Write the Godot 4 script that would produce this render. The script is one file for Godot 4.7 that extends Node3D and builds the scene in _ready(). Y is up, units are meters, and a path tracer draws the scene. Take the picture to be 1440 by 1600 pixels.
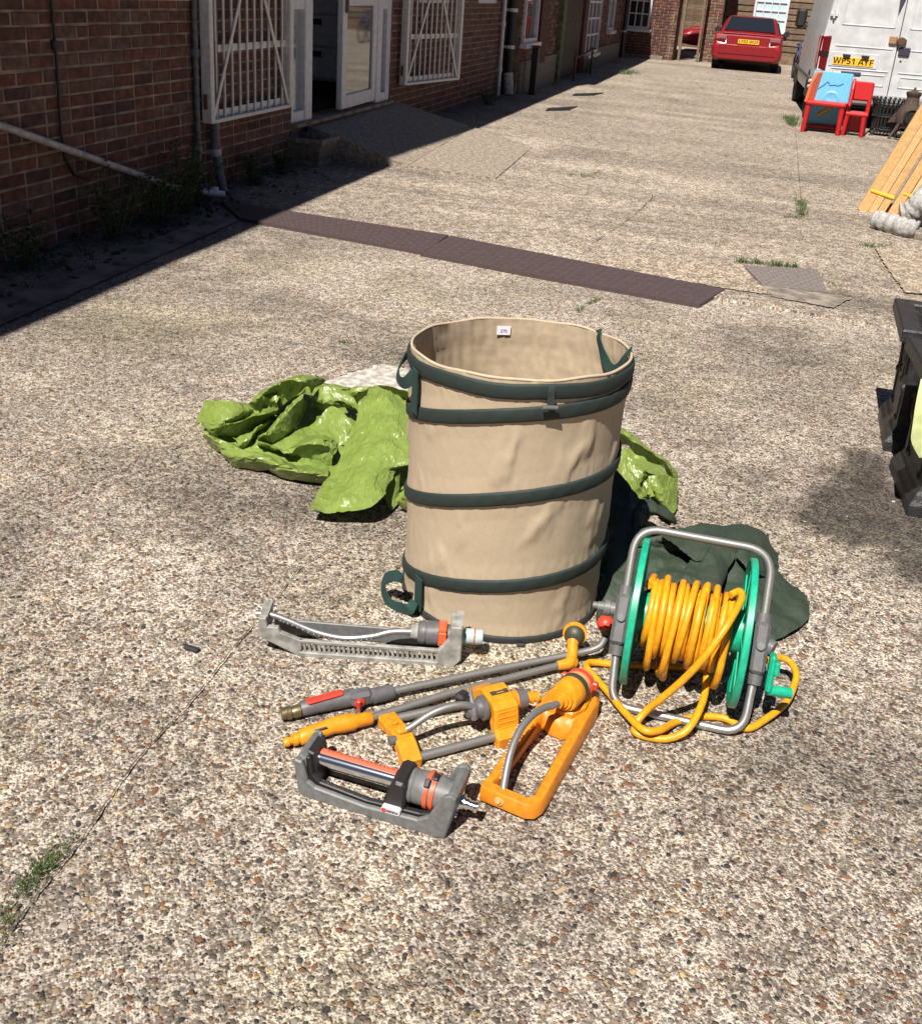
extends Node3D
# A yard beside a brick workshop: pop-up garden bin, crumpled tarpaulin, hose reel and garden sprinklers in the sun.

var M := {}
var N := {}
var rng := RandomNumberGenerator.new()
var crumple := FastNoiseLite.new()
var crumple_amp := 0.0
var ridge_amp := 0.0
var facets := false

# ---------------------------------------------------------------- colour and material helpers
func lin(r: float, g: float, b: float) -> Color:
	return Color(r, g, b).linear_to_srgb()

func noise_tex(freq: float, octaves: int, lo: float, hi: float, sd: int, kind := FastNoiseLite.TYPE_SIMPLEX_SMOOTH, fractal := FastNoiseLite.FRACTAL_FBM, size := 512) -> NoiseTexture2D:
	var f := FastNoiseLite.new()
	f.noise_type = kind
	f.frequency = freq
	f.fractal_type = fractal
	f.fractal_octaves = octaves
	f.seed = sd
	var g := Gradient.new()
	g.offsets = PackedFloat32Array([0.0, 1.0])
	g.colors = PackedColorArray([Color(lo, lo, lo), Color(hi, hi, hi)])
	var t := NoiseTexture2D.new()
	t.width = size
	t.height = size
	t.seamless = true
	t.noise = f
	t.color_ramp = g
	return t

func mat(c: Color, rough := 0.6, metal := 0.0, tex: Texture2D = null, sc := 3.0, bump: Texture2D = null, depth := 0.05) -> StandardMaterial3D:
	var m := StandardMaterial3D.new()
	m.albedo_color = c
	m.roughness = rough
	m.metallic = metal
	if tex or bump:
		m.uv1_triplanar = true
		m.uv1_world_triplanar = true
		m.uv1_scale = Vector3.ONE * sc
	if tex:
		m.albedo_texture = tex
	if bump:
		m.heightmap_enabled = true
		m.heightmap_texture = bump
		m.heightmap_scale = depth
	return m

# ---------------------------------------------------------------- node helpers
func thing(called: String, label: String, category: String, at := Vector3.ZERO, turn := 0.0, group := "") -> Node3D:
	var o := Node3D.new()
	o.name = called
	add_child(o, true)
	o.position = at
	o.rotation_degrees.y = turn
	tag(o, label, category, group)
	return o

func tag(o: Node3D, label: String, category: String, group := "", kind := "") -> void:
	if label: o.set_meta("label", label)
	if category: o.set_meta("category", category)
	if group: o.set_meta("group", group)
	if kind: o.set_meta("kind", kind)

func ms() -> SurfaceTool:
	var st := SurfaceTool.new()
	st.begin(Mesh.PRIMITIVE_TRIANGLES)
	return st

func mesh_of(st: SurfaceTool, m: Material) -> ArrayMesh:
	st.generate_normals()
	var me := st.commit()
	me.surface_set_material(0, m)
	return me

func put(called: String, st: SurfaceTool, m: Material, parent: Node3D = null) -> MeshInstance3D:
	# a mesh whose shape is given in the axes of its parent
	var o := MeshInstance3D.new()
	o.mesh = mesh_of(st, m)
	o.name = called
	(parent if parent else self).add_child(o, true)
	return o

func putw(called: String, st: SurfaceTool, m: Material, parent: Node3D) -> MeshInstance3D:
	# the same for a shape given in the scene's axes, under a parent that is moved but not turned
	var o := put(called, st, m, parent)
	var at := Vector3.ZERO
	var p: Node = parent
	while p is Node3D and p != self:
		at += (p as Node3D).position
		p = p.get_parent()
	o.position = -at
	return o

func structure(called: String, st: SurfaceTool, m: Material) -> MeshInstance3D:
	var o := put(called, st, m)
	o.set_meta("kind", "structure")
	return o

func piece(called: String, me: Mesh, m: Material, parent: Node3D, tr: Transform3D) -> MeshInstance3D:
	var o := MeshInstance3D.new()
	o.mesh = me
	if m: o.material_override = m
	o.name = called
	parent.add_child(o, true)
	o.transform = tr
	return o

# ---------------------------------------------------------------- shape helpers
func tri(st: SurfaceTool, a: Vector3, b: Vector3, c: Vector3) -> void:
	st.add_vertex(a)
	st.add_vertex(c)
	st.add_vertex(b)

func quad(st: SurfaceTool, a: Vector3, b: Vector3, c: Vector3, d: Vector3) -> void:
	tri(st, a, b, c)
	tri(st, a, c, d)

func flat(st: SurfaceTool) -> void:
	st.set_smooth_group(-1)

func box(st: SurfaceTool, c: Vector3, s: Vector3, b := Basis.IDENTITY, bev := 0.0) -> void:
	flat(st)
	var h := s * 0.5
	var e: float = minf(bev, minf(h.x, minf(h.y, h.z)) * 0.9)
	if e <= 0.0:
		var v := []
		for i in 8:
			v.append(c + b * Vector3(h.x * (1 if i & 1 else -1), h.y * (1 if i & 2 else -1), h.z * (1 if i & 4 else -1)))
		quad(st, v[4], v[5], v[7], v[6])
		quad(st, v[1], v[0], v[2], v[3])
		quad(st, v[5], v[1], v[3], v[7])
		quad(st, v[0], v[4], v[6], v[2])
		quad(st, v[6], v[7], v[3], v[2])
		quad(st, v[0], v[1], v[5], v[4])
		return
	# chamfered: every corner is three points
	var p := func(i: int, ax: int) -> Vector3:
		var q := Vector3((h.x if i & 1 else -h.x), (h.y if i & 2 else -h.y), (h.z if i & 4 else -h.z))
		for k in 3:
			if k != ax:
				q[k] -= signf(q[k]) * e
		return c + b * q
	var faces := [[4, 5, 7, 6, 2], [1, 0, 2, 3, 2], [5, 1, 3, 7, 0], [0, 4, 6, 2, 0], [6, 7, 3, 2, 1], [0, 1, 5, 4, 1]]
	for f in faces:
		quad(st, p.call(f[0], f[4]), p.call(f[1], f[4]), p.call(f[2], f[4]), p.call(f[3], f[4]))
	for i in 8:
		for ax in 3:
			var j: int = i ^ (1 << ax)
			if j < i: continue
			var u := (ax + 1) % 3
			var w := (ax + 2) % 3
			var a1: Vector3 = p.call(i, u)
			var a2: Vector3 = p.call(i, w)
			var b1: Vector3 = p.call(j, u)
			var b2: Vector3 = p.call(j, w)
			var n := (a2 - a1).cross(b1 - a1)
			var mid := (a1 + b2) * 0.5 - c
			if n.dot(mid) > 0: quad(st, a1, a2, b2, b1)
			else: quad(st, a2, a1, b1, b2)
		var x: Vector3 = p.call(i, 0)
		var y: Vector3 = p.call(i, 1)
		var z: Vector3 = p.call(i, 2)
		if (y - x).cross(z - x).dot(x - c) > 0: tri(st, x, y, z)
		else: tri(st, x, z, y)

func smooth_path(pts: Array, n: int) -> Array:
	# n points along a Catmull-Rom curve, evenly by parameter
	var out := []
	var last := pts.size() - 1
	for i in n:
		var t := float(i) / (n - 1) * last
		var k: int = mini(int(t), last - 1)
		var f := t - k
		var a: Vector3 = pts[maxi(k - 1, 0)]
		var b: Vector3 = pts[k]
		var c: Vector3 = pts[k + 1]
		var d: Vector3 = pts[mini(k + 2, last)]
		out.append(b.cubic_interpolate(c, a, d, f))
	return out

func frames(pts: Array, up := Vector3.ZERO) -> Array:
	var out := []
	var n := pts.size()
	var prev := Vector3.ZERO
	for i in n:
		var d: Vector3 = ((pts[mini(i + 1, n - 1)] as Vector3) - (pts[maxi(i - 1, 0)] as Vector3)).normalized()
		var s: Vector3
		if up != Vector3.ZERO:
			s = d.cross(up).normalized()
		elif prev == Vector3.ZERO:
			s = d.cross(Vector3.UP if absf(d.y) < 0.9 else Vector3.RIGHT).normalized()
		else:
			s = (prev - d * prev.dot(d)).normalized()
		prev = s
		out.append(Basis(s, s.cross(d).normalized() * 1.0, d))   # x side, y up, z along
	return out

func tube(st: SurfaceTool, pts: Array, r: float, sides := 10, radii: Array = [], caps := true) -> void:
	var fr := frames(pts)
	st.set_smooth_group(1)
	var rings := []
	for i in pts.size():
		var rr: float = radii[i] if radii.size() else r
		var ring := []
		for k in sides:
			var a := TAU * k / sides
			ring.append((pts[i] as Vector3) + ((fr[i] as Basis).x * cos(a) + (fr[i] as Basis).y * sin(a)) * rr)
		rings.append(ring)
	for i in pts.size() - 1:
		for k in sides:
			var k2 := (k + 1) % sides
			quad(st, rings[i][k], rings[i + 1][k], rings[i + 1][k2], rings[i][k2])
	if caps:
		flat(st)
		var e := pts.size() - 1
		for k in sides:
			tri(st, pts[0], rings[0][k], rings[0][(k + 1) % sides])
			tri(st, pts[e], rings[e][(k + 1) % sides], rings[e][k])

func rod(st: SurfaceTool, a: Vector3, b: Vector3, r: float, sides := 12, r2 := -1.0) -> void:
	tube(st, [a, b], r, sides, [r, r2 if r2 >= 0 else r])

func lathe(st: SurfaceTool, at: Vector3, axis: Vector3, prof: Array, seg := 24) -> void:
	# prof: Vector2(distance along the axis, radius)
	var d := axis.normalized()
	var s := d.cross(Vector3.UP if absf(d.y) < 0.9 else Vector3.RIGHT).normalized()
	var t := s.cross(d)
	var g := 1
	for i in prof.size() - 1:
		var p: Vector2 = prof[i]
		var q: Vector2 = prof[i + 1]
		if i > 0 and absf((p - (prof[i - 1] as Vector2)).angle_to(q - p)) > 0.6: g += 1
		st.set_smooth_group(g)
		for k in seg:
			var a := TAU * k / seg
			var b := TAU * (k + 1) / seg
			var ca := s * cos(a) + t * sin(a)
			var cb := s * cos(b) + t * sin(b)
			var v0 := at + d * p.x + ca * p.y
			var v1 := at + d * q.x + ca * q.y
			var v2 := at + d * q.x + cb * q.y
			var v3 := at + d * p.x + cb * p.y
			if p.y < 1e-6: tri(st, v0, v1, v2)
			elif q.y < 1e-6: tri(st, v0, v1, v3)
			else: quad(st, v0, v1, v2, v3)

func ball(st: SurfaceTool, at: Vector3, r: float, axis := Vector3.UP, squash := 1.0, seg := 18) -> void:
	var prof := []
	for i in 11:
		var a := PI * i / 10
		prof.append(Vector2(-cos(a) * r * squash, sin(a) * r if i % 10 else 0.0))
	lathe(st, at, axis, prof, seg)

func prism(st: SurfaceTool, poly: PackedVector2Array, tr: Transform3D, depth: float, bev := 0.0) -> void:
	# poly in the local x-y plane, extruded from z = 0 to z = depth
	flat(st)
	poly = poly.duplicate()
	var area := 0.0
	for i in poly.size():
		area += poly[i].cross(poly[(i + 1) % poly.size()])
	if area < 0: poly.reverse()
	var n := poly.size()
	var inner := PackedVector2Array()
	for i in n:
		var d1 := (poly[i] - poly[(i + n - 1) % n]).normalized()
		var d2 := (poly[(i + 1) % n] - poly[i]).normalized()
		var nn := (Vector2(-d1.y, d1.x) + Vector2(-d2.y, d2.x))
		nn = nn.normalized() if nn.length() > 1e-6 else Vector2(-d1.y, d1.x)
		var k := clampf(1.0 / maxf(nn.dot(Vector2(-d1.y, d1.x)), 0.3), 1.0, 2.0)
		inner.append(poly[i] + nn * bev * k)
	var ix := Geometry2D.triangulate_polygon(inner)
	var v := func(p: Vector2, z: float) -> Vector3: return tr * Vector3(p.x, p.y, z)
	for i in range(0, ix.size(), 3):
		var a := inner[ix[i]]
		var b := inner[ix[i + 1]]
		var c := inner[ix[i + 2]]
		if (b - a).cross(c - a) < 0:
			var w := b
			b = c
			c = w
		tri(st, v.call(a, depth), v.call(b, depth), v.call(c, depth))
		tri(st, v.call(a, 0.0), v.call(c, 0.0), v.call(b, 0.0))
	for i in n:
		var j := (i + 1) % n
		quad(st, v.call(poly[i], bev), v.call(poly[j], bev), v.call(poly[j], depth - bev), v.call(poly[i], depth - bev))
		if bev > 0:
			quad(st, v.call(poly[i], depth - bev), v.call(poly[j], depth - bev), v.call(inner[j], depth), v.call(inner[i], depth))
			quad(st, v.call(inner[i], 0.0), v.call(inner[j], 0.0), v.call(poly[j], bev), v.call(poly[i], bev))

func xy(a: Array) -> PackedVector2Array:
	var p := PackedVector2Array()
	for i in range(0, a.size(), 2): p.append(Vector2(a[i], a[i + 1]))
	return p

# local x = along, local y = up, extruded towards local z: an outline standing on edge
func upright(z: float) -> Transform3D:
	return Transform3D(Basis.IDENTITY, Vector3(0, 0, z))

# an outline in plan (x, z) extruded upwards from height y
func plan(y: float) -> Transform3D:
	return Transform3D(Basis(Vector3(1, 0, 0), Vector3(0, 0, 1), Vector3(0, 1, 0)), Vector3(0, y, 0))

func strap(st: SurfaceTool, pts: Array, across: Array, w: float, th: float) -> void:
	# a flat band along pts; across[i] is the direction of its width
	var n := pts.size()
	st.set_smooth_group(1)
	var r := []
	for i in n:
		var d: Vector3 = ((pts[mini(i + 1, n - 1)] as Vector3) - (pts[maxi(i - 1, 0)] as Vector3)).normalized()
		var a: Vector3 = (across[i] as Vector3)
		a = (a - d * a.dot(d)).normalized()
		var o := d.cross(a).normalized() * th * 0.5
		var c: Vector3 = pts[i]
		r.append([c + a * w * 0.5 + o, c + o * 1.5, c - a * w * 0.5 + o, c - a * w * 0.5 - o, c - o * 0.8, c + a * w * 0.5 - o])
	for i in n - 1:
		for k in 6:
			st.set_smooth_group([1, 1, 2, 3, 3, 4][k])
			quad(st, r[i][k], r[i][(k + 1) % 6], r[i + 1][(k + 1) % 6], r[i + 1][k])
	flat(st)
	for k in range(1, 5):
		tri(st, r[0][0], r[0][k + 1], r[0][k])
		tri(st, r[n - 1][0], r[n - 1][k], r[n - 1][k + 1])

func sheet(st: SurfaceTool, nu: int, nv: int, f: Callable) -> void:
	# a smooth grid; f(i, j) gives a point
	var p := []
	for j in nv + 1:
		var row := []
		for i in nu + 1: row.append(f.call(i, j))
		p.append(row)
	st.set_smooth_group(1)
	for j in nv:
		for i in nu:
			quad(st, p[j][i], p[j][i + 1], p[j + 1][i + 1], p[j + 1][i])

func loft(st: SurfaceTool, rows: Array, nu: int, nv: int, crease: FastNoiseLite, amp: float, floor_y := 0.004) -> void:
	# cloth over rows of points, with creases; stiff sheet breaks into small flat facets
	if facets:
		nu = maxi(4, int(nu * 0.6))
		nv = maxi(4, int(nv * 0.6))
	var g := []
	for r in rows: g.append(smooth_path(r, nu + 1))
	var p := []
	for j in nv + 1: p.append([])
	for i in nu + 1:
		var col := []
		for r in g: col.append(r[i])
		var c := smooth_path(col, nv + 1)
		for j in nv + 1: p[j].append(c[j])
	var q := []
	for j in nv + 1:
		var row := []
		for i in nu + 1:
			var n: Vector3 = ((p[j][mini(i + 1, nu)] as Vector3) - (p[j][maxi(i - 1, 0)] as Vector3)).cross((p[mini(j + 1, nv)][i] as Vector3) - (p[maxi(j - 1, 0)][i] as Vector3))
			n = n.normalized() if n.length() > 1e-12 else Vector3.UP
			if n.y < 0: n = -n
			var c: Vector3 = p[j][i]
			var v := c + n * amp * crease.get_noise_3dv(c) + n * ridge_amp * pow(clampf(0.5 + 0.5 * crease.get_noise_3dv(c * 1.6 + Vector3(5, 9, 2)), 0.0, 1.0), 5.0) + n * crumple_amp * (crumple.get_noise_3dv(c) + 0.4 * crumple.get_noise_3dv(c * 2.3 + Vector3(3, 1, 2)) + 1.0)
			if facets and i > 0 and j > 0 and i < nu and j < nv:
				v += ((p[j][i + 1] as Vector3) - c) * rng.randf_range(-0.4, 0.4) + ((p[j + 1][i] as Vector3) - c) * rng.randf_range(-0.4, 0.4)
			v.y = maxf(v.y, floor_y)
			row.append(v)
		q.append(row)
	st.set_smooth_group(1)
	for j in nv:
		for i in nu:
			if facets: st.set_smooth_group(-1 if rng.randf() < 0.55 else 1)
			if facets and (i + j) % 2:
				tri(st, q[j][i + 1], q[j + 1][i + 1], q[j + 1][i])
				tri(st, q[j][i], q[j][i + 1], q[j + 1][i])
			else: quad(st, q[j][i], q[j][i + 1], q[j + 1][i + 1], q[j + 1][i])

func letters(txt: String, size: float, m: Material, parent: Node3D, tr: Transform3D, called := "lettering", font_name := "Droid Sans", bold := true) -> MeshInstance3D:
	var t := TextMesh.new()
	var f := SystemFont.new()
	f.font_names = PackedStringArray([font_name])
	f.font_weight = 700 if bold else 400
	t.font = f
	t.text = txt
	t.font_size = 64
	t.pixel_size = size / 64.0
	t.depth = 0.002
	t.material = m
	var o := MeshInstance3D.new()
	o.mesh = t
	o.name = called
	parent.add_child(o, true)
	o.transform = tr
	return o

# ---------------------------------------------------------------- the scene
func _ready() -> void:
	rng.seed = 20240517
	set_view()
	set_light()
	set_materials()
	build_ground()
	build_workshop()
	build_far_end()
	build_wall_things()
	build_van()
	build_red_cars()
	build_right_side()
	build_garden_bin()
	build_tarpaulin()
	build_cover()
	build_hose_reel()
	build_grey_sprinkler()
	build_lances()
	build_rod_sprinkler()
	build_loop_sprinkler()
	build_chrome_sprinkler()
	build_small_growth()

func set_view() -> void:
	var cam := Camera3D.new()
	cam.name = "camera"
	cam.transform = Transform3D(Basis(Vector3(0.96229789, 0.0670077, -0.26361474), Vector3(-0.1610719, 0.92135589, -0.35377841), Vector3(0.21917712, 0.38290115, 0.89741189)).orthonormalized(), Vector3(0, 1.56, 0))
	cam.projection = Camera3D.PROJECTION_FRUSTUM
	cam.near = 0.05
	cam.far = 400.0
	cam.size = 0.05
	cam.frustum_offset = Vector2(0, -0.005)
	add_child(cam)
	cam.current = true

func set_light() -> void:
	var sky := ProceduralSkyMaterial.new()
	sky.sky_top_color = Color(0.34, 0.46, 0.68)
	sky.sky_horizon_color = Color(0.72, 0.77, 0.82)
	sky.sky_curve = 0.12
	sky.sky_energy_multiplier = 0.50
	sky.ground_horizon_color = Color(0.55, 0.55, 0.55)
	sky.ground_bottom_color = Color(0.3, 0.28, 0.25)
	sky.ground_energy_multiplier = 0.5
	var env := Environment.new()
	env.background_mode = Environment.BG_SKY
	env.sky = Sky.new()
	env.sky.sky_material = sky
	env.tonemap_mode = Environment.TONE_MAPPER_LINEAR
	env.tonemap_exposure = 1.68
	env.sdfgi_enabled = true
	env.ssao_enabled = true
	env.ssil_enabled = true
	var we := WorldEnvironment.new()
	we.name = "environment"
	we.environment = env
	add_child(we)
	var sun := DirectionalLight3D.new()
	sun.name = "sun"
	sun.light_color = Color(1.0, 0.965, 0.925)
	sun.light_energy = 1.6
	sun.light_angular_distance = 0.5
	sun.shadow_enabled = true
	add_child(sun)
	var az := deg_to_rad(11.2)
	var el := deg_to_rad(56.0)
	var to_sun := Vector3(-sin(az) * cos(el), sin(el), cos(az) * cos(el))
	sun.transform = Transform3D(Basis.looking_at(-to_sun, Vector3.UP), Vector3(0, 12, 0))

func set_materials() -> void:
	N.soft = noise_tex(0.012, 4, 0.86, 1.0, 1)
	N.blotch = noise_tex(0.008, 5, 0.62, 1.05, 2)
	N.grime = noise_tex(0.011, 5, 0.82, 1.04, 12)
	N.grain = noise_tex(0.09, 3, 0.7, 1.0, 3)
	N.fine = noise_tex(0.25, 2, 0.6, 1.0, 4)
	N.bump = noise_tex(0.06, 4, 0.0, 1.0, 5)
	N.weave = noise_tex(0.32, 2, 0.82, 1.0, 6, FastNoiseLite.TYPE_VALUE)
	N.crumple = noise_tex(0.035, 2, 0.0, 1.0, 9, FastNoiseLite.TYPE_CELLULAR, FastNoiseLite.FRACTAL_FBM)
	N.crease = noise_tex(0.014, 4, 0.0, 1.0, 7, FastNoiseLite.TYPE_SIMPLEX_SMOOTH, FastNoiseLite.FRACTAL_RIDGED)
	M.canvas = mat(lin(0.52, 0.425, 0.30), 0.9, 0, N.weave, 7.0, N.weave, 0.04)
	M.canvas_in = mat(lin(0.52, 0.42, 0.295), 0.9, 0, N.soft, 5.0, N.weave, 0.03)
	M.band = mat(lin(0.017, 0.030, 0.027), 0.72, 0, N.soft, 6.0, N.bump, 0.06)
	M.webbing = mat(lin(0.012, 0.058, 0.050), 0.85, 0, N.grain, 8.0, N.weave, 0.05)
	M.trim = mat(lin(0.022, 0.026, 0.026), 0.7, 0, N.soft, 6.0)
	M.tarp = mat(lin(0.205, 0.285, 0.062), 0.35, 0, N.soft, 3.0, N.crumple, 0.26)
	M.tarp.backlight_enabled = true
	M.tarp.backlight = Color(0.35, 0.35, 0.35)
	M.cover = mat(lin(0.030, 0.048, 0.030), 0.72, 0, N.soft, 3.0, N.bump, 0.12)
	M.yellow_hose = mat(lin(0.76, 0.33, 0.010), 0.42, 0, N.grime, 9.0)
	M.orange = mat(lin(0.74, 0.29, 0.012), 0.42, 0, N.grime, 7.0, N.bump, 0.02)
	M.orange_deep = mat(lin(0.70, 0.235, 0.012), 0.45, 0, N.grime, 7.0, N.bump, 0.02)
	M.orange_pale = mat(lin(0.74, 0.36, 0.14), 0.55, 0, N.soft, 9.0)
	M.red_plastic = mat(lin(0.62, 0.055, 0.03), 0.42, 0, N.grime, 9.0)
	M.red_orange = mat(lin(0.72, 0.105, 0.035), 0.45, 0, N.soft, 9.0)
	M.grey_plastic = mat(lin(0.115, 0.115, 0.12), 0.48, 0, N.grime, 8.0, N.bump, 0.02)
	M.mid_grey = mat(lin(0.15, 0.155, 0.155), 0.5, 0, N.grime, 8.0, N.bump, 0.02)
	M.pale_grey = mat(lin(0.37, 0.37, 0.34), 0.62, 0, N.blotch, 6.0, N.bump, 0.03)
	M.black_plastic = mat(lin(0.018, 0.018, 0.019), 0.5, 0, N.soft, 8.0)
	M.olive_black = mat(lin(0.05, 0.052, 0.03), 0.5, 0, N.soft, 8.0)
	M.aluminium = mat(lin(0.50, 0.50, 0.50), 0.42, 0.85, N.soft, 10.0)
	M.dull_metal = mat(lin(0.34, 0.34, 0.33), 0.5, 0.6, N.grain, 6.0)
	M.chrome = mat(lin(0.78, 0.78, 0.78), 0.12, 1.0)
	M.brass = mat(lin(0.21, 0.17, 0.09), 0.45, 0.7, N.soft, 12.0)
	M.green_plastic = mat(lin(0.010, 0.40, 0.235), 0.38, 0, N.grime, 7.0)
	M.teal_clear = mat(lin(0.42, 0.55, 0.56), 0.3, 0, N.soft, 14.0)
	M.white_paint = mat(lin(0.62, 0.62, 0.64), 0.5, 0, N.soft, 4.0)
	M.gate_white = mat(lin(0.80, 0.78, 0.74), 0.6, 0, N.soft, 3.0)
	M.rust = mat(lin(0.16, 0.07, 0.035), 0.9, 0, N.blotch, 10.0)
	M.mortar = mat(lin(0.36, 0.275, 0.20), 0.95, 0, N.blotch, 1.2, N.bump, 0.25)
	M.mortar_pale = mat(lin(0.42, 0.36, 0.29), 0.95, 0, N.blotch, 1.2, N.bump, 0.25)
	M.bricks = []
	for c in [[0.195, 0.076, 0.053], [0.155, 0.062, 0.046], [0.23, 0.088, 0.058], [0.12, 0.058, 0.048], [0.20, 0.105, 0.08]]:
		M.bricks.append(mat(lin(c[0], c[1], c[2]), 0.92, 0, N.blotch, 3.0, N.bump, 0.35))
	M.stucco = mat(lin(0.26, 0.17, 0.115), 0.95, 0, N.blotch, 0.8, N.bump, 0.4)
	M.stone = mat(lin(0.31, 0.27, 0.215), 0.95, 0, N.blotch, 4.0, N.bump, 0.5)
	M.white_stone = mat(lin(0.56, 0.55, 0.53), 0.95, 0, N.blotch, 7.0, N.bump, 0.5)
	M.smooth_concrete = mat(lin(0.40, 0.335, 0.245), 0.95, 0, N.blotch, 1.0, N.bump, 0.25)
	M.ramp = mat(lin(0.36, 0.31, 0.24), 0.95, 0, N.blotch, 1.3, N.fine, 0.3)
	M.cast_iron = mat(lin(0.034, 0.035, 0.036), 0.42, 0, N.blotch, 5.0, N.bump, 0.25)
	M.iron = mat(lin(0.03, 0.029, 0.028), 0.6, 0.3, N.grain, 8.0)
	M.rust_iron = mat(lin(0.085, 0.055, 0.04), 0.8, 0, N.blotch, 6.0, N.bump, 0.2)
	M.checker = mat(lin(0.082, 0.058, 0.058), 0.6, 0.1, N.soft, 2.0)
	M.checker_grey = mat(lin(0.20, 0.175, 0.155), 0.6, 0.1, N.soft, 3.0)
	M.timber = mat(lin(0.60, 0.37, 0.15), 0.75, 0, N.soft, 2.0, N.bump, 0.1)
	M.timber.uv1_scale = Vector3(3, 3, 3)
	M.timber_pale = mat(lin(0.66, 0.44, 0.20), 0.75, 0, N.soft, 3.0, N.bump, 0.1)
	M.old_boards = []
	for c in [[0.20, 0.135, 0.085], [0.245, 0.175, 0.115], [0.165, 0.115, 0.075]]:
		var mm := mat(lin(c[0], c[1], c[2]), 0.92, 0, N.blotch, 1.0, N.bump, 0.2)
		mm.uv1_scale = Vector3(0.9, 6.0, 0.9)
		M.old_boards.append(mm)
	M.upvc = mat(lin(0.72, 0.72, 0.76), 0.35, 0, N.soft, 2.0)
	M.pvc_pipe = mat(lin(0.60, 0.58, 0.53), 0.5, 0, N.blotch, 3.0)
	M.grey_pipe = mat(lin(0.17, 0.18, 0.20), 0.55, 0, N.blotch, 4.0)
	M.dark = mat(lin(0.012, 0.012, 0.013), 0.8)
	M.dark_wall = mat(lin(0.07, 0.06, 0.055), 0.9, 0, N.blotch, 1.0)
	M.cabinet = mat(lin(0.68, 0.71, 0.78), 0.5, 0, N.soft, 2.0)
	M.glass = StandardMaterial3D.new()
	M.glass.transparency = BaseMaterial3D.TRANSPARENCY_ALPHA
	M.glass.albedo_color = Color(0.75, 0.8, 0.82, 0.25)
	M.glass.roughness = 0.03
	M.glass.metallic_specular = 0.9
	M.mirror_glass = mat(lin(0.22, 0.225, 0.23), 0.04, 0.85)
	M.dark_glass = mat(lin(0.012, 0.014, 0.017), 0.06)
	M.dark_glass.metallic_specular = 0.8
	M.rubber = mat(lin(0.018, 0.018, 0.018), 0.85, 0, N.grain, 10.0)
	M.car_red = mat(lin(0.24, 0.006, 0.012), 0.4, 0, N.soft, 1.0)
	M.car_red.clearcoat_enabled = true
	M.car_red.clearcoat = 0.3
	M.car_red.clearcoat_roughness = 0.22
	M.van_white = mat(lin(0.60, 0.62, 0.64), 0.36, 0, N.soft, 0.7)
	M.van_white.clearcoat_enabled = true
	M.van_white.clearcoat = 0.4
	M.lamp_red = mat(lin(0.12, 0.006, 0.010), 0.2)
	M.lamp_dark = mat(lin(0.03, 0.012, 0.014), 0.2)
	M.lamp_clear = mat(lin(0.22, 0.10, 0.10), 0.35)
	M.plate_yellow = mat(lin(0.78, 0.46, 0.02), 0.5)
	M.ink = mat(lin(0.012, 0.012, 0.012), 0.6)
	M.play_red = mat(lin(0.50, 0.014, 0.016), 0.42, 0, N.soft, 4.0)
	M.play_blue = mat(lin(0.13, 0.44, 0.68), 0.42, 0, N.soft, 4.0)
	M.play_orange = mat(lin(0.72, 0.15, 0.05), 0.45, 0, N.soft, 4.0)
	M.play_yellow = mat(lin(0.62, 0.33, 0.04), 0.5, 0, N.soft, 4.0)
	M.strap_yellow = mat(lin(0.75, 0.40, 0.03), 0.5)
	M.lime = mat(lin(0.62, 0.70, 0.33), 0.5, 0, N.soft, 3.0)
	M.blade = []
	for c in [[0.055, 0.095, 0.018], [0.085, 0.12, 0.028], [0.12, 0.125, 0.045]]:
		var b := mat(lin(c[0], c[1], c[2]), 0.7)
		b.backlight_enabled = true
		b.backlight = Color(0.4, 0.4, 0.4)
		M.blade.append(b)
	M.leaf = mat(lin(0.05, 0.085, 0.025), 0.7, 0, N.soft, 9.0)
	M.leaf.backlight_enabled = true
	M.leaf.backlight = Color(0.3, 0.3, 0.3)

# ---------------------------------------------------------------- exposed aggregate concrete
const STONES := [[0.20, 0.165, 0.130, 4.0], [0.125, 0.105, 0.088, 3.6], [0.050, 0.047, 0.048, 2.0], [0.37, 0.27, 0.165, 2.4], [0.25, 0.115, 0.055, 2.8], [0.60, 0.56, 0.49, 2.0], [0.27, 0.19, 0.145, 2.0], [0.24, 0.225, 0.20, 3.0], [0.50, 0.36, 0.17, 0.8], [0.44, 0.40, 0.34, 2.5]]

func pick_stone() -> int:
	var t := rng.randf() * 25.1
	for i in STONES.size():
		t -= STONES[i][3]
		if t <= 0: return i
	return 0

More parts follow.
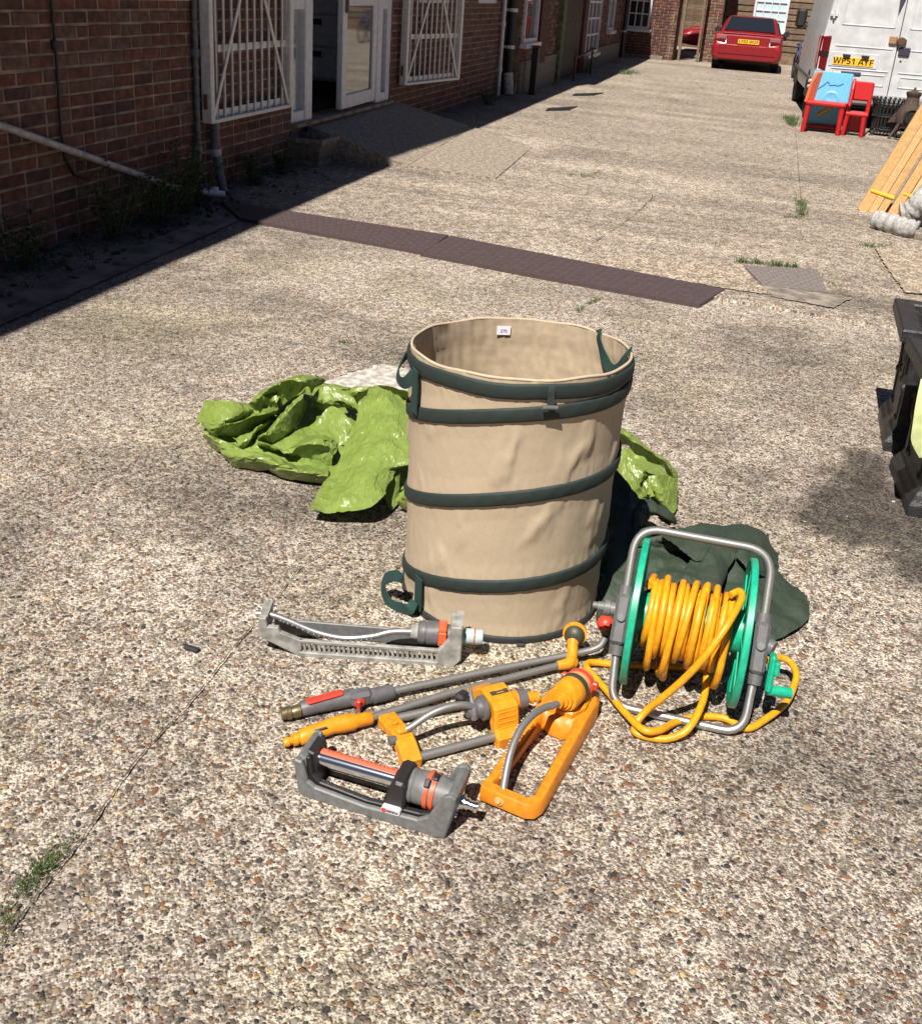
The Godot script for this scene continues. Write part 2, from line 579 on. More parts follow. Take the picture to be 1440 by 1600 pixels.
func aggregate_maps(n: int, metres: float, cover: float, rmin: float, rmax: float, base: Vector3, sd: int) -> Array:
	rng.seed = sd
	var f := FastNoiseLite.new()
	f.seed = sd
	f.frequency = 0.05
	f.fractal_octaves = 4
	var im := f.get_seamless_image(n, n)
	im.convert(Image.FORMAT_L8)
	var low := im.get_data()
	# patches of pale cement and brown worn matrix, in clusters
	f.frequency = 0.13
	f.fractal_octaves = 3
	f.seed = sd + 1
	im = f.get_seamless_image(n, n)
	im.convert(Image.FORMAT_L8)
	var mid := im.get_data()
	f.frequency = 0.028
	f.fractal_octaves = 3
	f.seed = sd + 2
	im = f.get_seamless_image(n, n)
	im.convert(Image.FORMAT_L8)
	var wide := im.get_data()
	var col := PackedByteArray()
	col.resize(n * n * 3)
	var hgt := PackedByteArray()
	hgt.resize(n * n)
	var lr := PackedByteArray()
	var lg := PackedByteArray()
	var lb := PackedByteArray()
	for v in 256:
		var k := smoothstep(0.32, 0.66, v / 255.0)
		var c := lin(lerpf(base.x * 0.31, base.x, k), lerpf(base.y * 0.29, base.y, k), lerpf(base.z * 0.27, base.z, k))
		lr.append(int(clampf(c.r, 0, 1) * 255))
		lg.append(int(clampf(c.g, 0, 1) * 255))
		lb.append(int(clampf(c.b, 0, 1) * 255))
	var o := 0
	for i in n * n:
		var v := clampi(mid[i] + ((low[i] - 128) >> 2) + (wide[i] - 128) * 5 / 8, 0, 255)
		# a little salt and pepper of sand
		if (i * 7919 + (i >> 7) * 104729) % 13 == 0: v = v >> 1
		col[o] = lr[v]
		col[o + 1] = lg[v]
		col[o + 2] = lb[v]
		o += 3
		hgt[i] = 30 + (v * 5 >> 3)
	var px := n / metres
	var area := 0.0
	var goal := cover * n * n
	# sand and fine grit first, pale and brown, then the stones
	for i in int(0.035 * n * n):
		var cx := rng.randi() % n
		var cy := rng.randi() % n
		var s = STONES[[0, 0, 3, 5, 9, 9, 9, 7, 1, 6][rng.randi() % 10]]
		var sh := rng.randf_range(0.7, 1.4)
		var c := lin(minf(s[0] * sh, 0.8), minf(s[1] * sh, 0.76), minf(s[2] * sh, 0.68))
		var cr := int(c.r * 255)
		var cg := int(c.g * 255)
		var cb := int(c.b * 255)
		var w := 1 + (rng.randi() & 1)
		var top := rng.randi_range(40, 190)
		for y in w + 1:
			var row := ((cy + y) % n) * n
			for x in w + (rng.randi() & 1):
				var at := row + (cx + x) % n
				hgt[at] = top
				col[at * 3] = cr
				col[at * 3 + 1] = cg
				col[at * 3 + 2] = cb
	while area < goal:
		var t := rng.randf()
		var r := (rmin + (rmax - rmin) * t * t * t) * px
		var e := rng.randf_range(0.55, 1.0)
		var a := rng.randf() * TAU
		var ca := cos(a)
		var sa := sin(a)
		var b := a + rng.randf_range(0.3, 1.3)
		var kx := cos(b) / (r * rng.randf_range(0.62, 1.0))
		var ky := sin(b) / (r * rng.randf_range(0.62, 1.0))
		var ia := 1.0 / r
		var ib := 1.0 / (r * e)
		var s = STONES[pick_stone()]
		var sh := rng.randf_range(0.6, 1.05)
		var c := lin(s[0] * sh, s[1] * sh, s[2] * sh)
		var cr := int(minf(c.r, 1.0) * 255)
		var cg := int(minf(c.g, 1.0) * 255)
		var cb := int(minf(c.b, 1.0) * 255)
		var top := rng.randi_range(120, 190)
		var cx := rng.randi() % n
		var cy := rng.randi() % n
		var w := int(ceil(r))
		for y in range(-w, w + 1):
			var row := ((cy + y + n) % n) * n
			for x in range(-w, w + 1):
				var u := (x * ca + y * sa) * ia
				var v := (y * ca - x * sa) * ib
				var d := u * u + v * v
				if d > 1.0: continue
				var q := absf(x * kx + y * ky)
				if q > 1.0: continue
				d = maxf(d, q * q)
				var at := row + (cx + x + n) % n
				var o3 := at * 3
				if d > 0.86:
					hgt[at] = 45
					col[o3] = (col[o3] + cr) >> 1
					col[o3 + 1] = (col[o3 + 1] + cg) >> 1
					col[o3 + 2] = (col[o3 + 2] + cb) >> 1
					continue
				hgt[at] = int(top * (1.0 - 0.5 * d * d)) + 30
				var g := 1.0 + 0.16 * ((low[(at * 5) % (n * n)] - 128) / 128.0)
				col[o3] = mini(255, int(cr * g))
				col[o3 + 1] = mini(255, int(cg * g))
				col[o3 + 2] = mini(255, int(cb * g))
		area += 2.2 * r * r * e
	var ci := Image.create_from_data(n, n, false, Image.FORMAT_RGB8, col)
	var hi := Image.create_from_data(n, n, false, Image.FORMAT_L8, hgt)
	return [ImageTexture.create_from_image(ci), ImageTexture.create_from_image(hi)]

func blob(p: Vector2, c: Vector2, rx: float, ry: float) -> float:
	return clampf(1.0 - ((p - c) / Vector2(rx, ry)).length(), 0.0, 1.0)

func ground_sheet(xs: Array, zs: Array, y: float, period: float, tint: Callable, uneven: FastNoiseLite, amp: float, m: Material) -> ArrayMesh:
	var v := PackedVector3Array()
	var c := PackedColorArray()
	var uv := PackedVector2Array()
	var nn := PackedVector3Array()
	var ix := PackedInt32Array()
	var w := xs.size()
	for z in zs:
		for x in xs:
			var h: float = amp * uneven.get_noise_2d(x * 1.0, z * 1.0)
			v.append(Vector3(x, y + h, z))
			var e := 0.05
			var dx: float = amp * (uneven.get_noise_2d(x + e, z) - uneven.get_noise_2d(x - e, z)) / (2 * e)
			var dz: float = amp * (uneven.get_noise_2d(x, z + e) - uneven.get_noise_2d(x, z - e)) / (2 * e)
			nn.append(Vector3(-dx, 1, -dz).normalized())
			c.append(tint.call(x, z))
			uv.append(Vector2(x, z) / period)
	for j in zs.size() - 1:
		for i in w - 1:
			var a := j * w + i
			ix.append_array([a, a + 1, a + w, a + 1, a + w + 1, a + w])
	var arr := []
	arr.resize(Mesh.ARRAY_MAX)
	arr[Mesh.ARRAY_VERTEX] = v
	arr[Mesh.ARRAY_NORMAL] = nn
	arr[Mesh.ARRAY_COLOR] = c
	arr[Mesh.ARRAY_TEX_UV] = uv
	arr[Mesh.ARRAY_INDEX] = ix
	var me := ArrayMesh.new()
	me.add_surface_from_arrays(Mesh.PRIMITIVE_TRIANGLES, arr)
	me.surface_set_material(0, m)
	return me

func steps(a: float, b: float, d: float) -> Array:
	var out := []
	var n := maxi(1, int(round(absf(b - a) / d)))
	for i in n + 1: out.append(a + (b - a) * i / n)
	return out

func sheet_mat(maps: Array, depth: float) -> StandardMaterial3D:
	var m := StandardMaterial3D.new()
	m.albedo_texture = maps[0]
	m.heightmap_enabled = true
	m.heightmap_texture = maps[1]
	m.heightmap_scale = depth
	m.roughness = 0.93
	m.vertex_color_use_as_albedo = true
	return m

const STRIP_NEAR := [Vector2(-3.80, -6.95), Vector2(-3.13, -6.212), Vector2(-1.763, -5.936), Vector2(-0.072, -5.619), Vector2(0.6, -5.55), Vector2(4.5, -5.2)]

func build_ground() -> void:
	var near := aggregate_maps(1536, 2.2, 0.30, 0.0017, 0.0075, Vector3(0.64, 0.585, 0.505), 11)
	var far := aggregate_maps(1024, 2.9, 0.20, 0.003, 0.009, Vector3(0.61, 0.55, 0.475), 12)
	N.far = far
	M.ramp = mat(Color(0.86, 0.85, 0.83), 0.95, 0, far[0], 0.55, far[1], 0.10)
	M.smooth_concrete = mat(Color(0.92, 0.90, 0.86), 0.95, 0, far[0], 0.3, far[1], 0.12)
	var rough := FastNoiseLite.new()
	rough.seed = 5
	rough.frequency = 0.55
	rough.fractal_octaves = 4
	var patch := FastNoiseLite.new()
	patch.seed = 8
	patch.frequency = 1.1
	patch.fractal_octaves = 5
	var smear := FastNoiseLite.new()
	smear.seed = 14
	smear.frequency = 0.9
	smear.fractal_octaves = 4
	var tint_near := func(x: float, z: float) -> Color:
		var p := Vector2(x, z)
		var k := 0.82 + 0.30 * patch.get_noise_2d(x, z) + 0.20 * patch.get_noise_2d(x * 4.0 + 30.0, z * 4.0)
		# dark worn smears and the ghosts of old slab edges
		k *= 1.0 - 0.34 * smoothstep(0.55, 0.95, 1.0 - absf(smear.get_noise_2d(x * 0.8, z * 1.4)) * 3.0) * clampf(0.6 + 1.6 * patch.get_noise_2d(x * 0.5 + 12.0, z * 0.5), 0.0, 1.0)
		k *= 1.0 + 0.22 * clampf(patch.get_noise_2d(x * 0.45 - 31.0, z * 0.6) * 2.0, -1.0, 1.0)
		# oily dark ground by the black planters
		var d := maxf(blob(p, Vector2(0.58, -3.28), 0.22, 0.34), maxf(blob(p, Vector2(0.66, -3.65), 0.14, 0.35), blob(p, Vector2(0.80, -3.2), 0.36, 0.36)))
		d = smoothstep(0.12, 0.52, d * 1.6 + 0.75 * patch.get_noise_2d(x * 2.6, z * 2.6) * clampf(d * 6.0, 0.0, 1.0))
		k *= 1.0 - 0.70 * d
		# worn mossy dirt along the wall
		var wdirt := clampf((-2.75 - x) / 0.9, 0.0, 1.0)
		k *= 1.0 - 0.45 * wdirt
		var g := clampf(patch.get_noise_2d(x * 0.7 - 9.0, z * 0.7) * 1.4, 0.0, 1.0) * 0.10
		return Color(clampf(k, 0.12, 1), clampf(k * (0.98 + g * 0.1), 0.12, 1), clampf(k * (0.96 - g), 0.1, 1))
	var xs := steps(-40, -4.2, 6.0) + steps(-4.1, 2.6, 0.05) + steps(2.9, 40, 6.0)
	var zs := steps(-90, -9, 9.0) + steps(-8.5, -0.6, 0.05) + steps(-0.4, 30, 6.0)
	var g1 := MeshInstance3D.new()
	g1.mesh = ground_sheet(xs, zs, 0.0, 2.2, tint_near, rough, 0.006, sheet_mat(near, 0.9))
	g1.name = "ground"
	add_child(g1)
	tag(g1, "pebbly exposed aggregate concrete of the yard in the foreground", "ground", "", "structure")
	# the yard beyond the metal strip: older, smoother, beige, with worn bands across it
	var tint_far := func(x: float, z: float) -> Color:
		var p := Vector2(x, z)
		var k := 0.74 + 0.24 * patch.get_noise_2d(x * 0.35, z * 1.1) + 0.14 * patch.get_noise_2d(x * 3.0, z * 3.0 + 7.0)
		k += 0.34 * patch.get_noise_2d(x * 0.14 + 40.0, z * 1.9)
		# scoured white places near the ramp and in the middle of the yard
		var wh := maxf(maxf(blob(p, Vector2(-2.330, -10.981), 0.55, 0.75), blob(p, Vector2(-0.356, -9.702), 0.6, 0.35)), maxf(blob(p, Vector2(-1.306, -10.128), 0.9, 0.25), blob(p, Vector2(-1.039, -6.359), 0.5, 0.3)))
		k += 0.30 * clampf(wh * 1.6 + 0.9 * patch.get_noise_2d(x * 2.5, z * 2.5), 0.0, 1.0) * signf(wh)
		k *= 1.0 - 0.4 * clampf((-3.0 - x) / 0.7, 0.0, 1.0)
		return Color(clampf(k, 0.15, 1), clampf(k * 0.975, 0.15, 1), clampf(k * 0.93, 0.12, 1))
	var fx := steps(-4.5, 4.5, 0.10)
	var fz := steps(0, 1, 1.0 / 130.0)
	var m2 := sheet_mat(far, 0.7)
	var arr_x := fx
	var me := ArrayMesh.new()
	var v := PackedVector3Array()
	var c := PackedColorArray()
	var uv := PackedVector2Array()
	var nn := PackedVector3Array()
	var ix := PackedInt32Array()
	for t in fz:
		for x in arr_x:
			var z0 := strip_edge(x) - 0.22
			var z: float = z0 + (-60.0 - z0) * t * t
			var h: float = 0.007 * rough.get_noise_2d(x * 0.6, z * 0.6)
			v.append(Vector3(x, -0.008 if t == 0.0 else 0.012 + h, z))
			nn.append(Vector3.UP)
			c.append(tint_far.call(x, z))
			uv.append(Vector2(x, z) / 2.9)
	var w := arr_x.size()
	for j in fz.size() - 1:
		for i in w - 1:
			var a := j * w + i
			ix.append_array([a, a + w, a + 1, a + 1, a + w, a + w + 1])
	var arr := []
	arr.resize(Mesh.ARRAY_MAX)
	arr[Mesh.ARRAY_VERTEX] = v
	arr[Mesh.ARRAY_NORMAL] = nn
	arr[Mesh.ARRAY_COLOR] = c
	arr[Mesh.ARRAY_TEX_UV] = uv
	arr[Mesh.ARRAY_INDEX] = ix
	me.add_surface_from_arrays(Mesh.PRIMITIVE_TRIANGLES, arr)
	me.surface_set_material(0, m2)
	var g2 := MeshInstance3D.new()
	g2.mesh = me
	g2.name = "road"
	add_child(g2)
	tag(g2, "smoother beige concrete running back to the red car", "road", "", "structure")
	build_pebbles()
	build_ground_details()

func strip_edge(x: float) -> float:
	for i in STRIP_NEAR.size() - 1:
		var a: Vector2 = STRIP_NEAR[i]
		var b: Vector2 = STRIP_NEAR[i + 1]
		if x <= b.x: return lerpf(a.y, b.y, clampf((x - a.x) / (b.x - a.x), 0.0, 1.0))
	return (STRIP_NEAR[-1] as Vector2).y

func build_pebbles() -> void:
	# single stones standing proud of the worn cement
	rng.seed = 77
	var st := ms()
	st.set_smooth_group(1)
	var rings := [[0.0, 1.0], [0.55, 0.86], [1.0, 0.3], [0.8, -0.6]]
	var pts := []
	for r in rings:
		var row := []
		for k in 7:
			var a: float = TAU * k / 7 + 0.25 * (r[0] as float)
			var q: float = (r[0] as float) * (1.0 + 0.30 * sin(k * 2.4) + 0.16 * cos(k * 5.1))
			row.append(Vector3(cos(a) * q, r[1], sin(a) * q))
		pts.append(row)
	flat(st)
	for j in 3:
		for k in 7:
			var k2 := (k + 1) % 7
			if j == 0: tri(st, pts[0][0], pts[1][k2], pts[1][k])
			else: quad(st, pts[j][k], pts[j][k2], pts[j + 1][k2], pts[j + 1][k])
	var m := mat(Color.WHITE, 0.7, 0, N.grain, 40.0)
	m.vertex_color_use_as_albedo = true
	var mm := MultiMesh.new()
	mm.transform_format = MultiMesh.TRANSFORM_3D
	mm.use_colors = true
	mm.mesh = mesh_of(st, m)
	var count := 4000
	mm.instance_count = count
	for i in count:
		var z := -0.75 - 3.4 * pow(rng.randf(), 1.5)
		var x := rng.randf_range(-0.55 + z * 0.55, 0.35 - z * 0.28)
		var t := rng.randf()
		var r := 0.0022 + 0.0052 * t * t * t * t
		var b := Basis(Vector3.UP, rng.randf() * TAU).scaled(Vector3(r * rng.randf_range(0.8, 1.4), r * rng.randf_range(0.14, 0.30), r))
		b = Basis(Vector3(1, 0, 0), rng.randf_range(-0.25, 0.25)) * b
		mm.set_instance_transform(i, Transform3D(b, Vector3(x, -0.0004 + r * 0.05, z)))
		var s = STONES[pick_stone()] if i > 260 else STONES[[5, 5, 9, 8, 3, 4][rng.randi() % 6]]
		var sh := rng.randf_range(0.55, 1.0) if i > 260 else rng.randf_range(0.9, 1.3)
		mm.set_instance_color(i, Color(minf(s[0] * sh, 1), minf(s[1] * sh, 1), minf(s[2] * sh, 1)))
	var o := MultiMeshInstance3D.new()
	o.multimesh = mm
	o.name = "pebbles"
	add_child(o)
	tag(o, "brown, grey and orange pebbles set in the yard's worn cement", "pebbles", "", "stuff")

func patch_sheet(called: String, pts: Array, y: float, m: Material, rough_edge := 0.0) -> MeshInstance3D:
	# a thin sheet on the ground, its outline given by points (x, z)
	var poly := PackedVector2Array()
	for i in pts.size():
		var a: Vector2 = pts[i]
		var b: Vector2 = pts[(i + 1) % pts.size()]
		if rough_edge <= 0.0:
			poly.append(a)
			continue
		var n := maxi(2, int((b - a).length() / (rough_edge * 2.0)))
		for k in n:
			poly.append(a.lerp(b, float(k) / n) + Vector2(rng.randf_range(-1, 1), rng.randf_range(-1, 1)) * rough_edge)
	var st := ms()
	flat(st)
	var ix := Geometry2D.triangulate_polygon(poly)
	if ix.is_empty():
		poly = PackedVector2Array(pts)
		ix = Geometry2D.triangulate_polygon(poly)
	for i in range(0, ix.size(), 3):
		var a := poly[ix[i]]
		var b := poly[ix[i + 1]]
		var c := poly[ix[i + 2]]
		var q := [Vector3(a.x, y, a.y), Vector3(b.x, y, b.y), Vector3(c.x, y, c.y)]
		if (b - a).cross(c - a) > 0: tri(st, q[0], q[2], q[1])
		else: tri(st, q[0], q[1], q[2])
	return structure(called, st, m)

func build_ground_details() -> void:
	rng.seed = 5
	# white spill behind the tarpaulin
	patch_sheet("spilled_paint_patch", [Vector2(-1.491, -3.683), Vector2(-1.433, -3.825), Vector2(-1.354, -3.983), Vector2(-1.182, -3.978), Vector2(-1.017, -3.905), Vector2(-0.963, -3.624), Vector2(-1.189, -3.579), Vector2(-1.381, -3.655)], 0.009, mat(lin(0.62, 0.58, 0.52), 0.9, 0, N.blotch, 5.0, N.fine, 0.2), 0.012)
	# pale slab at the right edge
	patch_sheet("concrete_slab", [Vector2(1.053, -7.750), Vector2(1.464, -8.081), Vector2(1.439, -6.575), Vector2(1.111, -6.520), Vector2(1.076, -7.026)], 0.022, M.smooth_concrete, 0.01)
	# smoother patch between the metal strip and the checker cover
	patch_sheet("concrete_patch", [Vector2(-0.557, -6.603), Vector2(0.144, -6.713), Vector2(0.227, -6.304), Vector2(0.320, -6.035), Vector2(0.053, -6.054), Vector2(-0.824, -6.178)], 0.0205, M.smooth_concrete, 0.01)
	patch_sheet("mortar_patch", [Vector2(0.228, -6.257), Vector2(0.641, -6.237), Vector2(0.785, -6.226), Vector2(0.660, -5.935), Vector2(0.327, -6.010)], 0.0195, mat(lin(0.30, 0.26, 0.215), 0.95, 0, N.blotch, 2.0, N.bump, 0.3), 0.012)
	# low worn path of plain cement along the wall
	patch_sheet("pavement_strip", [Vector2(-3.313, -4.041), Vector2(-3.292, -4.959), Vector2(-3.362, -6.295), Vector2(-3.123, -6.171), Vector2(-3.075, -4.773), Vector2(-3.058, -3.710), Vector2(-3.043, -3.447)], 0.0095, mat(lin(0.25, 0.215, 0.19), 0.95, 0, N.blotch, 1.2, N.bump, 0.2), 0.01)
	# dirt in the joints between the slabs
	var dirt := mat(lin(0.12, 0.10, 0.08), 0.95, 0, N.blotch, 4.0)
	for j in [[Vector3(-0.986, 0, -1.03), Vector3(-0.992, 0, -1.141), Vector3(-0.994, 0, -1.279), Vector3(-1.012, 0, -1.499), Vector3(-1, 0, -1.707), Vector3(-1.003, 0, -1.936), Vector3(-0.998, 0, -2.152), Vector3(-1, 0, -2.325), Vector3(-0.956, 0, -2.457)], [Vector3(-0.684, 0, -5.207), Vector3(-0.351, 0, -5.255), Vector3(-0.017, 0, -5.223), Vector3(0.305, 0, -5.236), Vector3(0.616, 0, -5.205), Vector3(0.854, 0, -5.144)], [Vector3(0.588, 0, -8.788), Vector3(0.619, 0, -10.402), Vector3(0.665, 0, -12.805), Vector3(0.722, 0, -15.65), Vector3(0.752, 0, -17.057)], [Vector3(-0.828, 0, -6.879), Vector3(-0.664, 0, -8.195), Vector3(-0.704, 0, -9.098), Vector3(-1.436, 0, -9.771), Vector3(-1.913, 0, -8.868), Vector3(-2.763, 0, -8.764)], [Vector3(-2.118, 0, -5.764), Vector3(-1.818, 0, -5.976), Vector3(-1.633, 0, -6.686), Vector3(-1.254, 0, -6.79)]]:
		var st := ms()
		flat(st)
		var c := smooth_path(j, (j as Array).size() * 9)
		for i in c.size() - 1:
			var a: Vector3 = c[i]
			var b: Vector3 = c[i + 1]
			var s := (b - a).cross(Vector3.UP).normalized()
			var w0 := 0.0013 + 0.0012 * sin(i * 1.7) * sin(i * 0.61)
			var w1 := 0.0013 + 0.0012 * sin((i + 1) * 1.7) * sin((i + 1) * 0.61)
			a += s * 0.0015 * sin(i * 2.3)
			b += s * 0.0015 * sin((i + 1) * 2.3)
			var y := 0.0075 if a.z > strip_edge(a.x) else 0.0215
			if y > 0.02:
				w0 *= 1.6
				w1 *= 1.6
			a.y = y
			b.y = y
			quad(st, a - s * w0, a + s * w0, b + s * w1, b - s * w1)
		structure("ground_joint", st, dirt)
	# cover plates over the drain: two long checker plates
	checker_plate("drain_cover_plate", [Vector2(-3.491, -6.636), Vector2(-1.756, -6.483), Vector2(-1.756, -5.940), Vector2(-3.130, -6.212)], "brown checker plate over the drain, running back into the building's shadow", M.checker, 0.05)
	checker_plate("drain_cover_plate", [Vector2(-1.736, -6.474), Vector2(0.057, -6.026), Vector2(-0.067, -5.608), Vector2(-1.772, -5.912)], "brown checker plate over the drain, lying wholly in the sun", M.checker, 0.05)
	checker_plate("manhole_cover", [Vector2(0.153, -6.682), Vector2(0.615, -6.855), Vector2(0.647, -6.270), Vector2(0.273, -6.235)], "grey checker plate manhole cover with grass along its back edge", M.checker_grey, 0.035)
	# two thin dark plates lying by the wall further back
	for q in [[Vector3(-2.68, 0, -14.862), Vector3(-2.363, 0, -15.51), Vector3(-2.395, 0, -14.917), Vector3(-2.656, 0, -14.546)], [Vector3(-2.728, 0, -17.478), Vector3(-2.343, 0, -18.148), Vector3(-2.441, 0, -17.552), Vector3(-2.717, 0, -17.159)]]:
		var st := ms()
		var c := []
		for p in q: c.append((p as Vector3) + Vector3(0, 0.026, 0))
		flat(st)
		quad(st, c[3], c[2], c[1], c[0])
		for i in 4:
			var d := Vector3(0, -0.012, 0)
			quad(st, c[i], c[(i + 1) % 4], c[(i + 1) % 4] + d, c[i] + d)
		var far: bool = c[0].z < -17.0
		var o := thing("metal_plate", "thin dark metal plate at the edge of the shadow, " + ("the further of two" if far else "the nearer of two"), "metal plate", (c[0] + c[2]) * 0.5 * Vector3(1, 0, 1))
		putw("plate", st, M.iron, o)
		for p in [c[0], c[2]]:
			var s2 := ms()
			box(s2, p + Vector3(0, -0.018, 0), Vector3(0.04, 0.016, 0.04))
			putw("spacer", s2, M.iron, o)

func checker_plate(called: String, c: Array, label: String, m: Material, pitch: float) -> void:
	var mid := Vector3.ZERO
	var v := []
	for p in c: v.append(Vector3(p.x, 0.022, p.y))
	for p in v: mid += p * 0.25
	var o := thing(called, label, "metal cover", Vector3(mid.x, 0, mid.z))
	var st := ms()
	flat(st)
	quad(st, v[3], v[2], v[1], v[0])
	for i in 4:
		quad(st, v[i], v[(i + 1) % 4], v[(i + 1) % 4] - Vector3(0, 0.03, 0), v[i] - Vector3(0, 0.03, 0))
	putw("plate", st, m, o)
	# raised lozenges in alternating directions
	var s := ms()
	flat(s)
	var u: Vector3 = (v[1] - v[0])
	var w: Vector3 = (v[3] - v[0])
	var nu := int(u.length() / pitch)
	var nw := int(w.length() / pitch)
	for i in nu:
		for j in nw:
			var a := (i + 0.5) / nu
			var b := (j + 0.5) / nw
			var p: Vector3 = (v[0] as Vector3).lerp(v[1], a).lerp((v[3] as Vector3).lerp(v[2], a), b)
			var d := (u.normalized() + w.normalized() * (1.0 if (i + j) % 2 else -1.0)).normalized() * pitch * 0.42
			var e := d.cross(Vector3.UP).normalized() * pitch * 0.13
			var up := Vector3(0, 0.0035, 0)
			tri(s, p - d, p + up, p - e)
			tri(s, p - e, p + up, p + d)
			tri(s, p + d, p + up, p + e)
			tri(s, p + e, p + up, p - d)
	var t := putw("checker_pattern", s, m, o)
	t.set_meta("kind", "stuff")

# ---------------------------------------------------------------- brickwork
func brick_meshes() -> Array:
	if N.has("bricks"): return N.bricks
	rng.seed = 31
	var out := []
	for k in 5:
		var st := ms()
		flat(st)
		# 0.215 long (x), 0.065 high (y), face at z = 0, body behind; worn corners
		var o := []
		for c in [[-1, -1], [1, -1], [1, 1], [-1, 1]]:
			o.append(Vector3(c[0] * (0.1075 - rng.randf() * 0.003), c[1] * (0.0318 - rng.randf() * 0.0028), -0.001 - rng.randf() * 0.002))
		var f := []
		for p in o: f.append(Vector3(p.x * 0.965, p.y * 0.90, rng.randf() * 0.004 - 0.001))
		var b := []
		for p in o: b.append(Vector3(p.x, p.y, -0.03))
		quad(st, f[0], f[1], f[2], f[3])
		for i in 4:
			var j := (i + 1) % 4
			quad(st, o[i], o[j], f[j], f[i])
			quad(st, b[i], b[j], o[j], o[i])
		st.generate_normals()
		out.append(st.commit())
	N.bricks = out
	return out

func lay_bricks(parent: Node3D, origin: Vector3, along: Vector3, out: Vector3, length: float, y0: float, y1: float, holes: Array, singles: int, priority: Callable, mats: Array, called := "brick") -> void:
	# courses of bricks on a wall face; the nearest ones are single objects, the rest one mass
	var meshes := brick_meshes()
	var b := Basis(along, Vector3.UP, out)
	var spots := []
	var rows := int((y1 - y0) / 0.075)
	for r in rows:
		var y := y0 + 0.0375 + r * 0.075
		var s := -0.1125 if r % 2 else 0.0
		while s < length:
			var w := 0.225
			if rng.randf() < 0.10: w = 0.1125
			var a := maxf(s, 0.0)
			var e := minf(s + w, length)
			s += w
			if e - a < 0.04: continue
			# cut at the openings
			var runs := [[a, e]]
			for h in holes:
				if y < h[1] or y > h[3]: continue
				var next := []
				for q in runs:
					if h[2] <= q[0] or h[0] >= q[1]: next.append(q)
					else:
						if h[0] - q[0] > 0.04: next.append([q[0], h[0]])
						if q[1] - h[2] > 0.04: next.append([h[2], q[1]])
				runs = next
			for q in runs:
				var c: float = (q[0] + q[1]) * 0.5
				var k: float = (q[1] - q[0] - 0.014) / 0.215
				var bb := b.rotated(out, rng.randf_range(-0.006, 0.006)).scaled_local(Vector3(k, 1.0, 1.0))
				var p := origin + along * c + Vector3(0, y + rng.randf_range(-0.002, 0.002), 0) + out * rng.randf_range(-0.002, 0.003)
				spots.append([float(priority.call(p)), Transform3D(bb, p), rng.randi() % meshes.size(), mini(rng.randi() % (mats.size() + 2), mats.size() - 1) if rng.randf() < 0.8 else 0])
	spots.sort_custom(func(p, q): return p[0] < q[0])
	for i in mini(singles, spots.size()):
		piece(called, meshes[spots[i][2]], mats[spots[i][3]], parent, spots[i][1])
	if spots.size() <= singles: return
	# the rest
	var m := mats[0].duplicate() as StandardMaterial3D
	m.albedo_color = Color.WHITE
	m.vertex_color_use_as_albedo = true
	var mm := MultiMesh.new()
	mm.transform_format = MultiMesh.TRANSFORM_3D
	mm.use_colors = true
	mm.mesh = meshes[0]
	mm.instance_count = spots.size() - singles
	for i in range(singles, spots.size()):
		mm.set_instance_transform(i - singles, spots[i][1])
		var c: Color = (mats[spots[i][3]] as StandardMaterial3D).albedo_color.srgb_to_linear()
		mm.set_instance_color(i - singles, c)
	var o := MultiMeshInstance3D.new()
	o.multimesh = mm
	o.material_override = m
	o.name = "brickwork"
	parent.add_child(o, true)
	o.set_meta("kind", "stuff")

func slab(st: SurfaceTool, a: Vector3, b: Vector3) -> void:
	box(st, (a + b) * 0.5, (b - a).abs())

# ---------------------------------------------------------------- the brick workshop on the left
const WX := -3.74

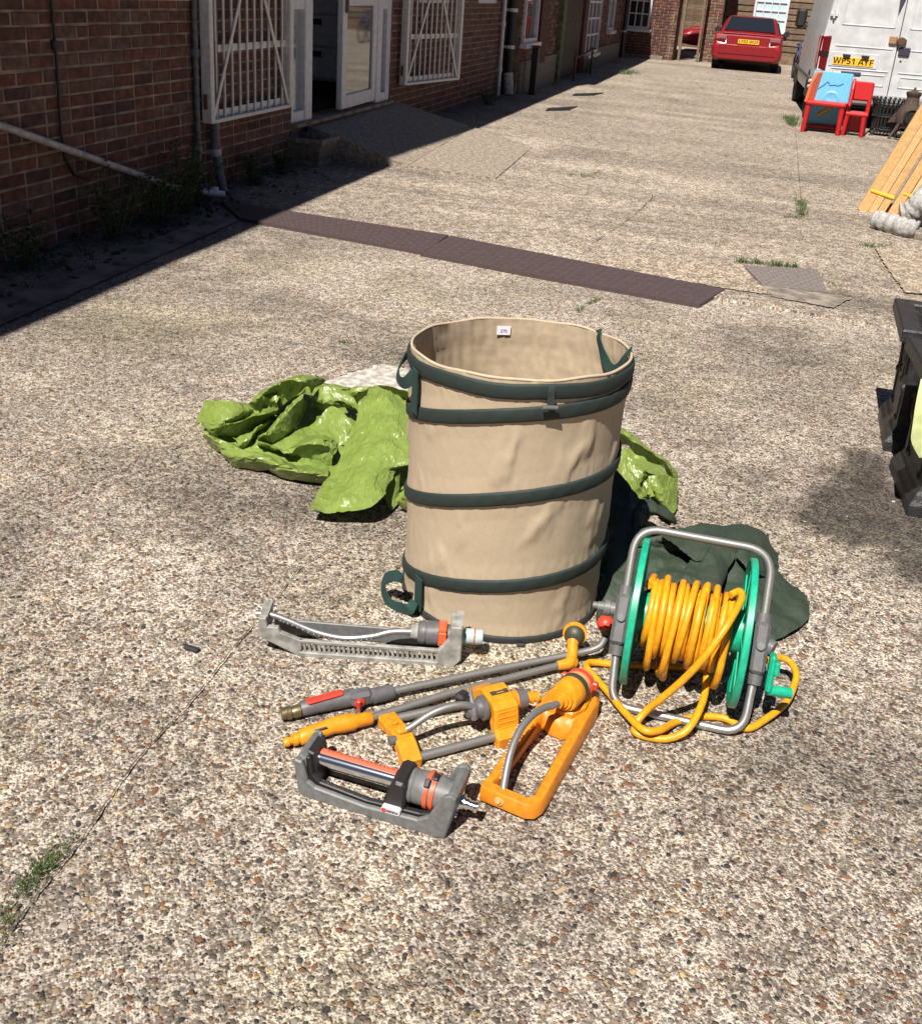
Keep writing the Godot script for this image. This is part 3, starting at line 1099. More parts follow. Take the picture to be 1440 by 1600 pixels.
func build_workshop() -> void:
	rng.seed = 41
	var o := thing("brick_workshop", "red brick workshop with a white glazed door and pale mortar, in shade along the left", "building")
	var st := ms()
	var back := -7.5
	var f := WX - 0.003
	# front wall with the doorway left open
	slab(st, Vector3(back + 3.45, 0, -8.42), Vector3(f, 5.35, 0.6))
	slab(st, Vector3(back + 3.45, 0, -16.35), Vector3(f, 5.35, -11.02))
	slab(st, Vector3(back + 3.45, 2.75, -11.02), Vector3(f, 5.35, -8.42))
	slab(st, Vector3(back + 3.45, 0, -11.02), Vector3(f - 0.05, 0.31, -8.42))
	put("wall", st, M.mortar, o)
	# the room behind the door
	st = ms()
	slab(st, Vector3(back, 0.33, -11.9), Vector3(back + 0.2, 1.1, -7.9))
	slab(st, Vector3(back, 2.55, -11.9), Vector3(back + 0.2, 2.75, -7.9))
	slab(st, Vector3(back, 1.1, -8.3), Vector3(back + 0.2, 2.55, -7.9))
	slab(st, Vector3(back, 1.1, -11.9), Vector3(back + 0.2, 2.55, -11.5))
	slab(st, Vector3(back + 0.2, 0.33, -11.9), Vector3(-4.06, 2.75, -11.75))
	slab(st, Vector3(back + 0.2, 0.33, -8.05), Vector3(-4.06, 2.75, -7.9))
	slab(st, Vector3(back, 2.75, -11.9), Vector3(-4.06, 2.9, -7.9))
	put("room_wall", st, mat(lin(0.5, 0.49, 0.46), 0.9, 0, N.blotch, 1.0), o)
	st = ms()
	slab(st, Vector3(back, 0, -11.9), Vector3(-4.06, 0.33, -7.9))
	put("room_floor", st, M.dark_wall, o)
	# eaves board and roof
	st = ms()
	slab(st, Vector3(-7.6, 5.36, -16.4), Vector3(WX + 0.06, 5.5, 0.65))
	put("roof", st, M.dark_wall, o)
	# a pale string of paint high on the wall
	st = ms()
	slab(st, Vector3(WX - 0.01, 1.335, -6.80), Vector3(WX + 0.014, 1.40, -5.36))
	put("white_board", st, M.upvc, o)
	st = ms()
	slab(st, Vector3(WX - 0.01, 1.335, -13.1), Vector3(WX + 0.012, 1.40, -11.9))
	put("white_board", st, M.upvc, o)
	st = ms()
	slab(st, Vector3(WX - 0.01, 1.335, -15.6), Vector3(WX + 0.012, 1.40, -14.6))
	put("white_board", st, M.upvc, o)
	var pri := func(p: Vector3) -> float: return absf(p.z + 6.2) + absf(p.y - 0.75) * 0.6 + (3.0 if p.y > 1.45 else 0.0) + (4.0 if p.z < -11.0 else 0.0)
	lay_bricks(o, Vector3(WX, 0, -16.35), Vector3(0, 0, 1), Vector3(1, 0, 0), 16.5, 0.0, 2.4, [[5.33, -1.0, 7.93, 2.8]], 300, pri, M.bricks)
	# plain brick-coloured face above what the photograph shows
	st = ms()
	slab(st, Vector3(WX - 0.008, 2.41, -16.34), Vector3(WX + 0.001, 5.34, -11.03))
	slab(st, Vector3(WX - 0.008, 2.41, -8.41), Vector3(WX + 0.001, 5.34, 0.59))
	slab(st, Vector3(WX - 0.008, 2.76, -11.02), Vector3(WX + 0.001, 5.34, -8.42))
	put("upper_wall", st, M.bricks[0], o)
	build_door(o)

func build_door(o: Node3D) -> void:
	var x := WX - 0.05
	# frame of the whole white unit
	var st := ms()
	var bar := func(z0: float, z1: float, y0: float, y1: float, d := 0.07, push := 0.0) -> void:
		box(st, Vector3(x + push, (y0 + y1) * 0.5, (z0 + z1) * 0.5), Vector3(d, y1 - y0, absf(z1 - z0)), Basis.IDENTITY, 0.008)
	bar.call(-8.50, -8.42, 0.34, 2.73)
	bar.call(-8.88, -8.72, 0.34, 2.73, 0.09)
	bar.call(-10.72, -10.58, 0.34, 2.73, 0.09)
	bar.call(-11.02, -10.90, 0.34, 2.73)
	bar.call(-8.73, -8.49, 0.34, 0.44)
	bar.call(-8.73, -8.49, 1.27, 1.40)
	bar.call(-10.91, -10.71, 0.34, 0.44)
	bar.call(-10.91, -10.71, 1.27, 1.40)
	bar.call(-10.90, -8.50, 2.62, 2.73)
	var fr := put("door_frame", st, M.upvc, o)
	st = ms()
	slab(st, Vector3(x - 0.03, 0.315, -11.0), Vector3(WX + 0.05, 0.345, -8.44))
	put("doorstep", st, M.mortar, o)
	for p in [[-8.72, -8.50, 0.44, 1.27], [-8.72, -8.50, 1.40, 2.62], [-10.90, -10.72, 0.44, 1.27], [-10.90, -10.72, 1.40, 2.62]]:
		st = ms()
		slab(st, Vector3(x - 0.006, p[2], p[0]), Vector3(x - 0.002, p[3], p[1]))
		put("pane", st, M.glass, fr)
	# the right hand leaf, nearly shut: swung a little into the room
	var d := Node3D.new()
	d.name = "glass_door"
	o.add_child(d, true)
	d.position = Vector3(x + 0.005, 0.37, -10.58)
	d.rotation_degrees.y = 2.0
	st = ms()
	for q in [[0.0, 0.12, 0.0, 2.2], [0.93, 1.05, 0.0, 2.2], [0.12, 0.93, 0.0, 0.13], [0.12, 0.93, 0.93, 1.03], [0.12, 0.93, 2.08, 2.2]]:
		box(st, Vector3(0, (q[2] + q[3]) * 0.5, (q[0] + q[1]) * 0.5), Vector3(0.06, q[3] - q[2], q[1] - q[0]), Basis.IDENTITY, 0.008)
	put("leaf_frame", st, M.upvc, d)
	for q in [[0.13, 0.93], [1.03, 2.08]]:
		st = ms()
		box(st, Vector3(0, (q[0] + q[1]) * 0.5, 0.525), Vector3(0.02, q[1] - q[0], 0.81))
		put("pane", st, M.mirror_glass, d)
	st = ms()
	box(st, Vector3(0.045, 0.95, 0.99), Vector3(0.03, 0.16, 0.03), Basis.IDENTITY, 0.006)
	put("handle", st, M.grey_plastic, d)
	# filing cabinet inside
	var c := thing("filing_cabinet", "grey filing cabinet with dark label slots, seen through the open doorway", "filing cabinet", Vector3(-4.36, 0.33, -10.62))
	st = ms()
	box(st, Vector3(0, 0.09, -0.25), Vector3(0.40, 0.18, 0.4))
	put("dark_plinth", st, M.ink, c)
	st = ms()
	box(st, Vector3(0, 0.84, -0.25), Vector3(0.46, 1.32, 0.44), Basis.IDENTITY, 0.01)
	put("cabinet_body", st, M.cabinet, c)
	for k in 4:
		st = ms()
		box(st, Vector3(0, 0.36 + k * 0.32, -0.01), Vector3(0.44, 0.30, 0.03), Basis.IDENTITY, 0.008)
		var dr := put("drawer", st, M.cabinet, c)
		st = ms()
		box(st, Vector3(-0.10, 0.45 + k * 0.32, 0.008), Vector3(0.16, 0.06, 0.008))
		put("label_slot", st, M.ink, dr)
	var b := thing("box_file", "small dark box on top of the filing cabinet", "box", Vector3(-4.36, 1.83, -10.82))
	st = ms()
	box(st, Vector3(0, 0.085, 0), Vector3(0.3, 0.16, 0.36), Basis.IDENTITY, 0.01)
	put("box_body", st, M.ink, b)
	st = ms()
	box(st, Vector3(0, 0.178, 0), Vector3(0.31, 0.02, 0.37), Basis.IDENTITY, 0.004)
	put("lid", st, M.dark_wall, b)

# ---------------------------------------------------------------- the older range further back
func window_grid(o: Node3D, face: Transform3D, w: float, h: float, nx: int, ny: int, glass: Material, frame: Material, bar_w := 0.03) -> void:
	# face: origin at the lower left corner, x along, y up, z outwards
	var st := ms()
	for q in [[-0.06, 0.0, -0.06, h + 0.06], [w, w + 0.06, -0.06, h + 0.06], [0.0, w, -0.06, 0.0], [0.0, w, h, h + 0.06]]:
		box(st, Vector3((q[0] + q[1]) * 0.5, (q[2] + q[3]) * 0.5, 0.01), Vector3(q[1] - q[0], q[3] - q[2], 0.07))
	for i in range(1, nx): box(st, Vector3(w * i / nx, h * 0.5, 0.012), Vector3(bar_w, h, 0.03))
	for j in range(1, ny): box(st, Vector3(w * 0.5, h * j / ny, 0.010), Vector3(w, bar_w, 0.03))
	var fr := put("window", st, frame, o)
	fr.transform = face
	for i in nx:
		for j in ny:
			var s := ms()
			box(s, Vector3(w * (i + 0.5) / nx, h * (j + 0.5) / ny, -0.012), Vector3(w / nx, h / ny, 0.006))
			put("pane", s, glass, fr)
	st = ms()
	box(st, Vector3(w * 0.5, -0.10, 0.05), Vector3(w + 0.24, 0.075, 0.13), Basis.IDENTITY, 0.008)
	put("sill", st, frame, fr)

func build_far_end() -> void:
	rng.seed = 43
	var x := -3.50
	var o := thing("old_brick_range", "older weathered brick range beyond the workshop, with barred windows, in shade", "building")
	var st := ms()
	slab(st, Vector3(-7.5, 0, -29.6), Vector3(x - 0.012, 4.9, -16.36))
	put("wall", st, M.stucco, o)
	st = ms()
	slab(st, Vector3(-7.6, 4.9, -29.7), Vector3(x + 0.12, 5.05, -16.42))
	put("roof", st, M.dark_wall, o)
	var along := Vector3(0, 0, 1)
	var holes := [[13.24 - 1.15, 0.78, 13.24 - 0.15, 9.0], [7.0, -1.0, 9.75, 9.0], [4.5, 0.3, 6.75, 9.0], [2.5, 0.75, 3.4, 9.0]]
	var mats := [M.bricks[0], M.bricks[1], M.bricks[3], M.stucco]
	lay_bricks(o, Vector3(x, 0, -29.6), along, Vector3(1, 0, 0), 13.24, 0.35, 2.3, holes, 0, func(_p): return 0.0, mats)
	# rendered plinth with damp
	st = ms()
	slab(st, Vector3(x - 0.01, 0, -29.55), Vector3(x + 0.035, 0.42, -23.0))
	slab(st, Vector3(x - 0.01, 0, -19.7), Vector3(x + 0.035, 0.50, -16.5))
	put("plinth", st, M.stone, o)
	st = ms()
	slab(st, Vector3(x - 0.01, 0.42, -18.35), Vector3(x + 0.05, 3.0, -17.75))
	slab(st, Vector3(x - 0.01, 0.0, -22.75), Vector3(x + 0.05, 3.0, -22.35))
	put("pier", st, M.bricks[1], o)
	# windows: x runs away from the camera along the wall, so turn the frames to face the yard
	var turn := Basis(Vector3(0, 0, -1), Vector3.UP, Vector3(1, 0, 0))
	window_grid(o, Transform3D(turn, Vector3(x, 0.84, -16.55)), 0.92, 1.5, 1, 1, M.mirror_glass, M.upvc)
	window_grid(o, Transform3D(turn, Vector3(x, 0.40, -22.95)), 1.75, 2.0, 3, 6, M.dark_glass, M.upvc, 0.045)
	window_grid(o, Transform3D(turn, Vector3(x, 0.82, -26.35)), 0.75, 1.3, 1, 2, M.dark_glass, M.upvc)
	# dark doorway with boards
	st = ms()
	slab(st, Vector3(x - 0.012, 0, -22.2), Vector3(x + 0.01, 2.6, -19.9))
	put("doorway", st, M.dark, o)
	for k in 7:
		st = ms()
		var z := -20.1 - k * 0.29
		box(st, Vector3(x + 0.02, 1.15, z), Vector3(0.03, 2.2, 0.27), Basis.IDENTITY, 0.006)
		put("plank", st, M.iron, o)
	st = ms()
	slab(st, Vector3(x, 0, -19.9), Vector3(x + 0.09, 2.6, -19.55))
	put("door_post", st, mat(lin(0.16, 0.17, 0.09), 0.9, 0, N.blotch, 2.0), o)
	var rail := thing("hand_rail", "thin rusty rail across the dark boarded doorway", "railing", Vector3(x + 0.3, 0, -21.0))
	st = ms()
	rod(st, Vector3(0, 0.42, 1.0), Vector3(0, 0.5, -1.3), 0.02, 8)
	put("rail", st, M.rust, rail)
	for z in [0.9, -1.2]:
		st = ms()
		rod(st, Vector3(0, 0, z), Vector3(0, 0.55, z), 0.022, 8)
		put("post", st, M.rust, rail)

	# the end wall facing us
	var e := thing("end_wall_building", "dark red brick end wall with a white barred window, facing the camera", "building", Vector3(-2.95, 0, -30.2))
	st = ms()
	slab(st, Vector3(-0.6, 0, -4.0), Vector3(0.62, 4.6, -0.012))
	put("wall", st, M.mortar, e)
	lay_bricks(e, Vector3(-0.6, 0, 0), Vector3(1, 0, 0), Vector3(0, 0, 1), 1.22, 0.0, 2.1, [[0.08, 0.76, 0.66, 9.0]], 0, func(_p): return 0.0, [M.bricks[0], M.bricks[1], M.bricks[3]])
	window_grid(e, Transform3D(Basis.IDENTITY, Vector3(-0.50, 0.82, 0.0)), 0.52, 1.3, 3, 4, M.dark_glass, M.upvc, 0.03)
	st = ms()
	slab(st, Vector3(-0.6, 0, 0.003), Vector3(0.55, 0.10, 0.22))
	put("step", st, M.stone, e)
	st = ms()
	slab(st, Vector3(-0.6, 2.1, -0.01), Vector3(0.62, 4.6, 0.0))
	put("upper_wall", st, M.bricks[1], e)

	# gateway: brick pier, timber post, dark passage, second pier
	for q in [[-2.26, -30.2, 0.22, 0.36, "narrow sunlit brick pier on the left of the dark gateway"], [-1.24, -31.0, 0.46, 0.46, "wide weathered brick pier between the gateway and the red car"]]:
		var p := thing("brick_pier", q[4], "brick pier", Vector3(q[0], 0, q[1]), 0.0, "brick piers of the gateway")
		st = ms()
		slab(st, Vector3(-q[2] * 0.5 + 0.01, 0, -q[3]), Vector3(q[2] * 0.5 - 0.01, 4.2, -0.012))
		put("pier_core", st, M.mortar_pale, p)
		var bm := [M.bricks[4], M.bricks[2], M.bricks[0], M.stucco]
		lay_bricks(p, Vector3(-q[2] * 0.5, 0, 0), Vector3(1, 0, 0), Vector3(0, 0, 1), q[2], 0.0, 2.4, [], 0, func(_p): return 0.0, bm)
		lay_bricks(p, Vector3(-q[2] * 0.5, 0, -q[3]), Vector3(0, 0, 1), Vector3(-1, 0, 0), q[3], 0.0, 2.4, [], 0, func(_p): return 0.0, bm)
		lay_bricks(p, Vector3(q[2] * 0.5, 0, 0), Vector3(0, 0, -1), Vector3(1, 0, 0), q[3], 0.0, 2.4, [], 0, func(_p): return 0.0, bm)
	var g := thing("timber_gateway", "brown timber door posts and lintel of the dark gateway", "gateway", Vector3(-1.8, 0, -30.4))
	for q in [[-0.35, 0.09], [-0.20, 0.07], [0.30, 0.06]]:
		st = ms()
		box(st, Vector3(q[0], 1.3, -0.15), Vector3(q[1], 2.6, 0.16), Basis.IDENTITY, 0.008)
		put("post", st, M.old_boards[1], g)
	st = ms()
	box(st, Vector3(-0.05, 2.68, -0.15), Vector3(0.95, 0.16, 0.18), Basis.IDENTITY, 0.008)
	put("lintel", st, M.old_boards[1], g)
	# the shed behind it
	var s := thing("open_shed", "dark open shed behind the gateway with a second red car inside", "shed", Vector3(-1.9, 0, -40))
	st = ms()
	slab(st, Vector3(-2.2, 0, -0.2), Vector3(5.0, 3.6, 0))
	slab(st, Vector3(-2.2, 0, 0), Vector3(-2.0, 3.6, 3.8))
	put("wall", st, M.old_boards[2], s)
	st = ms()
	slab(st, Vector3(-2.3, 3.6, -0.3), Vector3(1.5, 3.75, 1.2))
	put("roof", st, M.dark_wall, s)
	for k in 14:
		st = ms()
		box(st, Vector3(-0.35, 0.1 + k * 0.18, 0.02), Vector3(3.0, 0.172, 0.025), Basis(Vector3(1, 0, 0), 0.08))
		put("plank", st, M.old_boards[k % 3], s)

	# weatherboarded building behind the parked car
	var w := thing("weatherboarded_shed", "sunlit brown weatherboarded building with a white many-paned window behind the red car", "building", Vector3(0, 0, -32.9))
	st = ms()
	slab(st, Vector3(-1.05, 0, -2.6), Vector3(7.0, 3.9, -0.02))
	put("wall", st, M.old_boards[2], w)
	st = ms()
	slab(st, Vector3(-1.2, 3.9, -2.8), Vector3(7.1, 4.05, 0.25))
	put("roof", st, M.dark_wall, w)
	st = ms()
	slab(st, Vector3(-1.0, 0, -0.02), Vector3(7.0, 0.24, 0.05))
	put("plinth", st, M.stucco, w)
	rng.seed = 9
	for k in 17:
		var y := 0.30 + k * 0.17
		var runs := [[-1.0, 7.0]]
		if y > 0.86: runs = [[-1.0, -0.22], [0.76, 7.0]]
		for r in runs:
			st = ms()
			box(st, Vector3((r[0] + r[1]) * 0.5, y, 0.018), Vector3(r[1] - r[0], 0.195, 0.022), Basis(Vector3(1, 0, 0), -0.17))
			put("plank", st, M.old_boards[rng.randi() % 3], w)
	window_grid(w, Transform3D(Basis.IDENTITY, Vector3(-0.15, 0.98, 0.03)), 0.84, 1.4, 4, 6, mat(lin(0.45, 0.62, 0.66), 0.12), M.upvc, 0.025)

# ---------------------------------------------------------------- things on and along the walls
func make_gate() -> Node3D:
	var t := thing("security_gate", "white steel bar gate folded flat against the bricks left of the glass door", "gate", Vector3.ZERO, 0.0, "white security gates of the door")
	# local x along the leaf from the hinge, y up, z off the wall
	var w := 1.40
	var h := 1.85
	var st := ms()
	for q in [[0.0, 0.055], [w - 0.055, w]]:
		box(st, Vector3((q[0] + q[1]) * 0.5, h * 0.5, 0), Vector3(0.055, h, 0.08), Basis.IDENTITY, 0.006)
	box(st, Vector3(w * 0.5, 0.012, 0), Vector3(w - 0.11, 0.024, 0.08))
	box(st, Vector3(w * 0.5, h - 0.012, 0), Vector3(w - 0.11, 0.024, 0.08))
	put("frame", st, M.gate_white, t)
	for y in [0.055, 0.50, 1.35, h - 0.06]:
		st = ms()
		box(st, Vector3(w * 0.5, y, -0.012), Vector3(w - 0.11, 0.05, 0.01))
		put("rail", st, M.gate_white, t)
	for i in 10:
		st = ms()
		var x := 0.055 + (w - 0.11) * (i + 0.7) / 10.4
		rod(st, Vector3(x, 0.02, 0.004), Vector3(x, h - 0.02, 0.004), 0.0105, 8)
		put("bar", st, M.gate_white, t)
	for s in [1, -1]:
		st = ms()
		var a := Vector3(w * 0.5 + s * (w * 0.5 - 0.06), 0.04, 0.024)
		var b := Vector3(w * 0.5 + s * 0.03, h * 0.62, 0.024)
		var d := (b - a).normalized()
		box(st, (a + b) * 0.5, Vector3(0.03, (b - a).length(), 0.008), Basis(d.cross(Vector3(0, 0, 1)), d, Vector3(0, 0, 1)))
		put("brace", st, M.gate_white, t)
	st = ms()
	box(st, Vector3(0.075, 0.37, 0.005), Vector3(0.035, 0.36, 0.05), Basis.IDENTITY, 0.004)
	put("lock", st, M.rust, t)
	for y in [0.15, 1.2]:
		st = ms()
		rod(st, Vector3(-0.012, y - 0.05, 0), Vector3(-0.012, y + 0.05, 0), 0.014, 8)
		put("hinge", st, M.rust, t)
	return t

func plain_pipe(called: String, label: String, category: String, pts: Array, r: float, m: Material, brackets: Array, bm: Material, part_name := "pipe") -> Node3D:
	var p0: Vector3 = pts[-1]
	var o := thing(called, label, category, Vector3(p0.x, 0, p0.z))
	var st := ms()
	tube(st, pts, r, 12)
	putw(part_name, st, m, o)
	for b in brackets:
		st = ms()
		lathe(st, b - Vector3(0, 0.025, 0), Vector3.UP, [Vector2(0, r), Vector2(0, r + 0.01), Vector2(0.05, r + 0.01), Vector2(0.05, r)], 12)
		box(st, (b as Vector3) - Vector3(r + 0.02, 0, 0), Vector3(0.04, 0.03, r * 2.0))
		putw("bracket", st, bm, o)
	return o

func build_wall_things() -> void:
	rng.seed = 47
	var gate := make_gate()
	gate.position = Vector3(WX + 0.075, 0.522, -6.79)
	gate.rotation_degrees.y = 90
	var g2: Node3D = gate.duplicate()
	g2.name = "security_gate_001"
	add_child(g2, true)
	g2.set_meta("label", "white steel bar gate standing slightly open on the bricks right of the glass door")
	g2.position = Vector3(WX + 0.07, 0.49, -11.21)
	g2.rotation_degrees.y = 90 - 10
	# pipes
	var x := WX + 0.03
	plain_pipe("grey_pipe", "thin grey conduit running straight down the bricks beside the near gate", "pipe", [Vector3(x, 2.4, -6.735), Vector3(x, 0.03, -6.735)], 0.020, M.grey_pipe, [Vector3(x, 1.0, -6.735), Vector3(x, 0.35, -6.735)], M.grey_pipe)
	plain_pipe("wall_cable", "thin black cable hanging down the bricks at the far left", "cable", [Vector3(WX + 0.012, 2.3, -5.19), Vector3(WX + 0.014, 1.0, -5.21), Vector3(WX + 0.02, 0.65, -5.19), Vector3(WX + 0.016, 0.5, -5.21), Vector3(WX + 0.02, 0.38, -5.28), Vector3(WX + 0.03, 0.34, -5.38)], 0.009, M.black_plastic, [Vector3(WX + 0.012, 1.1, -5.205)], M.black_plastic, "cable")
	var wp := plain_pipe("waste_pipe", "white plastic waste pipe slanting down across the bricks at the left", "pipe", [Vector3(WX + 0.06, 0.93, -4.0), Vector3(WX + 0.06, 0.70, -4.72), Vector3(WX + 0.06, 0.16, -6.28), Vector3(WX + 0.08, 0.10, -6.46)], 0.022, M.pvc_pipe, [], M.pvc_pipe)
	var st := ms()
	rod(st, Vector3(WX + 0.11, 0.085, -6.58), Vector3(WX + 0.22, 0.045, -6.74), 0.024, 12)
	rod(st, Vector3(WX + 0.18, 0.06, -6.68), Vector3(WX + 0.175, 0.10, -6.69), 0.028, 12)
	rod(st, Vector3(WX + 0.08, 0.10, -6.46), Vector3(WX + 0.11, 0.085, -6.58), 0.027, 12)
	putw("elbow", st, M.upvc, wp)
	plain_pipe("drain_pipe", "dark drain pipe standing behind the near gate", "pipe", [Vector3(x + 0.02, 2.3, -6.95), Vector3(x + 0.02, 0.35, -6.95), Vector3(x + 0.05, 0.15, -6.95), Vector3(x + 0.10, 0.02, -6.91)], 0.034, M.grey_pipe, [Vector3(x + 0.02, 0.30, -6.95)], M.pvc_pipe)
	plain_pipe("white_pipe", "slim white pipe down the bricks near the far corner of the workshop", "pipe", [Vector3(WX + 0.05, 2.4, -16.0), Vector3(WX + 0.05, 0.02, -16.0)], 0.03, M.upvc, [Vector3(WX + 0.05, 1.05, -16.0), Vector3(WX + 0.05, 0.4, -16.0)], M.upvc)
	var dp := plain_pipe("downpipe", "black cast downpipe with white bands and a pale bottom shoe", "pipe", [Vector3(WX + 0.12, 2.4, -16.30), Vector3(WX + 0.12, 0.30, -16.30)], 0.062, M.cast_iron, [Vector3(WX + 0.12, 1.25, -16.30), Vector3(WX + 0.12, 0.72, -16.30)], M.upvc)
	st = ms()
	tube(st, [Vector3(WX + 0.12, 0.34, -16.30), Vector3(WX + 0.14, 0.2, -16.29), Vector3(WX + 0.16, 0.02, -16.27)], 0.075, 12)
	putw("shoe", st, M.pvc_pipe, dp)
	plain_pipe("old_downpipe", "distant dark downpipe in the corner by the end wall", "pipe", [Vector3(-3.40, 2.4, -29.0), Vector3(-3.40, 0.05, -29.0)], 0.06, M.cast_iron, [Vector3(-3.40, 0.7, -29.0)], M.pvc_pipe)
	var p := thing("dark_post", "short dark timber post standing just beyond the black downpipe", "post", Vector3(-3.30, 0, -16.75))
	st = ms()
	box(st, Vector3(0, 0.36, 0), Vector3(0.10, 0.72, 0.16), Basis.IDENTITY, 0.01)
	put("post_body", st, M.iron, p)
	st = ms()
	box(st, Vector3(0, 0.735, 0), Vector3(0.12, 0.03, 0.18), Basis.IDENTITY, 0.006)
	put("post_cap", st, M.rust_iron, p)

	# concrete ramp up to the door
	st = ms()
	var rn := FastNoiseLite.new()
	rn.seed = 2
	rn.frequency = 1.5
	var slope := func(q: Array, i: int, j: int, nu: int, nv: int) -> Vector3:
		var u := float(i) / nu
		var v := float(j) / nv
		var at: Vector3 = (q[0] as Vector3).lerp(q[1], u).lerp((q[3] as Vector3).lerp(q[2], u), v)
		return at + Vector3(0, 0.006 * rn.get_noise_2d(at.x * 1.3, at.z * 1.3), 0)
	var main := [Vector3(WX, 0.30, -8.76), Vector3(-2.81, 0.034, -8.85), Vector3(-3.02, 0.034, -11.92), Vector3(WX, 0.315, -11.20)]
	var apron := [Vector3(-2.81, 0.034, -8.85), Vector3(-1.99, 0.017, -8.80), Vector3(-2.10, 0.016, -10.9), Vector3(-3.02, 0.034, -11.92)]
	for q in [main, apron]:
		sheet(st, 14, 24, func(i, j): return slope.call(q, 14 - i, j, 14, 24))
		flat(st)
		for e in [[0, 0], [1, 1], [2, 2]]:
			var a0: Vector3 = q[e[0]]
			var b0: Vector3 = q[(e[0] as int) + 1]
			var nn := 20
			for k in nn:
				var a := a0.lerp(b0, float(k) / nn) + Vector3(0, 0.004, 0)
				var b := a0.lerp(b0, float(k + 1) / nn) + Vector3(0, 0.004, 0)
				var o1 := Vector3(0.01 * sin(k * 1.9), 0, 0.012 * sin(k * 2.7))
				var o2 := Vector3(0.01 * sin((k + 1) * 1.9), 0, 0.012 * sin((k + 1) * 2.7))
				quad(st, Vector3(a.x, -0.03, a.z) + o1, Vector3(b.x, -0.03, b.z) + o2, b, a)
	var rp := structure("ramp", st, M.ramp)
	tag(rp, "worn concrete ramp rising to the glass door", "ramp", "", "structure")

	# stone trough planter with a lattice pattern beside the ramp
	var s := thing("stone_planter", "square stone planter with a lattice pattern, in the shade beside the ramp", "planter", Vector3(-3.62, 0, -8.52))
	st = ms()
	var prof := [[0.155, 0.0], [0.155, 0.04], [0.145, 0.06], [0.19, 0.205], [0.205, 0.21], [0.205, 0.25], [0.165, 0.25], [0.155, 0.19]]
	flat(st)
	for i in prof.size() - 1:
		for k in 4:
			var a0 := Vector3(prof[i][0], prof[i][1], prof[i][0]).rotated(Vector3.UP, k * PI / 2)
			var a1 := Vector3(prof[i][0], prof[i][1], -prof[i][0]).rotated(Vector3.UP, k * PI / 2)
			var b0 := Vector3(prof[i + 1][0], prof[i + 1][1], prof[i + 1][0]).rotated(Vector3.UP, k * PI / 2)
			var b1 := Vector3(prof[i + 1][0], prof[i + 1][1], -prof[i + 1][0]).rotated(Vector3.UP, k * PI / 2)
			quad(st, a0, a1, b1, b0)
	put("trough", st, M.stone, s)
	st = ms()
	box(st, Vector3(0, 0.17, 0), Vector3(0.30, 0.03, 0.30))
	put("soil", st, M.dark_wall, s)
	st = ms()
	for k in 4:
		var tr := Basis(Vector3.UP, k * PI / 2)
		for i in 9:
			for sgn in [-1, 1]:
				var xx := -0.16 + i * 0.04
				var a := Vector3(xx, 0.065, 0.147)
				var b := Vector3(clampf(xx + sgn * 0.13, -0.175, 0.175), 0.198, 0.188)
				rod(st, tr * a, tr * b, 0.0055, 5)
	var lt := put("lattice", st, M.stone, s)
	lt.set_meta("kind", "stuff")

# ---------------------------------------------------------------- the pop-up garden bin
const BIN_LOW := Vector3(-0.447, 0.0, -2.446)
const BIN_TOP := Vector3(-0.442, 0.725, -2.395)

func bin_r(v: float) -> float:
	return lerpf(0.270, 0.277, v)

func bin_at(th: float, y: float, off := 0.0) -> Vector3:
	# th: 0 towards +x, a quarter turn towards the camera (+z); y along the bin's height
	var v := y / 0.725
	var r := bin_r(v) + off
	var c := BIN_LOW.lerp(BIN_TOP, v)
	var x := r * cos(th)
	var z := r * sin(th)
	return c + Vector3(x, (x * 0.036 + z * 0.043) * v, z)

# heights of the spring under its casing: quarter turns from the left, round the front
const SPIRAL := [0.065, 0.175, 0.205, 0.25, 0.295, 0.425, 0.465, 0.51, 0.548, 0.643, 0.672, 0.69, 0.695]

func spiral_y(q: float) -> float:
	var k := clampi(int(q), 0, SPIRAL.size() - 2)
	var f := q - k
	return cubic_interpolate(SPIRAL[k], SPIRAL[k + 1], SPIRAL[maxi(k - 1, 0)], SPIRAL[mini(k + 2, SPIRAL.size() - 1)], f)

func bin_band(pts_q: Array, w: float) -> SurfaceTool:
	# a padded casing: rounded outwards
	var st := ms()
	st.set_smooth_group(1)
	var prof := [[-0.5, -0.001], [-0.49, 0.003], [-0.35, 0.0052], [0.0, 0.0062], [0.35, 0.0052], [0.49, 0.003], [0.5, -0.001]]
	var rows := []
	for q in pts_q:
		var row := []
		for p in prof:
			var wob := 0.0005 * sin(q[0] * 31.0 + p[0] * 5.0) + 0.0003 * sin(q[0] * 77.0)
			row.append(bin_at(q[0], q[1] + p[0] * w, p[1] + 0.0015 + wob))
		rows.append(row)
	for i in rows.size() - 1:
		for k in prof.size() - 1:
			quad(st, rows[i][k], rows[i][k + 1], rows[i + 1][k + 1], rows[i + 1][k])
	return st

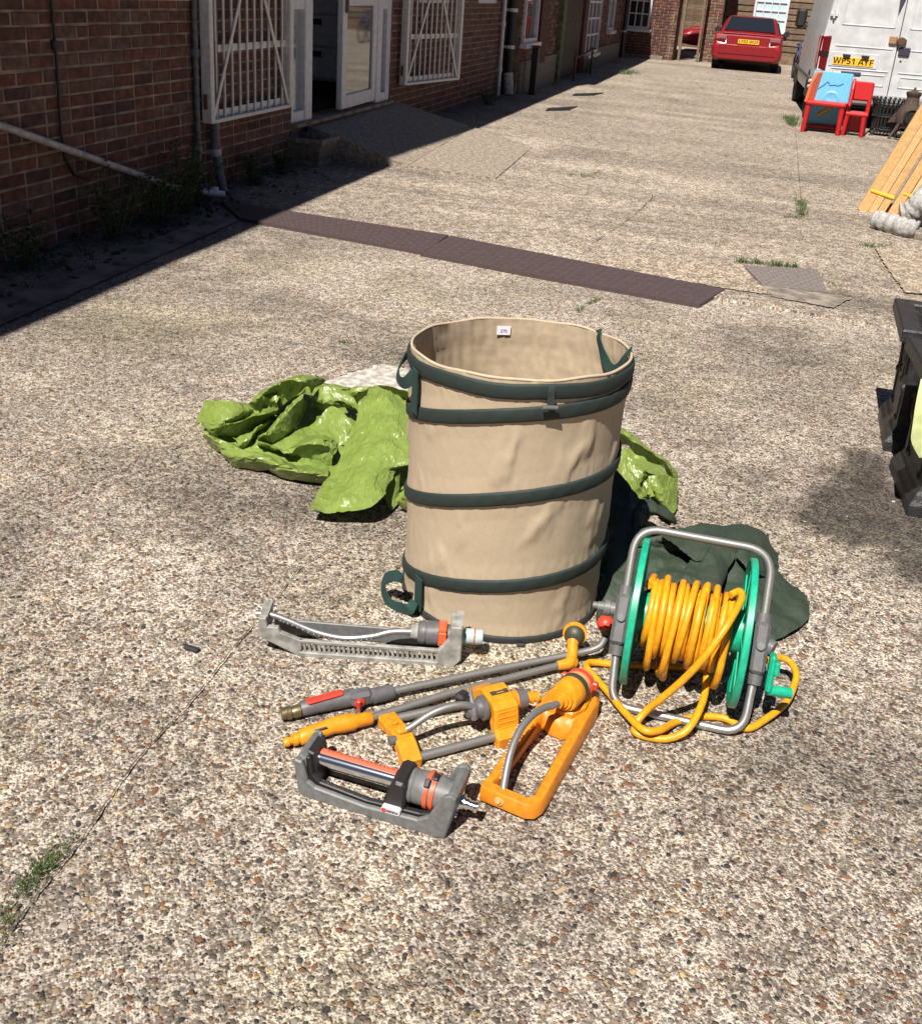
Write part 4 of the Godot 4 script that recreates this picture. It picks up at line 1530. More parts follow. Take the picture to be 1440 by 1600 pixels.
func build_garden_bin() -> void:
	var o := thing("garden_bin", "tall tan canvas pop-up garden bin with dark green spiral bands, open at the top", "garden bin", BIN_LOW)
	var cr := FastNoiseLite.new()
	cr.seed = 3
	cr.frequency = 5.0
	cr.fractal_octaves = 3
	# canvas, with slack folds that run slantwise between the turns of the spring
	var slack := func(th: float, y: float) -> float:
		# distance to the nearest turn of the spring
		var q0 := fposmod((deg_to_rad(175.0) - th) / (PI / 2), 4.0)
		var near := 1.0
		for t in 4: near = minf(near, absf(y - spiral_y(minf(q0 + 4.0 * t, 11.9))))
		near = minf(near, minf(absf(y - 0.70), absf(y - 0.015) * 1.5))
		var a := clampf(near / 0.06, 0.0, 1.0)
		var ph := th * 9.0 + y * 13.0 + 1.6 * cr.get_noise_2d(th * 0.4, y * 0.8)
		var fold := pow(0.5 + 0.5 * sin(ph), 6.0) * clampf(cr.get_noise_2d(th * 0.35 + 4.0, y * 0.5) * 2.2 + 0.35, 0.0, 1.0)
		var pucker := 0.0016 * exp(-near / 0.03) * sin(th * 58.0 + 4.0 * cr.get_noise_2d(th * 2.0, y)) * clampf(0.5 + 2.0 * cr.get_noise_2d(th * 0.6 + 20.0, y * 3.0), 0.0, 1.0)
		return pucker + a * (-0.0030 + 0.0062 * fold + 0.0008 * cr.get_noise_2d(th * 0.7, y * 1.4)) + 0.0004 * cr.get_noise_2d(th * 3.0, y * 6.0)
	var st := ms()
	var nu := 400
	var nv := 110
	sheet(st, nu, nv, func(i, j):
		var th: float = TAU * i / nu
		var y: float = 0.735 * j / nv
		return bin_at(th, y, slack.call(th, y)))
	putw("canvas_wall", st, M.canvas, o)
	st = ms()
	nv = 40
	sheet(st, 200, nv, func(i, j):
		var th: float = -TAU * i / 200
		var y: float = 0.01 + 0.725 * j / nv
		var hem := 0.0035 if y > 0.672 else 0.0
		return bin_at(th, y, -0.006 - hem + 0.6 * slack.call(th, y) + 0.003 * cr.get_noise_2d(th * 2.0 + 9.0, y * 3.0)))
	putw("canvas_lining", st, M.canvas_in, o)
	st = ms()
	st.set_smooth_group(1)
	for i in 64:
		var a := TAU * i / 64
		var b := TAU * (i + 1) / 64
		tri(st, BIN_LOW + Vector3(0, 0.012, 0), bin_at(b, 0.012, -0.006), bin_at(a, 0.012, -0.006))
	putw("canvas_floor", st, M.canvas_in, o)
	# pale piped edge of the rim
	st = ms()
	var pts := []
	for i in 121: pts.append(bin_at(TAU * i / 120, 0.735 + 0.0025 * sin(i * 0.5) * sin(i * 0.11), -0.004))
	tube(st, pts, 0.0038, 8, [], false)
	putw("rim_piping", st, M.canvas_in, o)
	# rim band, visible all round, and the spiral
	var q := []
	for i in 121: q.append([TAU * i / 120, 0.7075 + 0.002 * sin(i * 0.37)])
	putw("rim_band", bin_band(q, 0.038), M.band, o)
	q = []
	for i in 361:
		var t := 12.0 * i / 360 * 0.98
		q.append([deg_to_rad(175.0) - t * PI / 2, spiral_y(t) + 0.0022 * sin(t * 5.0)])
	putw("spiral_band", bin_band(q, 0.037), M.band, o)
	q = []
	for i in 121: q.append([TAU * i / 120, 0.012])
	putw("base_trim", bin_band(q, 0.022), M.trim, o)
	# carrying handles of webbing
	for h in 3:
		st = ms()
		var hp := []
		if h == 0:
			for e in [[205, 0.725, 0.006], [200, 0.70, 0.022], [192, 0.680, 0.026], [180, 0.662, 0.030], [166, 0.648, 0.030], [154, 0.645, 0.026], [146, 0.655, 0.020], [141, 0.685, 0.010]]: hp.append(bin_at(deg_to_rad(e[0]), e[1], e[2]))
		elif h == 1:
			for e in [[-53, 0.743, -0.006], [-51, 0.725, -0.013], [-47, 0.70, -0.016], [-42, 0.68, -0.020], [-34, 0.663, -0.024], [-26, 0.665, -0.024], [-19, 0.685, -0.020], [-14, 0.712, -0.016], [-11, 0.743, -0.006]]: hp.append(bin_at(deg_to_rad(e[0]), e[1], e[2]))
		else: hp = [Vector3(-0.662, 0.115, -2.207), Vector3(-0.683, 0.115, -2.216), Vector3(-0.724, 0.075, -2.258), Vector3(-0.73, 0.045, -2.256), Vector3(-0.716, 0.02, -2.245), Vector3(-0.694, 0.012, -2.231), Vector3(-0.66, 0.02, -2.218), Vector3(-0.638, 0.03, -2.204), Vector3(-0.628, 0.05, -2.214)]
		var pp := smooth_path(hp, 30)
		var ac := []
		for i in 30:
			var rad: Vector3 = (pp[i] - BIN_LOW) * Vector3(1, 0, 1)
			var dd: Vector3 = (pp[mini(i + 1, 29)] - pp[maxi(i - 1, 0)]).normalized()
			ac.append(rad.normalized().cross(dd).rotated(dd, 0.25 * sin(i * 0.33)))
		strap(st, pp, ac, 0.030, 0.0035)
		putw("handle", st, M.webbing, o)
	for h in [[deg_to_rad(138.0), 0.645, 0.115], [deg_to_rad(128.0), 0.075, 0.10]]:
		st = ms()
		var pp := []
		var ac := []
		for i in 9:
			pp.append(bin_at(h[0], h[1] + h[2] * (i / 8.0 - 0.5), 0.0125))
			ac.append(bin_at(h[0] + 0.1, h[1]) - bin_at(h[0], h[1]))
		strap(st, pp, ac, 0.032, 0.003)
		putw("handle_patch", st, M.webbing, o)
	# toggle and loop on the front
	var th := deg_to_rad(64.0)
	st = ms()
	var lp := []
	var la := []
	for e in [[0.729, 0.004], [0.720, 0.011], [0.705, 0.012], [0.690, 0.013], [0.678, 0.017]]:
		lp.append(bin_at(th, e[0], e[1]))
		la.append(bin_at(th + 0.1, 0.7) - bin_at(th, 0.7))
	strap(st, lp, la, 0.016, 0.002)
	putw("toggle_loop", st, M.band, o)
	st = ms()
	rod(st, bin_at(th - 0.05, 0.676, 0.022), bin_at(th + 0.07, 0.678, 0.022), 0.0055, 10)
	putw("toggle", st, M.grey_plastic, o)
	st = ms()
	rod(st, bin_at(th, 0.662, 0.010), bin_at(th, 0.678, 0.022), 0.0022, 6)
	putw("toggle_cord", st, M.band, o)
	# paper lot sticker inside the rim
	var ta := deg_to_rad(-112.0)
	var c := bin_at(ta, 0.702, -0.0145)
	var nrm := ((BIN_TOP - c) * Vector3(1, 0, 1)).normalized()
	var bx := Vector3.UP.cross(nrm).normalized()
	var b := Basis(bx, nrm.cross(bx), nrm)
	st = ms()
	box(st, c, Vector3(0.038, 0.025, 0.0015), b)
	var sk := putw("paper_sticker", st, mat(lin(0.72, 0.70, 0.76), 0.6), o)
	st = ms()
	box(st, c + nrm * 0.001, Vector3(0.030, 0.0012, 0.0006), b * Basis(Vector3(0, 0, 1), 0.0))
	letters("270", 0.011, mat(lin(0.30, 0.28, 0.45), 0.8), sk, Transform3D(b, c + nrm * 0.0012), "lettering", "Droid Serif", false)

# ---------------------------------------------------------------- green tarpaulin
func crease_noise(sd: int, f: float) -> FastNoiseLite:
	var n := FastNoiseLite.new()
	n.seed = sd
	n.frequency = f
	n.fractal_type = FastNoiseLite.FRACTAL_RIDGED
	n.fractal_octaves = 3
	n.domain_warp_enabled = true
	n.domain_warp_amplitude = 0.05
	n.domain_warp_frequency = 6.0
	return n

func build_tarpaulin() -> void:
	var o := thing("tarpaulin", "crumpled lime green plastic tarpaulin bunched on the ground behind the canvas bin", "tarpaulin", Vector3(-1.263, 0, -3.1))
	var n := crease_noise(21, 4.5)
	crumple.noise_type = FastNoiseLite.TYPE_CELLULAR
	crumple.cellular_return_type = FastNoiseLite.RETURN_DISTANCE2_SUB
	crumple.cellular_jitter = 1.0
	crumple.fractal_type = FastNoiseLite.FRACTAL_NONE
	crumple.frequency = 9.0
	crumple.seed = 6
	crumple_amp = 0.011
	facets = true
	ridge_amp = 0.010
	var st := ms()
	# spread lowest layer
	loft(st, [[Vector3(-1.788, 0.03, -3.243), Vector3(-1.638, 0.03, -3.312), Vector3(-1.576, 0.03, -3.589), Vector3(-1.389, 0.03, -3.601), Vector3(-1.223, 0.03, -3.668), Vector3(-1.081, 0.03, -3.649)], [Vector3(-1.706, 0.03, -3.059), Vector3(-1.535, 0.05, -3.103), Vector3(-1.421, 0.06, -3.237), Vector3(-1.281, 0.05, -3.327), Vector3(-1.119, 0.04, -3.37), Vector3(-0.998, 0.04, -3.387)], [Vector3(-1.638, 0.02, -2.977), Vector3(-1.457, 0.04, -2.944), Vector3(-1.304, 0.05, -2.972), Vector3(-1.183, 0.04, -3.08), Vector3(-1.007, 0.03, -3.053), Vector3(-0.888, 0.03, -3.043)], [Vector3(-1.478, 0.008, -2.838), Vector3(-1.354, 0.012, -2.838), Vector3(-1.241, 0.012, -2.829), Vector3(-1.139, 0.012, -2.858), Vector3(-0.958, 0.01, -2.827), Vector3(-0.827, 0.01, -2.855)]], 70, 40, n, 0.016)
	# front roll
	loft(st, [[Vector3(-1.679, 0.005, -3.012), Vector3(-1.574, 0.005, -2.919), Vector3(-1.479, 0.005, -2.84), Vector3(-1.352, 0.005, -2.833), Vector3(-1.234, 0.005, -2.814), Vector3(-1.136, 0.005, -2.845)], [Vector3(-1.63, 0.055, -2.937), Vector3(-1.542, 0.05, -2.867), Vector3(-1.458, 0.05, -2.812), Vector3(-1.338, 0.05, -2.805), Vector3(-1.221, 0.05, -2.783), Vector3(-1.118, 0.04, -2.813)], [Vector3(-1.597, 0.085, -2.891), Vector3(-1.523, 0.075, -2.864), Vector3(-1.385, 0.075, -2.824), Vector3(-1.254, 0.07, -2.788), Vector3(-1.17, 0.06, -2.797), Vector3(-1.124, 0.045, -2.835)], [Vector3(-1.609, 0.045, -2.963), Vector3(-1.513, 0.04, -2.92), Vector3(-1.406, 0.035, -2.892), Vector3(-1.292, 0.035, -2.873), Vector3(-1.204, 0.03, -2.877), Vector3(-1.152, 0.02, -2.907)]], 60, 16, n, 0.010)
	# left ear
	loft(st, [[Vector3(-1.69, 0.125, -3.06), Vector3(-1.628, 0.15, -3.016), Vector3(-1.563, 0.16, -3.01), Vector3(-1.523, 0.13, -3.066)], [Vector3(-1.673, 0.09, -2.992), Vector3(-1.58, 0.13, -2.949), Vector3(-1.528, 0.14, -2.981), Vector3(-1.493, 0.13, -3.041)], [Vector3(-1.677, 0.06, -2.988), Vector3(-1.58, 0.1, -2.923), Vector3(-1.525, 0.12, -2.948), Vector3(-1.511, 0.1, -3.084)], [Vector3(-1.659, 0.03, -3.002), Vector3(-1.597, 0.05, -2.953), Vector3(-1.553, 0.06, -3.001), Vector3(-1.537, 0.07, -3.122)]], 36, 24, n, 0.012)
	# slanting folds of the middle
	loft(st, [[Vector3(-1.598, 0.05, -2.955), Vector3(-1.519, 0.05, -2.974), Vector3(-1.481, 0.06, -2.992), Vector3(-1.436, 0.07, -3.115)], [Vector3(-1.539, 0.1, -2.909), Vector3(-1.491, 0.115, -2.946), Vector3(-1.457, 0.12, -3.013), Vector3(-1.413, 0.12, -3.05)], [Vector3(-1.524, 0.12, -2.907), Vector3(-1.477, 0.135, -2.932), Vector3(-1.429, 0.15, -2.984), Vector3(-1.391, 0.15, -3.018)], [Vector3(-1.561, 0.08, -3.016), Vector3(-1.508, 0.09, -3.049), Vector3(-1.481, 0.1, -3.107), Vector3(-1.442, 0.1, -3.142)]], 40, 20, n, 0.008)
	loft(st, [[Vector3(-1.503, 0.03, -2.9), Vector3(-1.464, 0.035, -2.929), Vector3(-1.458, 0.05, -3.001), Vector3(-1.452, 0.06, -3.046)], [Vector3(-1.483, 0.06, -2.901), Vector3(-1.448, 0.075, -2.913), Vector3(-1.434, 0.09, -2.98), Vector3(-1.424, 0.1, -3.044)], [Vector3(-1.526, 0.06, -2.947), Vector3(-1.462, 0.075, -2.955), Vector3(-1.448, 0.09, -3.024), Vector3(-1.426, 0.1, -3.078)]], 30, 14, n, 0.008)
	loft(st, [[Vector3(-1.445, 0.03, -2.973), Vector3(-1.37, 0.03, -2.971), Vector3(-1.346, 0.05, -3.067), Vector3(-1.379, 0.09, -3.253)], [Vector3(-1.412, 0.075, -2.913), Vector3(-1.37, 0.09, -2.943), Vector3(-1.347, 0.115, -3.024), Vector3(-1.341, 0.16, -3.139)], [Vector3(-1.404, 0.09, -2.904), Vector3(-1.383, 0.115, -2.942), Vector3(-1.363, 0.15, -3.013), Vector3(-1.331, 0.19, -3.109)], [Vector3(-1.428, 0.06, -3.023), Vector3(-1.418, 0.09, -3.09), Vector3(-1.404, 0.11, -3.151), Vector3(-1.376, 0.15, -3.245)]], 40, 20, n, 0.009)
	# the high fold at the back
	loft(st, [[Vector3(-1.505, 0.13, -3.173), Vector3(-1.45, 0.1, -3.138), Vector3(-1.391, 0.15, -3.152), Vector3(-1.344, 0.19, -3.178), Vector3(-1.344, 0.15, -3.212)], [Vector3(-1.486, 0.16, -3.119), Vector3(-1.434, 0.19, -3.126), Vector3(-1.382, 0.21, -3.132), Vector3(-1.328, 0.22, -3.149), Vector3(-1.332, 0.17, -3.308)], [Vector3(-1.485, 0.17, -3.101), Vector3(-1.427, 0.21, -3.111), Vector3(-1.388, 0.23, -3.13), Vector3(-1.343, 0.23, -3.167), Vector3(-1.336, 0.17, -3.326)], [Vector3(-1.561, 0.1, -3.247), Vector3(-1.512, 0.13, -3.296), Vector3(-1.48, 0.14, -3.353), Vector3(-1.438, 0.13, -3.408), Vector3(-1.397, 0.1, -3.486)]], 44, 24, n, 0.012)
	loft(st, [[Vector3(-1.559, 0.1, -3.14), Vector3(-1.524, 0.08, -3.139), Vector3(-1.489, 0.09, -3.138), Vector3(-1.449, 0.09, -3.129)], [Vector3(-1.529, 0.13, -3.093), Vector3(-1.503, 0.15, -3.11), Vector3(-1.478, 0.16, -3.132), Vector3(-1.433, 0.15, -3.124)], [Vector3(-1.558, 0.1, -3.181), Vector3(-1.542, 0.12, -3.221), Vector3(-1.513, 0.13, -3.236), Vector3(-1.469, 0.12, -3.264)]], 26, 14, n, 0.010)
	# lower right fold
	loft(st, [[Vector3(-1.451, 0.02, -2.978), Vector3(-1.373, 0.02, -2.948), Vector3(-1.292, 0.02, -2.929), Vector3(-1.211, 0.018, -2.923), Vector3(-1.152, 0.018, -2.938)], [Vector3(-1.41, 0.075, -2.901), Vector3(-1.341, 0.07, -2.893), Vector3(-1.271, 0.075, -2.881), Vector3(-1.207, 0.08, -2.913), Vector3(-1.147, 0.06, -2.924)], [Vector3(-1.405, 0.08, -2.904), Vector3(-1.291, 0.07, -2.869), Vector3(-1.237, 0.1, -2.891), Vector3(-1.184, 0.115, -2.918), Vector3(-1.139, 0.08, -2.942)], [Vector3(-1.428, 0.05, -2.981), Vector3(-1.328, 0.04, -2.953), Vector3(-1.282, 0.07, -2.998), Vector3(-1.23, 0.08, -3.029), Vector3(-1.186, 0.05, -3.055)]], 44, 20, n, 0.012)
	# paler inner faces turned to the sun
	loft(st, [[Vector3(-1.358, 0.12, -3.229), Vector3(-1.319, 0.17, -3.225), Vector3(-1.276, 0.18, -3.237), Vector3(-1.234, 0.17, -3.255)], [Vector3(-1.339, 0.1, -3.226), Vector3(-1.283, 0.13, -3.191), Vector3(-1.238, 0.15, -3.214), Vector3(-1.18, 0.15, -3.222)], [Vector3(-1.32, 0.07, -3.248), Vector3(-1.256, 0.1, -3.227), Vector3(-1.207, 0.11, -3.223), Vector3(-1.152, 0.12, -3.204)]], 26, 16, n, 0.010)
	loft(st, [[Vector3(-1.293, 0.07, -3.126), Vector3(-1.257, 0.13, -3.175), Vector3(-1.204, 0.13, -3.154), Vector3(-1.151, 0.1, -3.124)], [Vector3(-1.266, 0.05, -3.102), Vector3(-1.222, 0.09, -3.109), Vector3(-1.171, 0.09, -3.097), Vector3(-1.148, 0.08, -3.099)], [Vector3(-1.202, 0.03, -3.079), Vector3(-1.183, 0.04, -3.064), Vector3(-1.165, 0.045, -3.06), Vector3(-1.15, 0.05, -3.055)]], 26, 20, n, 0.007)
	loft(st, [[Vector3(-1.291, 0.14, -3.312), Vector3(-1.211, 0.16, -3.323), Vector3(-1.17, 0.17, -3.324), Vector3(-1.11, 0.18, -3.328), Vector3(-1.047, 0.18, -3.325), Vector3(-0.981, 0.18, -3.298)], [Vector3(-1.284, 0.12, -3.331), Vector3(-1.219, 0.14, -3.306), Vector3(-1.175, 0.15, -3.319), Vector3(-1.118, 0.15, -3.355), Vector3(-1.056, 0.15, -3.355), Vector3(-0.989, 0.15, -3.329)], [Vector3(-1.247, 0.09, -3.294), Vector3(-1.212, 0.09, -3.329), Vector3(-1.188, 0.09, -3.378), Vector3(-1.148, 0.09, -3.446), Vector3(-1.093, 0.08, -3.478), Vector3(-1.021, 0.08, -3.443)]], 44, 12, n, 0.010)
	# the broad sheet that falls to the right
	loft(st, [[Vector3(-1.133, 0.21, -3.221), Vector3(-1.107, 0.22, -3.218), Vector3(-1.077, 0.22, -3.21), Vector3(-1.008, 0.2, -3.185), Vector3(-0.926, 0.18, -3.117)], [Vector3(-1.118, 0.19, -3.126), Vector3(-1.068, 0.21, -3.113), Vector3(-1.013, 0.21, -3.103), Vector3(-0.958, 0.19, -3.077), Vector3(-0.895, 0.17, -3.023)], [Vector3(-1.109, 0.14, -3.027), Vector3(-1.035, 0.165, -2.973), Vector3(-0.983, 0.17, -2.984), Vector3(-0.924, 0.17, -2.978), Vector3(-0.875, 0.16, -2.962)], [Vector3(-1.112, 0.1, -2.97), Vector3(-1.024, 0.135, -2.894), Vector3(-0.96, 0.15, -2.887), Vector3(-0.908, 0.15, -2.895), Vector3(-0.853, 0.145, -2.886)], [Vector3(-1.105, 0.065, -2.857), Vector3(-1.014, 0.1, -2.804), Vector3(-0.964, 0.125, -2.798), Vector3(-0.904, 0.13, -2.833), Vector3(-0.84, 0.13, -2.839)], [Vector3(-1.101, 0.045, -2.734), Vector3(-1.017, 0.07, -2.703), Vector3(-0.962, 0.1, -2.729), Vector3(-0.928, 0.115, -2.765), Vector3(-0.882, 0.11, -2.859)], [Vector3(-1.082, 0.045, -2.572), Vector3(-1.019, 0.045, -2.591), Vector3(-0.961, 0.055, -2.605), Vector3(-0.909, 0.065, -2.621), Vector3(-0.887, 0.075, -2.67), Vector3(-0.894, 0.09, -2.766)]], 90, 80, n, 0.010)
	# lips and scraps below it
	loft(st, [[Vector3(-0.925, 0.06, -2.831), Vector3(-0.896, 0.08, -2.814), Vector3(-0.874, 0.1, -2.835)], [Vector3(-0.911, 0.03, -2.805), Vector3(-0.893, 0.03, -2.786), Vector3(-0.879, 0.04, -2.824)], [Vector3(-0.882, 0.008, -2.757), Vector3(-0.87, 0.008, -2.749), Vector3(-0.87, 0.01, -2.81)]], 14, 12, n, 0.006)
	loft(st, [[Vector3(-0.853, 0.06, -2.753), Vector3(-0.831, 0.09, -2.753), Vector3(-0.801, 0.1, -2.757)], [Vector3(-0.855, 0.04, -2.742), Vector3(-0.828, 0.06, -2.738), Vector3(-0.795, 0.07, -2.744)], [Vector3(-0.843, 0.01, -2.756), Vector3(-0.823, 0.01, -2.749), Vector3(-0.8, 0.02, -2.767)]], 14, 12, n, 0.006)
	# the part that shows on the other side of the bin
	loft(st, [[Vector3(-0.283, 0.2, -3.232), Vector3(-0.229, 0.2, -3.231), Vector3(-0.176, 0.19, -3.202), Vector3(-0.116, 0.16, -3.2), Vector3(-0.055, 0.12, -3.196), Vector3(-0.019, 0.07, -3.209)], [Vector3(-0.278, 0.21, -3.182), Vector3(-0.227, 0.21, -3.184), Vector3(-0.174, 0.2, -3.152), Vector3(-0.118, 0.17, -3.156), Vector3(-0.058, 0.13, -3.154), Vector3(-0.019, 0.06, -3.2)], [Vector3(-0.279, 0.15, -3.245), Vector3(-0.22, 0.15, -3.23), Vector3(-0.178, 0.12, -3.253), Vector3(-0.122, 0.1, -3.244), Vector3(-0.067, 0.07, -3.245), Vector3(-0.016, 0.03, -3.18)]], 60, 14, n, 0.010)
	loft(st, [[Vector3(-0.27, 0.17, -3.123), Vector3(-0.228, 0.18, -3.143), Vector3(-0.196, 0.175, -3.13), Vector3(-0.16, 0.16, -3.092), Vector3(-0.12, 0.14, -3.068), Vector3(-0.104, 0.13, -3.071)], [Vector3(-0.267, 0.14, -3.129), Vector3(-0.226, 0.15, -3.117), Vector3(-0.193, 0.14, -3.098), Vector3(-0.157, 0.12, -3.072), Vector3(-0.125, 0.1, -3.07), Vector3(-0.104, 0.09, -3.076)], [Vector3(-0.263, 0.1, -3.133), Vector3(-0.224, 0.1, -3.112), Vector3(-0.187, 0.09, -3.065), Vector3(-0.153, 0.07, -3.051), Vector3(-0.123, 0.05, -3.071), Vector3(-0.103, 0.05, -3.068)], [Vector3(-0.258, 0.05, -3.145), Vector3(-0.222, 0.05, -3.1), Vector3(-0.184, 0.04, -3.054), Vector3(-0.147, 0.03, -3.045), Vector3(-0.118, 0.03, -3.051), Vector3(-0.096, 0.02, -3.086)]], 50, 30, n, 0.012)
	loft(st, [[Vector3(-0.111, 0.13, -3.064), Vector3(-0.077, 0.13, -3.087), Vector3(-0.049, 0.11, -3.14), Vector3(-0.02, 0.08, -3.175)], [Vector3(-0.099, 0.1, -3.057), Vector3(-0.07, 0.1, -3.058), Vector3(-0.042, 0.085, -3.101), Vector3(-0.014, 0.06, -3.154)], [Vector3(-0.081, 0.06, -3.056), Vector3(-0.058, 0.06, -3.043), Vector3(-0.03, 0.05, -3.075), Vector3(-0.011, 0.04, -3.138)], [Vector3(-0.06, 0.03, -3.058), Vector3(-0.039, 0.02, -3.059), Vector3(-0.019, 0.015, -3.058), Vector3(-0.009, 0.015, -3.076)]], 34, 26, n, 0.010)
	loft(st, [[Vector3(-0.269, 0.02, -3.444), Vector3(-0.19, 0.02, -3.478), Vector3(-0.103, 0.02, -3.433), Vector3(-0.039, 0.02, -3.303)], [Vector3(-0.242, 0.03, -3.233), Vector3(-0.163, 0.03, -3.228), Vector3(-0.093, 0.03, -3.196), Vector3(-0.03, 0.02, -3.195)], [Vector3(-0.219, 0.01, -3.078), Vector3(-0.156, 0.01, -3.059), Vector3(-0.103, 0.01, -3.069), Vector3(-0.029, 0.008, -3.081)]], 30, 20, n, 0.012)
	putw("plastic_sheet", st, M.tarp, o)
	facets = false
	ridge_amp = 0.012

func build_cover() -> void:
	var o := thing("fabric_cover", "dark olive green fabric cover lying folded behind the hose reel", "fabric cover", Vector3(0.101, 0, -2.51))
	var n := crease_noise(33, 2.6)
	crumple.frequency = 4.5
	crumple_amp = 0.032
	var st := ms()
	loft(st, [[Vector3(-0.127, 0.075, -2.759), Vector3(-0.085, 0.085, -2.801), Vector3(-0.027, 0.085, -2.804), Vector3(0.044, 0.07, -2.868), Vector3(0.115, 0.065, -2.912), Vector3(0.216, 0.06, -2.97), Vector3(0.277, 0.05, -2.955), Vector3(0.311, 0.02, -2.906)], [Vector3(-0.128, 0.09, -2.668), Vector3(-0.076, 0.11, -2.68), Vector3(-0.014, 0.12, -2.696), Vector3(0.055, 0.12, -2.705), Vector3(0.119, 0.13, -2.694), Vector3(0.192, 0.115, -2.76), Vector3(0.267, 0.08, -2.799), Vector3(0.315, 0.02, -2.805)], [Vector3(-0.132, 0.06, -2.647), Vector3(-0.074, 0.075, -2.662), Vector3(-0.007, 0.085, -2.68), Vector3(0.063, 0.09, -2.658), Vector3(0.123, 0.1, -2.651), Vector3(0.196, 0.1, -2.697), Vector3(0.268, 0.075, -2.708), Vector3(0.361, 0.008, -2.759)], [Vector3(-0.155, 0.045, -2.558), Vector3(-0.089, 0.06, -2.576), Vector3(-0.02, 0.085, -2.577), Vector3(0.049, 0.11, -2.552), Vector3(0.125, 0.09, -2.591), Vector3(0.194, 0.09, -2.627), Vector3(0.27, 0.06, -2.649), Vector3(0.393, 0.008, -2.683)], [Vector3(-0.162, 0.03, -2.505), Vector3(-0.083, 0.045, -2.502), Vector3(-0.016, 0.07, -2.503), Vector3(0.052, 0.09, -2.488), Vector3(0.127, 0.06, -2.551), Vector3(0.198, 0.075, -2.554), Vector3(0.275, 0.055, -2.56), Vector3(0.393, 0.008, -2.618)], [Vector3(-0.17, 0.012, -2.454), Vector3(-0.079, 0.03, -2.448), Vector3(-0.008, 0.04, -2.46), Vector3(0.065, 0.045, -2.464), Vector3(0.138, 0.035, -2.485), Vector3(0.205, 0.04, -2.495), Vector3(0.277, 0.04, -2.477), Vector3(0.384, 0.007, -2.562)], [Vector3(-0.165, 0.006, -2.368), Vector3(-0.111, 0.006, -2.366), Vector3(-0.007, 0.006, -2.421), Vector3(0.072, 0.006, -2.436), Vector3(0.144, 0.006, -2.449), Vector3(0.212, 0.006, -2.46), Vector3(0.271, 0.006, -2.431), Vector3(0.322, 0.006, -2.458)]], 110, 70, n, 0.020)
	loft(st, [[Vector3(-0.038, 0.095, -2.764), Vector3(0.018, 0.095, -2.796), Vector3(0.07, 0.09, -2.835), Vector3(0.119, 0.085, -2.869)], [Vector3(-0.031, 0.125, -2.689), Vector3(0.013, 0.14, -2.642), Vector3(0.059, 0.15, -2.633), Vector3(0.117, 0.145, -2.674)], [Vector3(-0.025, 0.13, -2.661), Vector3(0.016, 0.15, -2.588), Vector3(0.059, 0.16, -2.539), Vector3(0.086, 0.16, -2.533)]], 40, 20, n, 0.010)
	loft(st, [[Vector3(0.06, 0.14, -2.58), Vector3(0.082, 0.155, -2.588), Vector3(0.117, 0.15, -2.656), Vector3(0.155, 0.145, -2.689)], [Vector3(0.045, 0.135, -2.498), Vector3(0.079, 0.15, -2.494), Vector3(0.124, 0.15, -2.528), Vector3(0.168, 0.13, -2.598)], [Vector3(0.027, 0.12, -2.444), Vector3(0.07, 0.13, -2.428), Vector3(0.126, 0.13, -2.418), Vector3(0.135, 0.11, -2.463)]], 40, 24, n, 0.010)
	loft(st, [[Vector3(0.213, 0.08, -2.923), Vector3(0.239, 0.085, -2.904), Vector3(0.273, 0.07, -2.906), Vector3(0.308, 0.04, -2.878)], [Vector3(0.189, 0.14, -2.703), Vector3(0.218, 0.14, -2.697), Vector3(0.257, 0.11, -2.722), Vector3(0.302, 0.05, -2.765)], [Vector3(0.18, 0.125, -2.637), Vector3(0.21, 0.12, -2.606), Vector3(0.248, 0.09, -2.631), Vector3(0.286, 0.045, -2.697)]], 36, 20, n, 0.010)
	putw("spread_fabric", st, M.cover, o)
	st = ms()
	loft(st, [[Vector3(-0.131, 0.09, -2.739), Vector3(-0.139, 0.11, -2.822), Vector3(-0.12, 0.11, -2.924), Vector3(-0.089, 0.12, -2.924), Vector3(-0.057, 0.11, -2.898), Vector3(-0.007, 0.05, -2.969)], [Vector3(-0.11, 0.1, -2.714), Vector3(-0.112, 0.13, -2.763), Vector3(-0.1, 0.135, -2.83), Vector3(-0.074, 0.13, -2.851), Vector3(-0.049, 0.11, -2.86), Vector3(-0.002, 0.05, -2.934)], [Vector3(-0.082, 0.06, -2.796), Vector3(-0.082, 0.09, -2.803), Vector3(-0.074, 0.1, -2.848), Vector3(-0.061, 0.1, -2.854), Vector3(-0.041, 0.08, -2.87), Vector3(-0.011, 0.04, -2.918)]], 40, 24, n, 0.014)
	loft(st, [[Vector3(-0.128, 0.11, -2.688), Vector3(-0.094, 0.13, -2.697), Vector3(-0.044, 0.14, -2.712), Vector3(-0.021, 0.13, -2.712)], [Vector3(-0.13, 0.1, -2.658), Vector3(-0.094, 0.12, -2.664), Vector3(-0.049, 0.125, -2.687), Vector3(-0.016, 0.12, -2.719)], [Vector3(-0.129, 0.07, -2.667), Vector3(-0.092, 0.075, -2.701), Vector3(-0.047, 0.08, -2.734), Vector3(-0.014, 0.08, -2.771)]], 30, 14, n, 0.010)
